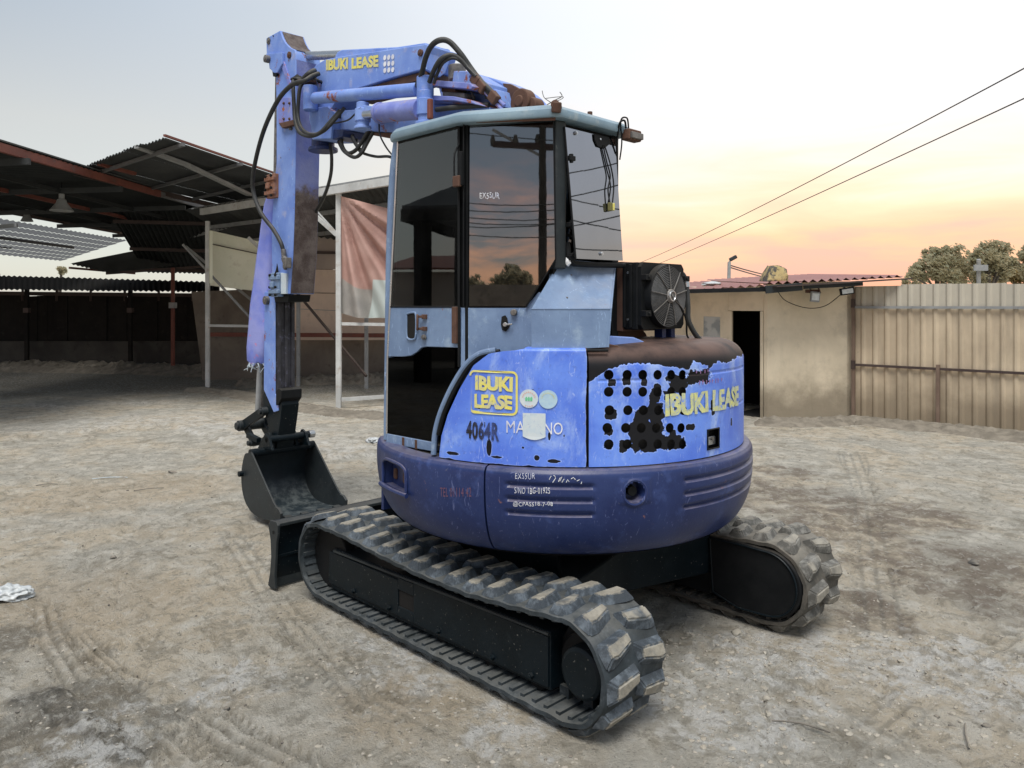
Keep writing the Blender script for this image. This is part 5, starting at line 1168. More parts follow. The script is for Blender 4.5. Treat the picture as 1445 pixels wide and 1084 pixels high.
def armrear():
    n = NT('arm_rear_paint'); z = n.xyz(n.pos)[2]
    blue = n.mix(n.step(n.noise(4, 6, .6), .35, .7), srgb(88, 104, 178), srgb(118, 128, 178))
    brn = n.mix(n.step(n.noise(9, 8, .72), .35, .65), (.050, .032, .028), (.13, .105, .095))
    msk = n.step(n.M('ADD', z, n.M('MULTIPLY', n.M('SUBTRACT', n.noise(3.5, 8, .7), .5), .5)), 2.62, 2.52)
    msk2 = n.step(n.M('ADD', z, n.M('MULTIPLY', n.M('SUBTRACT', n.noise(9, 6, .7), .5), .1)), 3.62, 3.66)
    n.put(n.b.inputs['Base Color'], n.mix(n.M('MAXIMUM', msk, msk2), blue, brn)); n.b.inputs['Roughness'].default_value = .6; n.bump(n.noise(25, 8, .75), .7, .012); return n.m
MT['armrear'] = armrear()
rear_strip('rear_face', [(395.5, 44), (399, 54), (403, 61), (409, 67), (416, 70)], .055, .235, MT['armrear'])
rear_strip('rear_face', [(417.5, 84), (417.5, 130), (417, 200), (415, 300), (413, 360), (409, 414)], .045, .245, MT['armrear'])
plate('near_side_web', [(377, 78), (389, 75), (398, 80), (414, 128), (409, 128), (394, 86), (378, 84)], .25, .262, MT['bluerust'], arm, .003)
plate('side_lug', [(375, 76), (398, 74), (398, 90), (391, 103), (386, 103), (381, 97), (379, 86)], .25, .275, MT['blue'], arm, .004)
pin(arm, 379.5, 84, .275, .03, 'dirtysteel', .035); pin(arm, 409, 78, .25, .026, 'rust', .012); pin(arm, 379.5, 58, .25, .028, 'dirtysteel', .008); pin(arm, 386, 51, .25, .006, 'blackm', .004)
plate('link_tab', [(384, 100), (391, 99), (390, 107), (385, 108)], .20, .27, MT['blackm'], arm, .003)
# arm cylinder rod into the top of the arm
a, b = Q3(417, 80, .14), Q3(500, 77, .14); m = MB(); m.cyl(Q3(405, 80, .14), b, .033, 22); ac = m.build('arm_cylinder_rod', MT['steel'], EX)
m = MB(); c = Q3(412, 80, .14); m.cyl(c+Vector((0, -.06, 0)), c+Vector((0, .06, 0)), .075, 22); m.cyl(Q3(414, 80, .14), Q3(424, 80, .14), .05, 18); m.build('rod_end', MT['rust'], ac, bevel=.006)
m = MB(); m.box(Q3(424, 103, .14), (.10, .13, .26)); m.box(Q3(431, 96, .10), (.12, .12, .16)); m.build('boom_end_lug', MT['rust'], EX, bevel=.02)
# flange bolts plate
plate('bolt_plate', [(392, 137), (411, 138), (412, 172), (397, 177), (392, 172)], .25, .268, MT['bluerust'], arm, .003)
for px, py in ((401, 146), (409, 146), (401, 168), (409, 168)): pin(arm, px, py, .268, .011, 'rust', .008, 'bolt')
plate('bolt_plate_edge', [(393, 174), (413, 169), (414, 176), (398, 181)], .25, .285, MT['rust'], arm, .003)
pin(arm, 412, 182, .25, .013, 'dirtysteel', .02, 'bolt')
# bucket cylinder on the front of the arm, its cover of blue cloth
m = MB(); m.cyl(Q3(392, 104, .15), Q3(389, 262, .15), .020, 14); bc = m.build('bucket_cylinder', MT['dirtysteel'], EX)
m = MB(); P = []
ring = 22; rows = [(387, 270, .055, .075), (383, 290, .075, .09), (380, 320, .09, .10), (377, 360, .11, .11), (374, 400, .125, .115), (371, 430, .13, .12), (369, 460, .135, .12), (367, 490, .135, .125), (366, 508, .125, .12), (366, 513, .11, .11)]
for j, (px, py, rx, ry) in enumerate(rows):
    c = Q3(px+6, py, .15)
    for k in range(ring):
        a = 2*math.pi*k/ring; w = 1+.10*math.sin(a*5+j*.25)+.05*math.sin(a*9-j*.5); jag = (random.uniform(-.025, .02) if j == len(rows)-1 else 0)
        P.append((c.x+rx*w*math.cos(a), c.y+ry*w*math.sin(a), c.z+jag))
m.add(P, [(j*ring+k, j*ring+(k+1) % ring, (j+1)*ring+(k+1) % ring, (j+1)*ring+k) for j in range(len(rows)-1) for k in range(ring)])
def cloth_mat():
    n = NT('painted_cloth'); b = n.mix(n.step(n.noise(3, 6, .6), .35, .65), srgb(104, 122, 208), srgb(140, 148, 208)); z = n.xyz(n.pos)[2]
    r = n.M('MULTIPLY', n.step(n.noise(11, 6, .7, loc=(2, 9, 4)), .60, .70), n.step(z, 1.9, 1.5)); b = n.mix(r, b, srgb(210, 110, 130)); n.put(n.b.inputs['Base Color'], b); n.b.inputs['Roughness'].default_value = .85; n.bump(n.noise(12, 7, .7), .5, .012); return n.m
MT['cloth'] = cloth_mat(); sl = m.build('cloth_sleeve', MT['cloth'], bc, smooth=70)
m = MB()
for k in range(46):
    a = random.random()*6.28; c = Q3(372, 511, .15); p = c+Vector((.12*math.cos(a), .115*math.sin(a), 0)); m.tube([p, p+Vector((random.uniform(-.02, .02), random.uniform(-.02, .02), -.03)), p+Vector((random.uniform(-.04, .04), random.uniform(-.04, .04), random.uniform(-.03, -.08)))], .0025, 4)
m.build('frayed_threads', MT['pale'], sl, kind='stuff')
for px, Y in ((366, .20), (371.5, .12)):
    m = MB(); m.cyl(Q3(px+1, 505, Y), Q3(px-3.5+.5, 590, Y), .021, 14); m.build('rod', MT['dirtysteel'] if Y == .12 else MT['galv'], bc)
# hose clamps
def clampblock(cx, cy_, mat, name):
    c = Q3(cx, cy_, .265); m = MB(); m.box(c, (.13, .05, .19)); m.box(c+Vector((0, .025, .055)), (.15, .03, .035)); m.box(c+Vector((0, .025, -.055)), (.15, .03, .035)); m.box(c+Vector((.01, .03, 0)), (.05, .04, .05)); o = m.build(name, mat, arm, bevel=.008)
    for sx in (-.05, .04):
        for sz in (.075, -.02, -.08): b_ = MB(); p = c+Vector((sx, .035, sz)); b_.cyl(p, p+Vector((0, .014, 0)), .011, 6); b_.build('bolt', MT['blackm'], o)
clampblock(385, 263, MT['rustorange'], 'hose_clamp'); clampblock(391, 402, MT['cab'], 'hose_clamp')
m = MB(); m.tube(spl([Q3(389, 395, .27), Q3(391, 382, .28), Q3(391, 372, .27)], 3), [.02, .02, .018, .012, .008, .004, .002], 10); m.build('pipe_cone', MT['blackm'], arm)
plate('clamp_backing', [(396, 385), (404, 386), (403, 415), (396, 415)], .25, .27, MT['pale'], arm, .003)
# lower sliding arm
la = plate('lower_arm', [(373, 412), (388, 412), (388, 556), (392, 562), (392, 580), (386, 582), (372, 550)], .065, .235, MT['blue'], EX, .005, .235)
pin(la, 378, 424, .235, .035, 'dirtysteel', .03)
m = MB(); xs = [Q(388, y, .235) for y in (420, 556)]
m.add([(x-.004, Y, z) for (x, z) in xs for Y in (.07, .23)], [(0, 1, 3, 2)]); m.build('slide_face', MT['slide'], la, smooth=0)
for Y in (.085, .205):
    m = MB(); m.span((xs[0][0]-.02, Y-.014, xs[1][1]), (xs[0][0]-.002, Y+.014, xs[0][1])); m.build('slide_rail', MT['slide'], la, bevel=.003)
m = MB(); m.span((xs[0][0]-.012, .13, xs[1][1]+.02), (xs[0][0]-.004, .155, xs[0][1])); m.build('slide_strip', MT['slide'], la)
plate('slide_collar', [(386, 416), (408, 416), (406, 426), (388, 427)], .05, .24, MT['blackm'], la, .004)
# black foot of the arm with knuckle
ft = plate('arm_foot', [(376, 548), (388, 558), (390, 566), (396, 562), (398, 572), (396, 590), (390, 634), (381, 634), (378, 600), (371, 575), (371, 556)], .075, .225, MT['black'], EX, .006, .225)
plate('foot_cheek', [(389, 552), (393, 548), (397, 551), (397, 563), (392, 572), (389, 572)], .06, .24, MT['blackm'], ft, .006, .24)
# bucket linkage
def bar2(name, p, q, Y0, Y1, w, mat, parent):
    a = Vector((*Q(*p, .22), 0)); b = Vector((*Q(*q, .22), 0)); d = (b-a).normalized(); nn = Vector((-d.y, d.x, 0)); P = []
    for c, s in ((a, 1), (b, -1)):
        for t in range(-90, 91, 30): r = R_(t); v = (nn*math.sin(r)-d*math.cos(r)*s)*w*(1 if True else 0); P.append(c+v*(1 if s == 1 else 1)*(1))
    P2 = P[:7]+P[7:][::-1]
    m = MB(); m.pry([(v.x, v.y) for v in P2], Y0, Y1); return m.build(name, mat, parent, bevel=.004)
for Y0, Y1 in ((.235, .26), (.04, .065)):
    lv = bar2('link_lever', (347, 600), (376, 580), Y0, Y1, .038, MT['black'], EX)
    bar2('link_lever', (347, 600), (360, 624), Y0-.02 if Y0 > .1 else Y0+.02, Y1-.02 if Y0 > .1 else Y1+.02, .035, MT['black'], EX)
for (px, py, Ya, Yb, r) in ((377, 580, .03, .275, .034), (347, 600, .02, .29, .045), (362, 624, .03, .28, .03)):
    m = MB(); c = Q3(px, py, .22); m.cyl(Vector((c.x, Ya, c.z)), Vector((c.x, Yb, c.z)), r, 20); m.cyl(Vector((c.x, Yb-.01, c.z)), Vector((c.x, Yb+.02, c.z)), r*.7, 14); m.build('link_pin', MT['plate'], EX, bevel=.004)
m = MB(); c = Q3(355, 617, .26); m.bar(c+Vector((-.13, 0, -.01)), c+Vector((.06, 0, .01)), .04, .04); m.build('link_stub', MT['black'], EX, bevel=.004)
# ------------------------------------------------------------------ excavator: bucket
BY0, BY1 = -.12, .42
prof = [(2.90, .535), (2.965, .52), (3.01, .44), (3.03, .34), (3.02, .24), (2.97, .15), (2.88, .09), (2.76, .065), (2.60, .07), (2.42, .095)]
pr = [(p.x, p.y) for p in spl([Vector((a, b, 0)) for a, b in prof], 4)]
m = MB(); inn = []
for i, p in enumerate(pr):
    a = Vector(pr[max(i-1, 0)]); b = Vector(pr[min(i+1, len(pr)-1)]); t = (b-a).normalized(); nn = Vector((t.y, -t.x)); c = Vector((2.72, .4)); nn = nn if nn.dot(c-Vector(p)) > 0 else -nn; inn.append((p[0]+nn.x*.014, p[1]+nn.y*.014))
m.pry(pr+inn[::-1], BY0, BY1)
def bucket_mat():
    n = NT('bucket_paint'); b = n.mix(n.step(n.noise(5, 6, .6), .35, .7), (.010, .017, .022), (.018, .028, .036)); z = n.xyz(n.pos)[2]
    d = n.M('MULTIPLY', n.step(n.noise(9, 8, .75), .42, .62), n.step(n.M('ADD', z, n.M('MULTIPLY', n.noise(6, 5, .6), .12)), .40, .20)); b = n.mix(n.M('MULTIPLY', d, .7), b, (.11, .125, .125)); n.put(n.b.inputs['Base Color'], b); n.b.inputs['Roughness'].default_value = .5; n.bump(n.noise(30, 6, .7), .3, .005); return n.m
MT['bucket'] = bucket_mat(); bk = m.build('bucket', MT['bucket'], EX, smooth=45)
sp = pr+[(2.42, .095), (2.385, .12), (2.39, .165), (2.45, .19), (2.50, .22), (2.86, .55)]
for Y in (BY1, BY0-.014):
    m = MB(); m.pry(sp, Y, Y+.014); s_ = m.build('side_plate', MT['plate'], bk, bevel=.003)
    m = MB(); m.pry([(2.385, .115), (2.38, .16), (2.42, .19), (2.47, .195), (2.50, .15), (2.47, .10)], Y-.004, Y+.018); m.build('side_cutter', MT['plate'], s_, bevel=.003)
m = MB(); m.cyl((2.885, BY0-.01, .535), (2.885, BY1+.01, .535), .032, 22); m.build('top_tube', MT['black'], bk, bevel=.003)
m = MB(); m.span((2.36, BY0, .088), (2.46, BY1, .104)); m.build('lip_plate', MT['black'], bk, bevel=.003)
for i in range(4):
    y = BY0+.06+i*(BY1-BY0-.12)/3; m = MB(); m.pry([(2.44, .125), (2.30, .118), (2.235, .098), (2.30, .088), (2.44, .082)], y-.03, y+.03); m.build('tooth', MT['plate'], bk, bevel=.005)
for y in (.045, .255):
    m = MB(); m.pry([(2.84, .56), (2.96, .555), (3.02, .50), (2.97, .66), (2.90, .68), (2.86, .64)], y-.012, y+.012); m.build('bucket_ear', MT['black'], bk, bevel=.004)
for Y0, Y1 in ((.30, .32), (-.02, .0)):
    m = MB(); m.pry([(2.74, .56), (2.98, .55), (2.86, .68), (2.80, .66)], Y0, Y1); m.build('bucket_gusset', MT['black'], bk, bevel=.003)
m = MB(); m.cyl((2.83, -.05, .635), (2.83, .32, .635), .028, 18); bp_ = m.build('bucket_pin', MT['black'], bk, bevel=.004); m = MB(); m.cyl((2.83, -.10, .635), (2.83, -.05, .635), .03, 16); m.build('pin_end', MT['steel'], bp_, bevel=.004)
m = MB(); m.cyl((3.0, BY1+.005, .36), (3.0, BY1+.05, .36), .022, 12); m.build('side_stud', MT['black'], bk, bevel=.003)
# ------------------------------------------------------------------ hoses
def hose(pts, r=.014, name='hose', mat='hose', parent=EX, k=6):
    P = [Q3(px, py, Y) for px, py, Y in pts]; m = MB(); m.tube(spl(P, k), r, 8); return m.build(name, MT[mat], parent, smooth=60)
hose([(450, 104, .30), (440, 108, .36), (430, 114, .42), (412, 120, .44), (392, 142, .44), (372, 185, .42), (359, 235, .38), (357, 268, .35), (368, 300, .33), (385, 323, .30), (396, 342, .29), (400, 355, .28)], .017)
m = MB(); m.cyl(Q3(400, 352, .28), Q3(401, 366, .28), .020, 12); m.cyl(Q3(401, 364, .28), Q3(404, 372, .28), .026, 10); m.box(Q3(405, 371, .29), (.05, .05, .08)); m.cyl(Q3(403, 373, .28), Q3(402.5, 380, .27), .016, 10); m.build('hose_coupling', MT['dirtysteel'], EX, bevel=.004)
hose([(446, 103, .28), (428, 112, .30), (415, 113, .34), (414, 125, .36), (415, 150, .36), (417, 172, .38), (423, 187, .40), (437, 192, .40), (452, 187, .38), (466, 172, .34), (480, 156, .30)], .015)
hose([(440, 108, .30), (425, 120, .36), (421, 145, .37), (421, 168, .38), (428, 184, .40), (442, 190, .40), (458, 184, .36), (475, 166, .32), (486, 152, .28)], .013)
hose([(444, 100, .30), (436, 104, .36), (428, 112, .36), (424, 120, .32)], .02)
hose([(426, 118, .3), (436, 112, .34), (446, 112, .33), (454, 116, .28)], .006, 'thin_cable')
m = MB(); m.add([tuple(Vector(v)+Q3(420, 114, .30)) for v in rock(.055, 3, 2)[0]], rock(.055, 3, 2)[1]); m.build('hose_tangle', MT['blackm'], EX)
hose([(466, 203, .14), (468, 222, .14), (467, 245, .12), (461, 268, .1), (452, 288, .08), (441, 306, .05)], .013)
hose([(484, 186, .20), (482, 203, .22), (490, 216, .24), (502, 212, .24), (512, 198, .22), (520, 184, .2)], .014)
hose([(496, 188, .16), (500, 200, .2), (510, 212, .22), (516, 200, .2), (524, 184, .16)], .013)
hose([(478, 200, .2), (486, 214, .24), (500, 222, .25), (510, 216, .24), (518, 202, .2), (528, 184, .18)], .013)
hose([(504, 190, .12), (503, 205, .14), (510, 215, .16), (530, 221, .2), (548, 221, .25), (562, 226, .3)], .010)
hose([(535, 172, .3), (536, 190, .3), (545, 208, .3), (556, 222, .35)], .0055, 'thin_cable')
hose([(472, 174, .26), (490, 170, .28), (500, 162, .3), (508, 154, .3)], .006, 'thin_cable')
hose([(588, 122, .34), (595, 105, .36), (600, 84, .38), (608, 66, .38), (620, 57, .36), (634, 59, .32), (650, 76, .28), (664, 96, .24), (680, 118, .22), (692, 134, .22)], .017)
hose([(606, 116, .34), (612, 100, .36), (622, 84, .36), (636, 78, .32), (650, 84, .28), (664, 100, .25), (684, 120, .23), (700, 136, .23)], .015)
hose([(612, 118, .34), (618, 102, .34), (626, 88, .34), (640, 82, .31), (654, 90, .27), (672, 108, .25)], .010)
hose([(655, 130, .20), (664, 128, .22), (668, 138, .22), (670, 144, .2)], .007, 'thin_cable')
hose([(616, 155, .30), (640, 152, .28), (690, 148, .2)], .016)
hose([(480, 156, .24), (478, 170, .2), (470, 188, .16)], .012)
MT['galvd'] = paint('dark_galvanised', (.10, .105, .11), (.14, .145, .15), (.08, .07, .06), .55, 3, rust=.15, dust=.1)  # darker tone of the galvanised steel
MT['sheetmid'] = paint('worn_roof_sheet', (.028, .031, .033), (.05, .054, .055), (.03, .027, .022), .7, 1.2, rust=.1, dust=0, streak=0)
def clear_mat():
    n = NT('weathered_clear_sheet'); b = n.mix(n.noise(3, 6, .6), (.07, .073, .077), (.13, .135, .14)); n.put(n.b.inputs['Base Color'], b); n.b.inputs['Roughness'].default_value = .6
    t = n.N('ShaderNodeBsdfTranslucent'); n.put(t.inputs[0], (.16, .165, .17)); mx = n.N('ShaderNodeMixShader'); mx.inputs[0].default_value = .55; n.L(n.b.outputs[0], mx.inputs[1]); n.L(t.outputs[0], mx.inputs[2]); n.L(mx.outputs[0], n.out.inputs[0]); return n.m
MT['clearsheet'] = clear_mat()
# ------------------------------------------------------------------ corrugated sheets
def corr(name, A, B, D, C, nsheet, ribs, amp, mat, parent, over=.02, jag=0, box=False, thick=0, lift=None):
    """A-B is the eave (across the ribs), D-C the opposite edge; one object per sheet"""
    A, B, C, D = map(Vector, (A, B, C, D)); out = []
    for s in range(nsheet):
        t0, t1 = s/nsheet, (s+1)/nsheet+(over/nsheet if s < nsheet-1 else 0); m = MB(); n = ribs*(6 if box else 4); e0 = random.uniform(-jag, jag); e1 = random.uniform(-jag, jag)
        off = .004*(s % 2)
        for i in range(n+1):
            t = t0+(t1-t0)*i/n; a = A.lerp(B, t); d = D.lerp(C, t); up = (B-A).cross(D-A).normalized()
            if lift is not None and up.dot(Vector(lift)) < 0: up = -up
            if box: h = (0, 0, 0, 0, 1, 1)[i % 6]*amp
            else: h = math.sin(2*math.pi*i/4)*amp
            L = (d-a); Ln = L.normalized(); a2 = a+up*(h+off)+Ln*e0; d2 = d+up*(h+off)+Ln*e1
            m.v += [tuple(a2), tuple(d2)]
        m.f = [(2*i, 2*i+1, 2*i+3, 2*i+2) for i in range(n)]
        out.append(m.build(name, mat, parent, smooth=60 if not box else 20))
    return out
def P2(px, py, z):
    """point of height z seen at a pixel"""
    q = ray(px, py); return CAM+q*((z-CAM.z)/q.z)
def post_at(px, ytop, ybase, w, mat, parent, name='post', dz=0, d=None):
    b = gnd(px, ybase); dd = (b-CAM).dot(VD); t = at(px, ytop, dd); m = MB(); m.box(((b.x+t.x)/2, (b.y+t.y)/2, (t.z+b.z)/2-.05), (w, w, t.z-b.z+.1), Matrix.Rotation(math.atan2(RD.y, RD.x), 3, 'Z')); o = m.build(name, mat, parent, bevel=.006); return o
# ------------------------------------------------------------------ big open shed at the left
SH = thing('open_shed', 'big dark open shed with patched corrugated roof at left', 'shed', tuple(gnd(100, 545)))
# roof A: level dark roof whose front edge carries a red beam
XW = -6.75                                            # the sheets run away from the yard, X to the left
def cp3(x, d, z): return Vector((CAM.x, CAM.y, 0))+RD*x+Vector((VD.x, VD.y, 0))*d+Vector((0, 0, z))
A0, A1 = cp3(-6.98, 8.0, 3.82), cp3(-6.72, 21.5, 3.88)
corr('roof_sheet', A0+Vector((0, 0, .06)), A1+Vector((0, 0, .06)), cp3(-11.0, 8.0, 3.70), cp3(-11.0, 21.5, 3.70), 14, 7, .014, MT['sheetdark'], SH, jag=.05)
m = MB(); m.bar(A0, A0.lerp(A1, .52), .06, .12); m.build('front_beam', MT['redsteel'], SH); m = MB(); m.bar(A0.lerp(A1, .52), A1, .06, .10); m.build('front_beam', MT['galvd'], SH)
m = MB(); m.bar(A0+Vector((0, 0, .09)), A1+Vector((0, 0, .09)), .09, .02); m.build('edge_flashing', MT['sheetgrey'], SH)
for x, nm in ((-7.9, 'sheetdark'), (-8.8, 'redsteel'), (-9.7, 'sheetdark'), (-10.8, 'brownsteel')): m = MB(); m.bar(cp3(x, 8.0, 3.68), cp3(x, 21.5, 3.68), .05, .07); m.build('purlin', MT[nm], SH)
for k in range(6): m = MB(); d = 8.3+k*2.6; m.bar(cp3(-6.8, d, 3.72), cp3(-11.0, d, 3.60), .05, .09); m.build('rafter', MT['sheetmid'], SH)
# roof B: raised sheets tilted over the middle
Ba, Bb, Bc = at(105, 239, 13.0), at(232, 194, 11.0), at(400, 251, 14.2); Bd = Ba+(Bc-Bb)
Bb2 = Bb; 
corr('raised_roof_sheet', Ba, Bb, Bd+(Bd-Ba)*.45, Bc+(Bc-Bb)*.45, 5, 6, .02, MT['sheetmid'], SH, jag=.04, lift=(0, 0, 1))
m = MB(); m.bar(Bb+Vector((0, 0, .03)), Bc+(Bc-Bb)*.45+Vector((0, 0, .03)), .04, .03); m.build('red_edge_trim', MT['redsteel'], SH)
u = (Bb-Ba); w = (Bc-Bb)
for f in (.10, .55, .95): m = MB(); m.bar(Ba+w*f-u*.02+Vector((0, 0, -.05)), Bb+w*f+u*.04+Vector((0, 0, -.05)), .05, .05); m.build('purlin', MT['galvd'], SH)
m = MB(); m.bar(at(193, 207, 11.5), at(262, 232, 12.5), .10, .05); m.bar(at(262, 232, 12.5), at(352, 275, 14.6), .10, .05); m.build('main_rafter', MT['galv'], SH)
m = MB(); m.bar(Ba+Vector((0, 0, -.06)), Ba+w*1.4+Vector((0, 0, -.06)), .06, .09); m.build('edge_rafter', MT['brownsteel'], SH)
m = MB(); m.bar(at(140, 231, 12.6), at(190, 245, 13.3), .08, .06); m.build('red_strut', MT['redsteel'], SH)
# roof C: lower pitch falling to the back wall, and the perforated strip with daylight through its holes
c0, c1 = at(150, 292, 17), at(470, 300, 17); c2, c3 = at(470, 392, 21.5), at(205, 384, 21.5)
corr('rear_roof_sheet', c0, c1, c3, c2, 7, 6, .02, MT['sheetdark'], SH, jag=.03)
for f in (.15, .55, .9): m = MB(); m.bar(c0.lerp(c3, f)-Vector((0, 0, .06)), c1.lerp(c2, f)-Vector((0, 0, .06)), .05, .08); m.build('purlin', MT['brownsteel'], SH)
m = MB(); m.bar(at(205, 352, 20.5), at(330, 318, 17.5), .06, .06); m.build('tie_rod', MT['galv'], SH)
for k in range(8):
    x0 = -11.25-k*.56; z0_ = 3.60-.045*k; dk = 22.6+.55*k; a = cp3(x0, 8, z0_); b = cp3(x0, dk, z0_-.02); a2 = cp3(x0-.50, 8, z0_-.035); b2 = cp3(x0-.50, dk+.4, z0_-.055); corr('roof_slat', a, b, a2, b2, 1, 70, .018, MT['clearsheet'], SH)
for x in (-12.6, -14.4): m = MB(); m.bar(cp3(x, 8, 3.36), cp3(x, 22.2, 3.34), .06, .07); m.build('slat_rail', MT['sheetmid'], SH)
for d in (13.5, 17.5): m = MB(); m.bar(cp3(-11.2, d, 3.50), cp3(-15.8, d, 3.12), .07, .08); m.build('slat_brace', MT['galv'], SH)
cc0, cc1, cc2, cc3 = at(100, 372, 19), at(160, 386, 19.3), at(262, 372, 21), at(210, 350, 21)
corr('sagging_sheet', cc0, cc1, cc3, cc2, 2, 5, .02, MT['sheetgrey'], SH, jag=.06)
m = MB(); m.bar(at(98, 378, 18.9), at(190, 386, 21), .05, .05); m.build('red_strut', MT['redsteel'], SH)
m = MB(); m.bar(at(0, 388, 20), at(-200, 384, 19), .05, .05); m.build('tie_rod', MT['galv'], SH)
# rear lean-to roof and wall
r0, r1, r2, r3 = at(-420, 377, 20.8), at(310, 398, 20.9), at(310, 412, 19.4), at(-420, 404, 19.3)
corr('lean_to_sheet', r0, r1, r3, r2, 12, 8, .02, MT['backwall'], SH, jag=.02)
m = MB(); m.bar(at(-420, 410, 20.6), at(310, 417, 20.6), .05, .10); m.build('wall_rail', MT['brownsteel'], SH)
for k in range(15): px = -400+k*48; m = MB(); m.bar(at(px, 400, 20.7), at(px, 425, 20.7), .05, .05); m.build('rail_stub', MT['brownsteel'], SH)
BW = thing('shed_back_wall', 'dark board wall on a low concrete base at the back of the shed', 'wall', tuple(gnd(100, 519)))
b0, b1 = gnd(-430, 519.5), gnd(420, 519.5); L = (b1-b0); n = 60
for k in range(n):
    if random.random() < .0: continue
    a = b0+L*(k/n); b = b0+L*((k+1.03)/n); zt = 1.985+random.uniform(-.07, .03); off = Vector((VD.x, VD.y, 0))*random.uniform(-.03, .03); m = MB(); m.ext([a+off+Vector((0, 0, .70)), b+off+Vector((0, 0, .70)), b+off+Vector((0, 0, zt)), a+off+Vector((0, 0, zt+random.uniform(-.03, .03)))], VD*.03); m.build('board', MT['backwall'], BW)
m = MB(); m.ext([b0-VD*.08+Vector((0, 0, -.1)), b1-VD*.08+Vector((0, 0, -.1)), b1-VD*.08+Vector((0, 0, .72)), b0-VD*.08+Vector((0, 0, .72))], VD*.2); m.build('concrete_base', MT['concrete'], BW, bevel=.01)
ORN = Matrix.Rotation(math.atan2(RD.y, RD.x), 3, 'Z')
post_at(244, 378, 526, .075, MT['redsteel'], SH); post_at(38, 400, 521, .09, MT['backwall'], SH); post_at(184, 400, 521, .09, MT['backwall'], SH)
m = MB(); c = at(244, 431, (gnd(244, 526)-CAM).dot(VD)); m.box(c, (.15, .14, .14), ORN); m.build('post_collar', MT['galv'], SH)
for px in (38, 184): m = MB(); m.box(at(px, 438, 19.9), (.13, .12, .12), ORN); m.build('post_collar', MT['brownsteel'], SH)
m = MB(); m.bar(at(150, 386, 19.5), at(292, 376, 19.4), .05, .06); m.build('tie_beam', MT['brownsteel'], SH)
m = MB(); m.bar(at(262, 348, 17), at(412, 470, 17.6), .06, .06); m.build('diagonal_brace', MT['galv'], SH)
for (px, py, d, s) in ((87, 290, 13.5, .19), (38, 306, 16.5, .12)):
    c = at(px, py, d); lp = thing('shed_lamp', 'conical lamp shade hanging under the dark roof, the nearer and larger one' if s > .15 else 'small round lamp hanging near the bright gap of the dark roof', 'lamp', tuple(c))
    m = MB(); m.lathe([(.03*s/.19, .12), (.07*s/.19, .10), (.09*s/.19, .04), (s, -.09), (s*.97, -.10), (.05, .02)], 24, c=tuple(c)); m.build('lamp_shade', MT['galv'], lp); m = MB(); m.cyl(c+Vector((0, 0, .10)), c+Vector((0, 0, .20)), .045*s/.19, 12); m.build('lamp_socket', MT['galv'], lp); m = MB(); m.cyl(c+Vector((0, 0, .2)), c+Vector((0, 0, .55 if s > .15 else .8)), .008, 6); m.build('lamp_cord', MT['blackm'], lp)
# ------------------------------------------------------------------ lean-to with the tarp, right of the shed
LT = thing('lean_to_shelter', 'open lean-to on pale steel posts beside the dark shed', 'shelter', tuple(gnd(478, 575)))
ZB = 3.585
q0, q1 = P2(284, 299, ZB), P2(600, 248, ZB); 
pp = gnd(293, 550), gnd(478, 575)
m = MB(); m.bar(q0, q1, .07, .13); m.build('front_channel', MT['white'], LT, bevel=.004)
m = MB(); m.bar(P2(268, 296, 3.72), P2(600, 241, 3.72), .12, .025); m.build('roof_edge', MT['galv'], LT)
bk_ = Vector((VD.x, VD.y, 0))*4.6+Vector((RD.x, RD.y, 0))*.2+Vector((0, 0, -.75))
e0 = P2(262, 297, 3.70)
corr('roof_sheet', e0, P2(600, 243, 3.70), e0+bk_, P2(600, 243, 3.70)+bk_, 6, 7, .02, MT['sheetgrey'], LT, jag=.03)
for f in (.25, .55, .9): m = MB(); m.bar(e0+bk_*f-Vector((0, 0, .06)), P2(600, 243, 3.70)+bk_*f-Vector((0, 0, .06)), .05, .08); m.build('purlin', MT['brownsteel' if f > .8 else 'galv'], LT)
post_at(293, 312, 550, .075, MT['white'], LT); post_at(478, 268, 575, .085, MT['white'], LT)
m = MB(); m.bar(at(297, 400, 15.45), at(297, 326, 15.45), .06, .06); m.build('panel_batten', MT['cream'], LT)
post_at(517, 445, 549, .07, MT['galv'], LT); post_at(421, 400, 545, .07, MT['galv'], LT)
m = MB(); m.bar(at(420, 282, 13.2), at(476, 332, 12.9), .07, .06); m.bar(at(478, 332, 12.85), at(440, 290, 13.2), .02, .02); m.build('knee_brace', MT['white'], LT)
m = MB(); m.bar(at(350, 335, 15.5), at(372, 356, 15.6), .07, .06); m.build('knee_brace', MT['white'], LT)
m = MB(); m.bar(at(295, 459.5, 15.4), at(372, 460.5, 15.2), .05, .05); m.build('rail', MT['white'], LT); m = MB(); m.bar(at(480, 457, 12.8), at(600, 459, 12.5), .05, .05); m.build('rail', MT['white'], LT)
m = MB(); m.bar(at(482, 564, 12.7), at(600, 556, 13.4), .06, .06); m.build('floor_rail', MT['white'], LT)
m = MB(); m.bar(at(290, 472, 16.9), at(640, 474, 16.6), .06, .09); m.build('red_rail', MT['redsteel'], LT)
m = MB(); m.bar(at(418, 412, 16), at(517, 531, 14.4), .04, .04); m.build('diagonal_brace', MT['brownsteel'], LT)
m = MB(); m.bar(at(258, 345, 15.6), at(362, 458, 15.4), .04, .04); m.build('diagonal_brace', MT['galv'], LT)
m = MB(); m.bar(at(420, 436, 16.4), at(640, 446, 16.2), .012, .012); m.build('guy_wire', MT['galv'], LT)
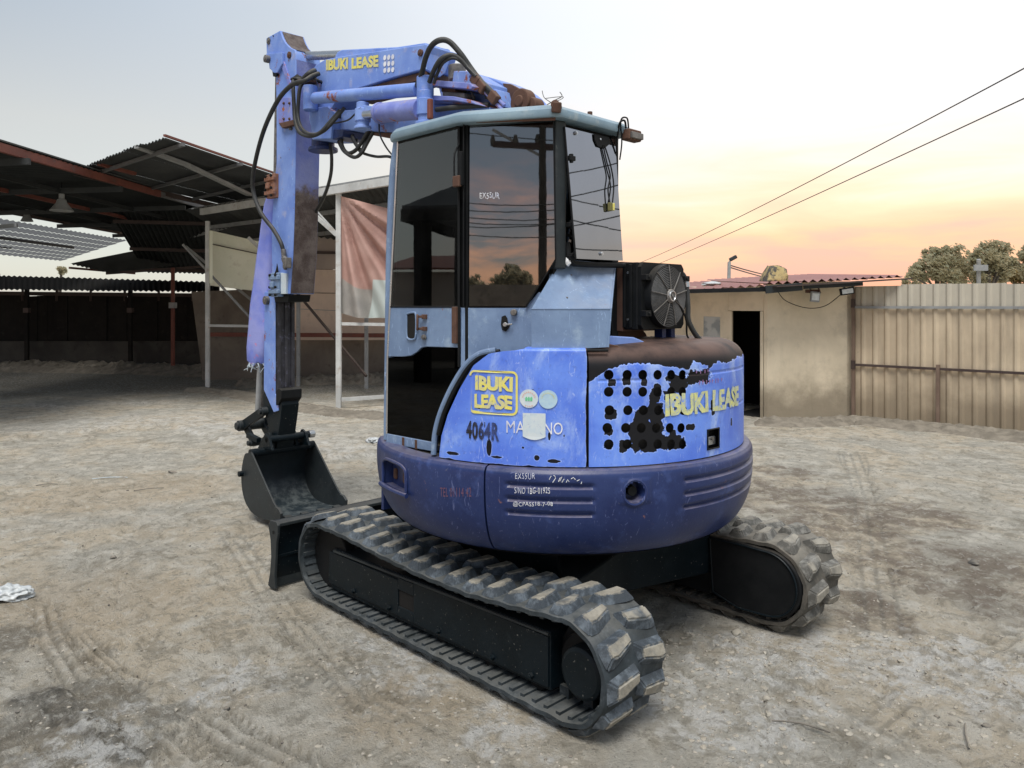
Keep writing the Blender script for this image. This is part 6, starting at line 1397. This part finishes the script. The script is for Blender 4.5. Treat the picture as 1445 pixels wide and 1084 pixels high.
# fallen wall panels
cp = [at(296, 325, 15.9), at(366, 341, 16.0), at(375, 345, 16.0), at(372, 411, 16.1), at(357, 410.5, 16.1), at(296, 403, 16.0)]
m = MB(); m.ext(cp, VD*.03); cpo = m.build('cream_panel', MT['cream'], smooth=0); tag(cpo, 'pale cream wall panel hung between the left post and the digger arm', 'panel')
m = MB(); m.bar(at(296, 344, 15.88), at(372, 360, 15.95), .02, .02); m.build('panel_batten', MT['brownsteel'], cpo)
tw = MB(); tw.ext([at(405, 333, 17.3), at(640, 333, 17.3), at(640, 384, 17.3), at(405, 379, 17.3)], VD*.04); two = tw.build('taupe_board', MT['taupe'], smooth=0); tag(two, 'grey brown wall board above the beige one behind the arm', 'panel')
m = MB(); m.ext([at(405, 379.5, 17.28), at(640, 384.5, 17.28), at(640, 480, 17.28), at(405, 480, 17.28)], VD*.05); bwo = m.build('beige_board', MT['beige'], smooth=0); tag(bwo, 'beige wall board behind the posts with a thin dark joint', 'panel')
m = MB(); m.bar(at(405, 413, 17.26), at(640, 416, 17.26), .01, .01); m.bar(at(405, 356, 17.26), at(640, 359, 17.26), .05, .06); m.build('board_joint', MT['brownsteel'], bwo)
lw = MB(); lw.ext([at(285, 476, 17.5), at(700, 476, 17.5), at(700, 536, 17.5), at(285, 536, 17.5)], VD*.15); lwo = lw.build('low_wall', MT['concrete2'], smooth=0); tag(lwo, 'low grimy concrete wall behind the lean-to posts', 'wall')
lw = MB(); lw.ext([at(270, 412, 18.3), at(425, 405, 18.3), at(425, 528, 18.3), at(285, 526, 18.3)], VD*.1); lwo = lw.build('stained_wall', MT['concrete2'], smooth=0); tag(lwo, 'tall stained concrete wall in shade left of the arm', 'wall')
# tarp
def grid_cloth(name, c, nx, ny, fn, mat, parent=None):
    m = MB()
    for j in range(ny+1):
        for i in range(nx+1): u, v = i/nx, j/ny; p = c[0].lerp(c[1], u).lerp(c[3].lerp(c[2], u), v); m.v.append(tuple(p+fn(u, v)))
    m.f = [(j*(nx+1)+i, j*(nx+1)+i+1, (j+1)*(nx+1)+i+1, (j+1)*(nx+1)+i) for j in range(ny) for i in range(nx)]; return m.build(name, mat, parent, smooth=80)
tc = [at(481, 277, 12.75), at(620, 312, 12.5), at(620, 462, 12.6), at(481, 442, 12.8)]
def fold(u, v):
    r = math.atan2(v+.02, u+.02); s = math.hypot(u, v); return VD*(.09*min(1, s*1.6)*(math.sin(r*17)+.5*math.sin(r*31+1)+.3*math.sin(u*23)))+Vector((0, 0, -.03*math.sin(u*9)*v))
def sub(c, v0, v1): return [c[0].lerp(c[3], v0), c[1].lerp(c[2], v0), c[1].lerp(c[2], v1), c[0].lerp(c[3], v1)]
tp_ = grid_cloth('tarp', tc, 60, 50, fold, None); tag(tp_, 'faded red tarp with grey lower edge hanging from the lean-to post', 'tarp')
def tarp_mat():
    n = NT('two_tone_tarp'); A = lambda nm: (lambda q: (setattr(q, 'attribute_name', nm), q.outputs['Fac'])[1])(n.N('ShaderNodeAttribute'))
    r = n.mix(n.step(n.noise(2, 6, .6), .35, .7), srgb(168, 132, 122), srgb(186, 152, 142)); g = n.mix(n.step(n.noise(3, 6, .6), .35, .7), srgb(140, 137, 133), srgb(160, 155, 149))
    b = n.mix(n.step(n.M('ADD', A('low'), n.M('MULTIPLY', n.M('SUBTRACT', n.noise(5, 6, .6), .5), .10)), .47, .53), r, g); b = n.mix(n.step(A('corner'), .45, .55), b, (.50, .56, .54))
    n.put(n.b.inputs['Base Color'], b); n.b.inputs['Roughness'].default_value = .8; n.bump(n.noise(9, 6, .6), .3, .01); return n.m
tp_.data.materials.append(tarp_mat())
lo_, co_ = [], []
for j in range(51):
    for i in range(61): u, v = i/60, j/50; lo_.append(.5+(v-.70-.05*math.sin(u*6))*4); co_.append(.5+min(v-.66, u-.28-.15*(1-v))*8)
for nm, arr in (('low', lo_), ('corner', co_)): at_ = tp_.data.attributes.new(nm, 'FLOAT', 'POINT'); at_.data.foreach_set('value', arr)
# rubble mounds at the shed
def mound(name, pts, w, h, label, mat='mound', lab='rubble heap', k=9):
    m = MB(); P = [gnd(*p) for p in pts]; Ltot = sum((b-a).length for a, b in zip(P, P[1:])); nu = int(Ltot/.045)+2; nv = 18
    pl = spl(P, 12)
    acc = [0]
    for a, b in zip(pl, pl[1:]): acc.append(acc[-1]+(b-a).length)
    for i in range(nu+1):
        s = acc[-1]*i/nu; j = 0
        while j < len(acc)-2 and acc[j+1] < s: j += 1
        a, b = pl[j], pl[j+1]; t = (s-acc[j])/max(1e-6, acc[j+1]-acc[j]); c = a.lerp(b, t); d = (b-a).normalized(); nn = Vector((-d.y, d.x, 0))
        for q in range(nv+1):
            v = q/nv*2-1; e = min(1, i/4, (nu-i)/4); z = h*(1-v*v)*e*(.45+.9*abs(fb2(s*1.7, v*1.2, k, 5)+.35))+.35*h*e*(1-v*v)*mnoise.noise(Vector((s*9, v*7, k)))+.22*h*e*(1-v*v)*mnoise.noise(Vector((s*23, v*19, k)))-.03
            m.v.append(tuple(c+nn*v*w+Vector((0, 0, z))))
    m.f = [(i*(nv+1)+q, i*(nv+1)+q+1, (i+1)*(nv+1)+q+1, (i+1)*(nv+1)+q) for i in range(nu) for q in range(nv)]
    o = m.build(name, MT[mat], smooth=50); o['kind'] = 'stuff'; tag(o, label, lab); return o
mound('rubble_heap', [(-420, 524), (0, 522), (200, 524), (300, 528), (420, 532), (560, 534), (700, 534)], .9, .26, 'long heap of dark rubble along the foot of the shed walls')
mound('rubble_heap', [(330, 545), (440, 541), (540, 541), (640, 545)], .5, .22, 'paler heap of loose rubble behind the tarp post', k=4)
mound('soil_heap', [(255, 553), (300, 552), (360, 562), (420, 574), (480, 583), (560, 590), (640, 590)], .38, .10, 'low ridge of dark soil round the lean-to posts', k=13, lab='soil heap')
# ------------------------------------------------------------------ plastered house
HO = thing('small_house', 'low beige plastered house with faded red corrugated roof and open dark doorway', 'house', tuple(gnd(1083, 592)))
C0 = gnd(1083, 591); Cr = gnd(1206, 589); Cl0 = gnd(1027, 584.5); dl = (Cl0-C0).normalized(); Cl = C0+dl*4.2
up = Vector((0, 0, 1)); hz_top = 1.99
dr = (Cr-C0).normalized(); inR = Vector((VD.x, VD.y, 0))
def wallq(a, b, z0, z1, name='wall', mat='plaster', th=.15, n=None):
    d = (b-a).normalized(); nn = Vector((-d.y, d.x, 0)); nn = nn if nn.dot(VD) > 0 else -nn; m = MB(); m.ext([Vector((a.x, a.y, z0)), Vector((b.x, b.y, z0)), Vector((b.x, b.y, z1)), Vector((a.x, a.y, z1))], nn*th); return m.build(name, MT[mat], HO, bevel=.008)
wallq(C0, Cr, -.1, hz_top+.06); 
def onwall(px, a=C0, b=None):
    b = b or Cl; d = (b-a).normalized(); nn = Vector((-d.y, d.x, 0)); return onp(px, 500, a, nn)
dA, dB = onwall(1077.5), onwall(1027.5); dA.z = dB.z = 0
wallq(C0+dl*.002, dA, -.1, hz_top-.002); wallq(dB, Cl, -.1, hz_top-.002); wallq(dA, dB, 1.605, hz_top-.002, 'door_lintel')
nn_l = Vector((-dl.y, dl.x, 0)); nn_l = nn_l if nn_l.dot(VD) > 0 else -nn_l
for a, b in ((dA+dl*.004, dA+dl*.05), (dB-dl*.004, dB-dl*.07)): m = MB(); m.ext([Vector((a.x, a.y, 0)), Vector((b.x, b.y, 0)), Vector((b.x, b.y, 1.60)), Vector((a.x, a.y, 1.60))], -nn_l*.012+nn_l*.0); m.build('door_frame', MT['plaster'], HO, bevel=.002)
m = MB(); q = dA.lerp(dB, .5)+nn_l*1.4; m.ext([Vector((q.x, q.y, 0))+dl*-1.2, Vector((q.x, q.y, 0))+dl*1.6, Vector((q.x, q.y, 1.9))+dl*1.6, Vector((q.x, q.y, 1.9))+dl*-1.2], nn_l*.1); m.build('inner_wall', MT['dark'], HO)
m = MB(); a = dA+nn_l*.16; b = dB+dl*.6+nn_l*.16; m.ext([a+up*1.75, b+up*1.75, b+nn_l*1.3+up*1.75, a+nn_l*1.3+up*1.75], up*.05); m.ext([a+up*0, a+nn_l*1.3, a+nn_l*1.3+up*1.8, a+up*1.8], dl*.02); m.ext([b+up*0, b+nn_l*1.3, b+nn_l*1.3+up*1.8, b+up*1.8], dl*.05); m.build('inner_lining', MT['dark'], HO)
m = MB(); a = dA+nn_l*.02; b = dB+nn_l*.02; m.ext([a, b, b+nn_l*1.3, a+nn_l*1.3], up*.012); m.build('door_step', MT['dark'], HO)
# side of the doorway pier: narrow return where the two walls meet
back_r = Cr+inR*3; m = MB(); m.ext([Cr+up*-.1, back_r+up*-.1, back_r+up*2.2, Cr+up*2.0], -dr*.12); m.build('end_wall', MT['plaster'], HO)
# roof: sheets sloping up away from the yard
e1, e2 = at(930, 413.5, 11.9), at(1082, 402.5, 11.0); e3, e4 = at(1082, 402, 11.0), at(1200, 398.5, 11.15); e5 = at(1274, 390, 11.3)
rise = inR*3.4+Vector((0, 0, .15))
L1_ = e1+(e1-e2)*1.0
rf = corr('roof_sheet', L1_, e2, L1_+rise, e2+rise, 6, 4, .022, MT['redroof'], HO, jag=.015, lift=(0, 0, 1))
rf2 = corr('roof_sheet', e3+Vector((0, 0, .02)), e5, e3+rise+Vector((0, 0, .02)), e5+rise, 4, 4, .022, MT['redroof'], HO, jag=.02, lift=(0, 0, 1))
m = MB(); m.bar(e1+Vector((0, 0, -.055))-RD*3+inR*.02, e2+Vector((0, 0, -.06))+inR*.02, .05, .06); m.build('eave_board', MT['blackm'], HO)
m = MB(); m.bar(at(1080, 409, 10.95), at(1132, 404.5, 10.95), .03, .11); m.bar(at(1134, 405, 11.0), at(1217, 400.5, 11.2), .03, .06); m.build('eave_flashing', MT['plate'], HO, bevel=.003)
m = MB(); m.bar(at(1084, 405, 11.05), at(1272, 394, 11.4), .5, .02); m.build('soffit', MT['brownsteel'], HO)
bl_ = at(1004, 400.5, 12.3); V, F = rock(.10, 3, 2, .35, .3); m = MB(); m.add([(v[0]*1.7+bl_.x, v[1]+bl_.y, v[2]+bl_.z) for v in V], F); o = m.build('white_scrap', MT['bag'], smooth=60); tag(o, 'crumpled white scrap lying on the red roof', 'scrap')
# bundle on the roof
c = at(1091, 389, 11.5); bn = MB(); 
bn.v = [tuple(c+RD*x+VD*y+up*z) for x, y, z in ((-.18, -.2, -.10), (.16, -.2, -.13), (.17, .2, -.10), (-.17, .2, -.10), (-.07, -.15, .12), (.15, -.12, .10), (.15, .12, .13), (-.05, .12, .15), (.02, -.16, .15), (.17, -.2, .02), (-.12, -.2, .04))]
bm = bmesh.new(); [bm.verts.new(v) for v in bn.v]; bmesh.ops.convex_hull(bm, input=bm.verts); bmesh.ops.subdivide_edges(bm, edges=bm.edges, cuts=3, use_grid_fill=True)
for v in bm.verts: v.co += Vector((mnoise.noise(v.co*7), mnoise.noise(v.co*7+Vector((5, 5, 5))), mnoise.noise(v.co*7+Vector((9, 1, 5)))))*.035
me = bpy.data.meshes.new('roof_bundle'); bm.to_mesh(me); bm.free(); me.shade_smooth(); o = bpy.data.objects.new('roof_bundle', me); scene.collection.objects.link(o)
def bundle_mat():
    n = NT('muddy_sack'); b = n.mix(n.step(n.noise(5, 6, .7), .46, .56), (.07, .068, .06), (.42, .33, .15)); n.put(n.b.inputs['Base Color'], b); n.b.inputs['Roughness'].default_value = .8; n.bump(n.noise(16, 6, .7), .6, .02); return n.m
me.materials.append(bundle_mat()); tag(o, 'dirty yellow and grey sack bundle lying on the house roof edge', 'sack')
# floodlights
def flood(px, py, d, w, h, lab, tilt, face):
    c = at(px, py, d); fl = thing('floodlight', lab, 'floodlight', tuple(c)); rot = ORN @ Matrix.Rotation(tilt, 3, 'Y')
    m = MB(); m.box(c, (w, .05, h), rot); m.build('housing', MT['blackm'] if face > 0 else MT['galv'], fl, bevel=.006)
    m = MB(); m.box(c-VD*.028, (w*.80, .01, h*.68), rot); m.build('lens', MT['lamp'], fl, bevel=.003)
    m = MB(); m.bar(c+up*h*.3+VD*.03, c+up*(h*.5+.05)+VD*.2, .02, .02); m.build('bracket', MT['galv'], fl)
    return fl
flood(1195, 411, 11.2, .20, .10, 'flat black floodlight with bright lens under the right end of the eave', -.15, 1)
f2 = flood(1150, 419, 11.2, .13, .15, 'round-backed grey floodlight on a rusty bracket left of the flat one', .1, 0)
m = MB(); m.box(at(1146, 411, 11.25), (.18, .06, .05), ORN); m.bar(at(1153, 402, 11.2), at(1158, 414, 11.2), .015, .02); m.build('bracket_arm', MT['rust'], f2, bevel=.004)
m = MB(); m.tube(spl([at(1098, 412, 11.3), at(1108, 424, 11.3), at(1130, 433, 11.3), at(1150, 435, 11.3), at(1168, 430, 11.3), at(1186, 416, 11.2)], 6), .006, 5); o = m.build('wall_cable', MT['blackm']); tag(o, 'thin dark cable sagging across the house wall under the floodlights', 'cable')
m = MB(); m.tube([onp(px, py, C0-nn_l*.012, nn_l) for px, py in ((967, 415), (966, 440), (969, 458))], .004, 4); o = m.build('wall_crack_wire', MT['galv']); tag(o, 'short thin wire hanging on the wall left of the poster', 'wire')
ps = MB(); ps.ext([onp(px, py, C0-nn_l*.006, nn_l) for px, py in ((993, 446.5), (1016, 447.5), (1016, 495), (992.5, 494))], nn_l*.004)
def poster_mat():
    n = NT('faded_poster'); b = n.mix(n.step(n.noise(7, 4, .5), .42, .6), (.46, .47, .45), (.27, .29, .29)); n.put(n.b.inputs['Base Color'], b); n.b.inputs['Roughness'].default_value = .7; return n.m
o = ps.build('poster', poster_mat(), smooth=0); tag(o, 'faded grey poster pasted beside the doorway', 'poster')
ys = MB(); nr_ = Vector((-dr.y, dr.x, 0)); nr_ = nr_ if nr_.dot(VD) > 0 else -nr_
# ------------------------------------------------------------------ fence
FN = thing('metal_fence', 'tall dusty cream sheet metal fence right of the house', 'fence', tuple(gnd(1300, 600)))
f0, f1 = gnd(1206, 589.5), gnd(1446, 612.5); fd = (f1-f0); f2_ = f0+fd*4.2
ftop0 = 2.0
nsh = 12; MT['fencepost'] = paint('rusty_tan_steel', (.15, .105, .08), (.20, .145, .11), None, .6, 3, dust=.2)
f0b = f0
corr('fence_sheet', f0b+up*-.05, f2_+up*-.05, f0b+up*1.985, f2_+up*1.985, 14, 4, .022, MT['fence'], FN, jag=.012, box=True, lift=tuple(-nr_))
fn_ = Vector((-fd.y, fd.x, 0)).normalized(); fn_ = fn_ if fn_.dot(VD) < 0 else -fn_
for z in (1.66, .80): m = MB(); m.bar(f0b+up*(z+.0)+fn_*.045, f2_+up*z+fn_*.045, .03, .035); m.build('rail', MT['brownsteel' if z < 1 else 'galv'], FN)
for t, z1 in ((0.0, 1.95), (.53, .86), (1.45, 2.0), (2.4, 2.0)): m = MB(); q = f0b+fd*t+fn_*.05; m.span(q+Vector((-.022, -.022, -.05)), q+Vector((.022, .022, z1))); m.build('post', MT['fencepost'], FN)
for z in (1.72, .80): m = MB(); q = f0b+fn_*.06; m.box(q+up*z, (.05, .05, .13)); m.build('hinge_plate', MT['brownsteel'], FN)
mound('soil_heap', [(1060, 594), (1130, 597), (1200, 594), (1290, 602), (1380, 611), (1446, 619), (1700, 650)], .45, .12, 'low bank of crumbly soil along the foot of the wall and fence', k=21, lab='soil heap')
# ------------------------------------------------------------------ street lamp, pole, wires
c = at(1027, 398, 34); sl_ = thing('street_lamp', 'thin street lamp post rising behind the house roof', 'street lamp', (c.x, c.y, 0))
m = MB(); t_ = at(1029, 370, 34); m.tube([(c.x, c.y, 0), tuple(t_)], [.10, .075], 10); m.build('pole', MT['galv'], sl_)
m = MB(); m.tube([t_, at(1032, 366, 34)], .04, 6); m.build('arm', MT['galv'], sl_); m = MB(); m.box(at(1034.5, 364.5, 34), (.34, .18, .16), ORN @ Matrix.Rotation(-.5, 3, 'Y')); m.build('lamp_head', MT['plate'], sl_, bevel=.03)
c = at(898, 400, 52); pl_ = thing('utility_pole', 'distant utility pole where the two overhead wires end', 'pole', (c.x, c.y, 0)); m = MB(); m.tube([(c.x, c.y, 0), tuple(at(898, 372, 52))], [.16, .12], 10); m.build('pole', MT['concrete'], pl_); m = MB(); m.box(at(898, 376, 52), (1.8, .12, .12), ORN); m.build('crossarm', MT['brownsteel'], pl_)
def wire(name, a, b, sag, r, lab, grp='overhead power wires'):
    P = []
    for i in range(29): t = i/28; p = Vector(a).lerp(Vector(b), t); P.append(p-up*sag*4*t*(1-t))
    m = MB(); m.tube(P, r, 5, caps=False); o = m.build(name, MT['hose']); tag(o, lab, 'power line', grp)
wire('power_line', at(885, 378, 52), at(1640, -8, 11), .25, .014, 'upper of the two black wires slanting across the sunset sky')
wire('power_line', at(910, 380, 52), at(1640, 48, 11), .12, .014, 'lower of the two black wires slanting across the sunset sky')
for i, (y0, y1) in enumerate(((374, 388), (377, 393))): wire('street_wire', at(1029, y0, 34), at(1180, y1+2, 70), .5, .03, ('upper' if i == 0 else 'lower')+' faint wire running right from the street lamp', 'wires from the street lamp')
# ------------------------------------------------------------------ trees beyond the fence
def leaf_mat(name, a, b, tr):
    n = NT(name); q = n.mix(n.step(n.noise(1.4, 4, .6), .35, .65), a, b); n.put(n.b.inputs['Base Color'], q); n.b.inputs['Roughness'].default_value = .6
    t = n.N('ShaderNodeBsdfTranslucent'); n.put(t.inputs[0], tr); mx = n.N('ShaderNodeMixShader'); mx.inputs[0].default_value = .5; n.L(n.b.outputs[0], mx.inputs[1]); n.L(t.outputs[0], mx.inputs[2]); n.L(mx.outputs[0], n.out.inputs[0]); return n.m
MT['leaf'] = leaf_mat('leaf_green', (.24, .26, .17), (.34, .34, .23), (.60, .50, .32)); MT['bark'] = paint('bark', (.06, .05, .04), (.10, .085, .07), None, .9, 6, dust=0)  # leaf tones lifted to stand in for haze and backlight
MT['leafw'] = leaf_mat('leaf_backlit', (.14, .13, .06), (.20, .17, .09), (.40, .28, .10))  # warm copy of the leaf, backlight put into its colour
def tree(px, pybase, d, lobes, lab, n=5200, mat='leaf', seed=1, ls=.10, at=at, grp='trees beyond the fence'):
    rnd = random.Random(seed); b = at(px, pybase, d); b.z = 0; t = thing('tree', lab, 'tree', tuple(b), grp)
    m = MB(); cen = [at(x, y, d+rnd.uniform(-.8, .8)) for x, y, r in lobes]; top = cen[0]
    m.tube(spl([b, b.lerp(Vector((top.x, top.y, top.z)), .5)+Vector((.1, .1, 0)), Vector((top.x, top.y, top.z))], 5), [.22-.018*i for i in range(11)], 8)
    for c_ in cen[1:]: s = b.lerp(top, .55); m.tube(spl([s, s.lerp(c_, .5)+up*.2, c_], 4), [.09-.008*i for i in range(9)], 6)
    m.build('trunk', MT['bark'], t)
    V = []; F = []
    wsum = sum(r*r for _, _, r in lobes)
    for (x, y, r), c_ in zip(lobes, cen):
        R0 = r*d/FL; k = int(n*r*r/wsum)
        cl = [c_+Vector([rnd.gauss(0, .52) for _ in range(3)])*R0 for _ in range(max(8, k//120))]
        for _ in range(k):
            q = rnd.choice(cl)+Vector([rnd.gauss(0, .19) for _ in range(3)])*R0
            if (q-c_).length > R0*1.25: continue
            s = ls*rnd.uniform(.6, 1.3); a = Vector([rnd.gauss(0, 1) for _ in range(3)]).normalized(); u_ = a.orthogonal().normalized(); w_ = a.cross(u_); i0 = len(V)
            V += [tuple(q-u_*s), tuple(q+w_*s*.45), tuple(q+u_*s), tuple(q-w_*s*.45)]; F.append((i0, i0+1, i0+2, i0+3))
    me = bpy.data.meshes.new('crown'); me.from_pydata(V, [], F); me.materials.append(MT[mat]); o = bpy.data.objects.new('crown', me); scene.collection.objects.link(o); put(o, t); return t
tree(1322, 405, 42, [(1325, 378, 20), (1300, 384, 15), (1345, 366, 18), (1358, 385, 18), (1315, 362, 12), (1292, 393, 10), (1338, 394, 16)], 'broad rounded green tree, leftmost of the trees above the fence', 15000, seed=3)
tree(1398, 405, 40, [(1398, 362, 19), (1384, 370, 14), (1415, 358, 14), (1410, 380, 17), (1388, 390, 14), (1422, 375, 12)], 'tall green tree in the middle of the three above the fence', 13000, seed=5)
tree(1452, 405, 38, [(1452, 362, 13), (1458, 378, 16), (1470, 370, 16), (1448, 350, 6)], 'tree cut by the right edge of the picture above the fence', 8000, seed=9)
tree(1428, 405, 55, [(1432, 392, 14), (1416, 395, 10), (1446, 388, 12), (1460, 390, 12), (1400, 397, 8)], 'low sunlit shrub glowing between the trees', 2600, 'leafw', 12, .15)
tree(1288, 405, 60, [(1284, 398, 9), (1298, 397, 9)], 'small distant bush at the left foot of the broad tree', 1200, seed=14)
c = at(1381, 400, 40); pp_ = thing('fence_pole', 'short pole with a crossbar standing in front of the middle tree', 'pole', (c.x, c.y, 0)); m = MB(); m.tube([(c.x, c.y, 0), tuple(at(1381, 366, 39))], .10, 8); m.build('pole', MT['galv'], pp_); m = MB(); m.box(at(1384, 378, 39), (.7, .08, .3), ORN); m.build('crossbar', MT['galv'], pp_)
# tree seen through the gap above the shed wall
tree(87, 395, 40, [(87, 382, 5)], 'tuft of a far tree showing in the gap under the shed roof', 500, seed=17, ls=.12)
# ------------------------------------------------------------------ litter
def bag(px, py, w, d_, h, lab, seed):
    c = gnd(px, py); c.z = hz(c.x, c.y); bm = bmesh.new(); bmesh.ops.create_icosphere(bm, subdivisions=5, radius=1)
    for v in bm.verts:
        p = v.co.copy(); f = abs(mnoise.noise(p*1.8+Vector((seed, 0, 0))))*.75+abs(mnoise.noise(Vector((p.x*2, p.y*6, p.z*3))+Vector((seed, 3, 0))))*.22
        p = p*(1.15-f); l = RD*p.x*w+VD*p.y*d_; v.co = c+Vector((l.x, l.y, max(-.0, p.z+.35)*h))
    me = bpy.data.meshes.new('plastic_bag'); bm.to_mesh(me); bm.free(); me.shade_smooth(); me.materials.append(MT['bag']); o = bpy.data.objects.new('plastic_bag', me); scene.collection.objects.link(o); tag(o, lab, 'plastic bag', 'plastic litter')
bag(14, 842, .125, .085, .055, 'crumpled white plastic bag at the left edge of the yard', 3)
bag(528, 628, .10, .07, .04, 'small pale plastic scrap on the ground beside the cab', 8)
for i, (px, py, a, L_2, lab) in enumerate(((155, 676, .2, .32, 'thin pale straw on the tan patch, the upper one'), (210, 693, .5, .25, 'curved twig right of the tan patch'), (66, 685, .3, .18, 'short dark twig at the left of the tan patch'), (1130, 1030, -.4, .22, 'thin brown twig among the rubble at right'), (1365, 1040, 1.1, .20, 'forked dry twig at the lower right'))):
    c = gnd(px, py); z = hz(c.x, c.y)+.008; d = RD*math.cos(a)+VD*math.sin(a); m = MB(); m.tube(spl([c-d*L_2/2+up*z, c+up*(z+.006)+VD*.015, c+d*L_2/2+up*z], 4), .0035, 5); o = m.build('twig', MT['darkstone'] if i != 0 else MT['pale']); tag(o, lab, 'twig', 'dry twigs on the ground')

# ------------------------------------------------------------------ what stands behind the camera and shows in the cab windows
def mirror(px, py, P, n, D):
    n = Vector(n).normalized(); h = onp(px, py, P, n); d = (h-CAM).normalized(); r = d-n*2*d.dot(n); hr = math.hypot(r.x, r.y); return h+r*(D/hr)
cq = lambda px, py, D: mirror(px, py, PB, NC, D)
t0 = cq(766, 158, 12); pl2 = thing('utility_pole', 'utility pole with crossarms mirrored in the tinted quarter window', 'pole', (t0.x, t0.y, 0))
m = MB(); m.tube([(t0.x, t0.y, 0), tuple(t0)], [.10, .07], 10); m.build('pole', MT['concrete'], pl2)
dd_ = (cq(690, 200, 12)-t0); dd_.z = 0; dd_.normalize()
for k, z in enumerate((-.30, -.75)):
    m = MB(); m.bar(t0-dd_*(1.0-.3*k)+Vector((0, 0, z)), t0+dd_*(1.3-.3*k)+Vector((0, 0, z+.12)), .10, .12); ca = m.build('crossarm', MT['brownsteel'], pl2)
    for s in (-.8, .1, .55, 1.0): m = MB(); q = t0+dd_*s+Vector((0, 0, z+.08)); m.tube([q, q+Vector((0, 0, .10)), q+Vector((0, 0, .22))], [.05, .06, .03], 8); m.build('insulator', MT['darkstone'], ca)
m = MB(); m.bar(t0+Vector((0, 0, -.9)), t0+dd_*1.0+Vector((0, 0, -.35)), .05, .05); m.build('crossarm_brace', MT['galv'], pl2)
for i, (ya, yb) in enumerate(((176, 205), (186, 160), (268, 278), (281, 284), (288, 300), (296, 305), (306, 302), (312, 325))): wire('rear_cable', cq(560, ya, 15), cq(880, yb, 10.5), .25 if i > 1 else .05, .011, ['uppermost steep cable', 'steep cable crossing the uppermost one', 'first level cable below the crossarm', 'second level cable below the crossarm', 'third cable down, sagging slightly', 'fourth cable down, close under the third', 'fifth cable down, rising to the right', 'lowest cable'][i]+' mirrored in the quarter window', 'cables mirrored in the cab windows')
ll = Vector(ln)
for i, (ya, yb) in enumerate(((250, 215), (285, 245), (270, 300), (298, 330), (325, 290), (345, 352))): wire('rear_cable', mirror(760, ya, tp[0], ll, 9), mirror(920, yb, tp[0], ll, 7), .05, .010, ['topmost cable, rising rightward', 'second cable, rising rightward', 'third cable, falling rightward', 'fourth cable, falling rightward', 'fifth cable, rising rightward', 'bottom cable, nearly level'][i]+' mirrored in the propped rear pane', 'cables mirrored in the cab windows')
# open pavilion with a hipped roof
cdn = lambda px, py, D: mirror(px, py, (0, .883, 0), (0, 1, 0), D)
pv = thing('hip_roof_pavilion', 'open pavilion with hipped tile roof mirrored in the door window', 'pavilion', tuple(cdn(620, 430, 13)))
ea, eb = cdn(568, 296, 13), cdn(700, 290, 13); dpp = (eb-ea); dpp.z = 0; dpp.normalize(); away = Vector((0, 0, 1)).cross(dpp); away = away if away.y > 0 else -away
W_, D_ = 5.2, 4.2; ze = ea.z; E4 = [ea, ea+dpp*W_, ea+dpp*W_+away*D_, ea+away*D_]
for q in E4: q.z = ze
rg = [ea+dpp*2.0+away*D_/2, ea+dpp*(W_-2.0)+away*D_/2]
for q in rg: q.z = ze+1.25
for nm, F_ in (('hip_front', [E4[0], E4[1], rg[1], rg[0]]), ('hip_back', [E4[2], E4[3], rg[0], rg[1]]), ('hip_end', [E4[3], E4[0], rg[0]]), ('hip_end', [E4[1], E4[2], rg[1]])):
    m = MB(); m.ext(F_, Vector((0, 0, .08))); m.build('roof_slope', MT['sheetmid'], pv)
for a_, b_2 in zip(E4, E4[1:]+E4[:1]): m = MB(); m.bar(a_+Vector((0, 0, -.12)), b_2+Vector((0, 0, -.12)), .08, .26); m.build('fascia', MT['backwall'], pv)
for q in E4: m = MB(); q2 = q.lerp(ea+dpp*W_/2+away*D_/2, .14); m.box((q2.x, q2.y, ze/2), (.28, .28, ze)); m.build('column', MT['backwall'], pv)
hb = thing('brown_outbuilding', 'low reddish outbuilding mirrored below the pavilion roof in the door window', 'outbuilding', tuple(cdn(620, 430, 20)))
q0_, q1_ = cdn(540, 345, 20), cdn(720, 345, 20); q0_.z = q1_.z = 0; m = MB(); m.ext([q0_, q1_, q1_+Vector((0, 0, 2.7)), q0_+Vector((0, 0, 2.7))], away*3); m.build('wall', MT['taupe'], hb)
m = MB(); zz_ = Vector((0, 0, 2.75)); m.ext([q0_-away*.4+zz_, q1_-away*.4+zz_, q1_+away*3.4+zz_+Vector((0, 0, .6)), q0_+away*3.4+zz_+Vector((0, 0, .6))], Vector((0, 0, .06))); m.build('roof', MT['redsteel'], hb)

mq = lambda px, py, d: mirror(px, py, PB, NC, d)
tree(725, 430, 24, [(722, 396, 20), (705, 404, 14), (742, 402, 16)], 'bushy tree mirrored low in the quarter window', 5000, seed=31, ls=.12, at=mq, grp='trees mirrored in the cab windows')
tree(660, 430, 26, [(672, 402, 13), (655, 404, 12)], 'smaller tree mirrored at the left of the quarter window', 3000, seed=33, ls=.12, at=mq, grp='trees mirrored in the cab windows')
w0_, w1_ = mq(560, 430, 22), mq(900, 430, 22); w0_.z = w1_.z = 0; m = MB(); m.ext([w0_, w1_, w1_+up*2.35, w0_+up*2.35], (w0_-CAM).normalized()*.2); o = m.build('yard_wall', MT['concrete2'], smooth=0); tag(o, 'long dark yard wall mirrored at the bottom of the quarter window', 'wall')
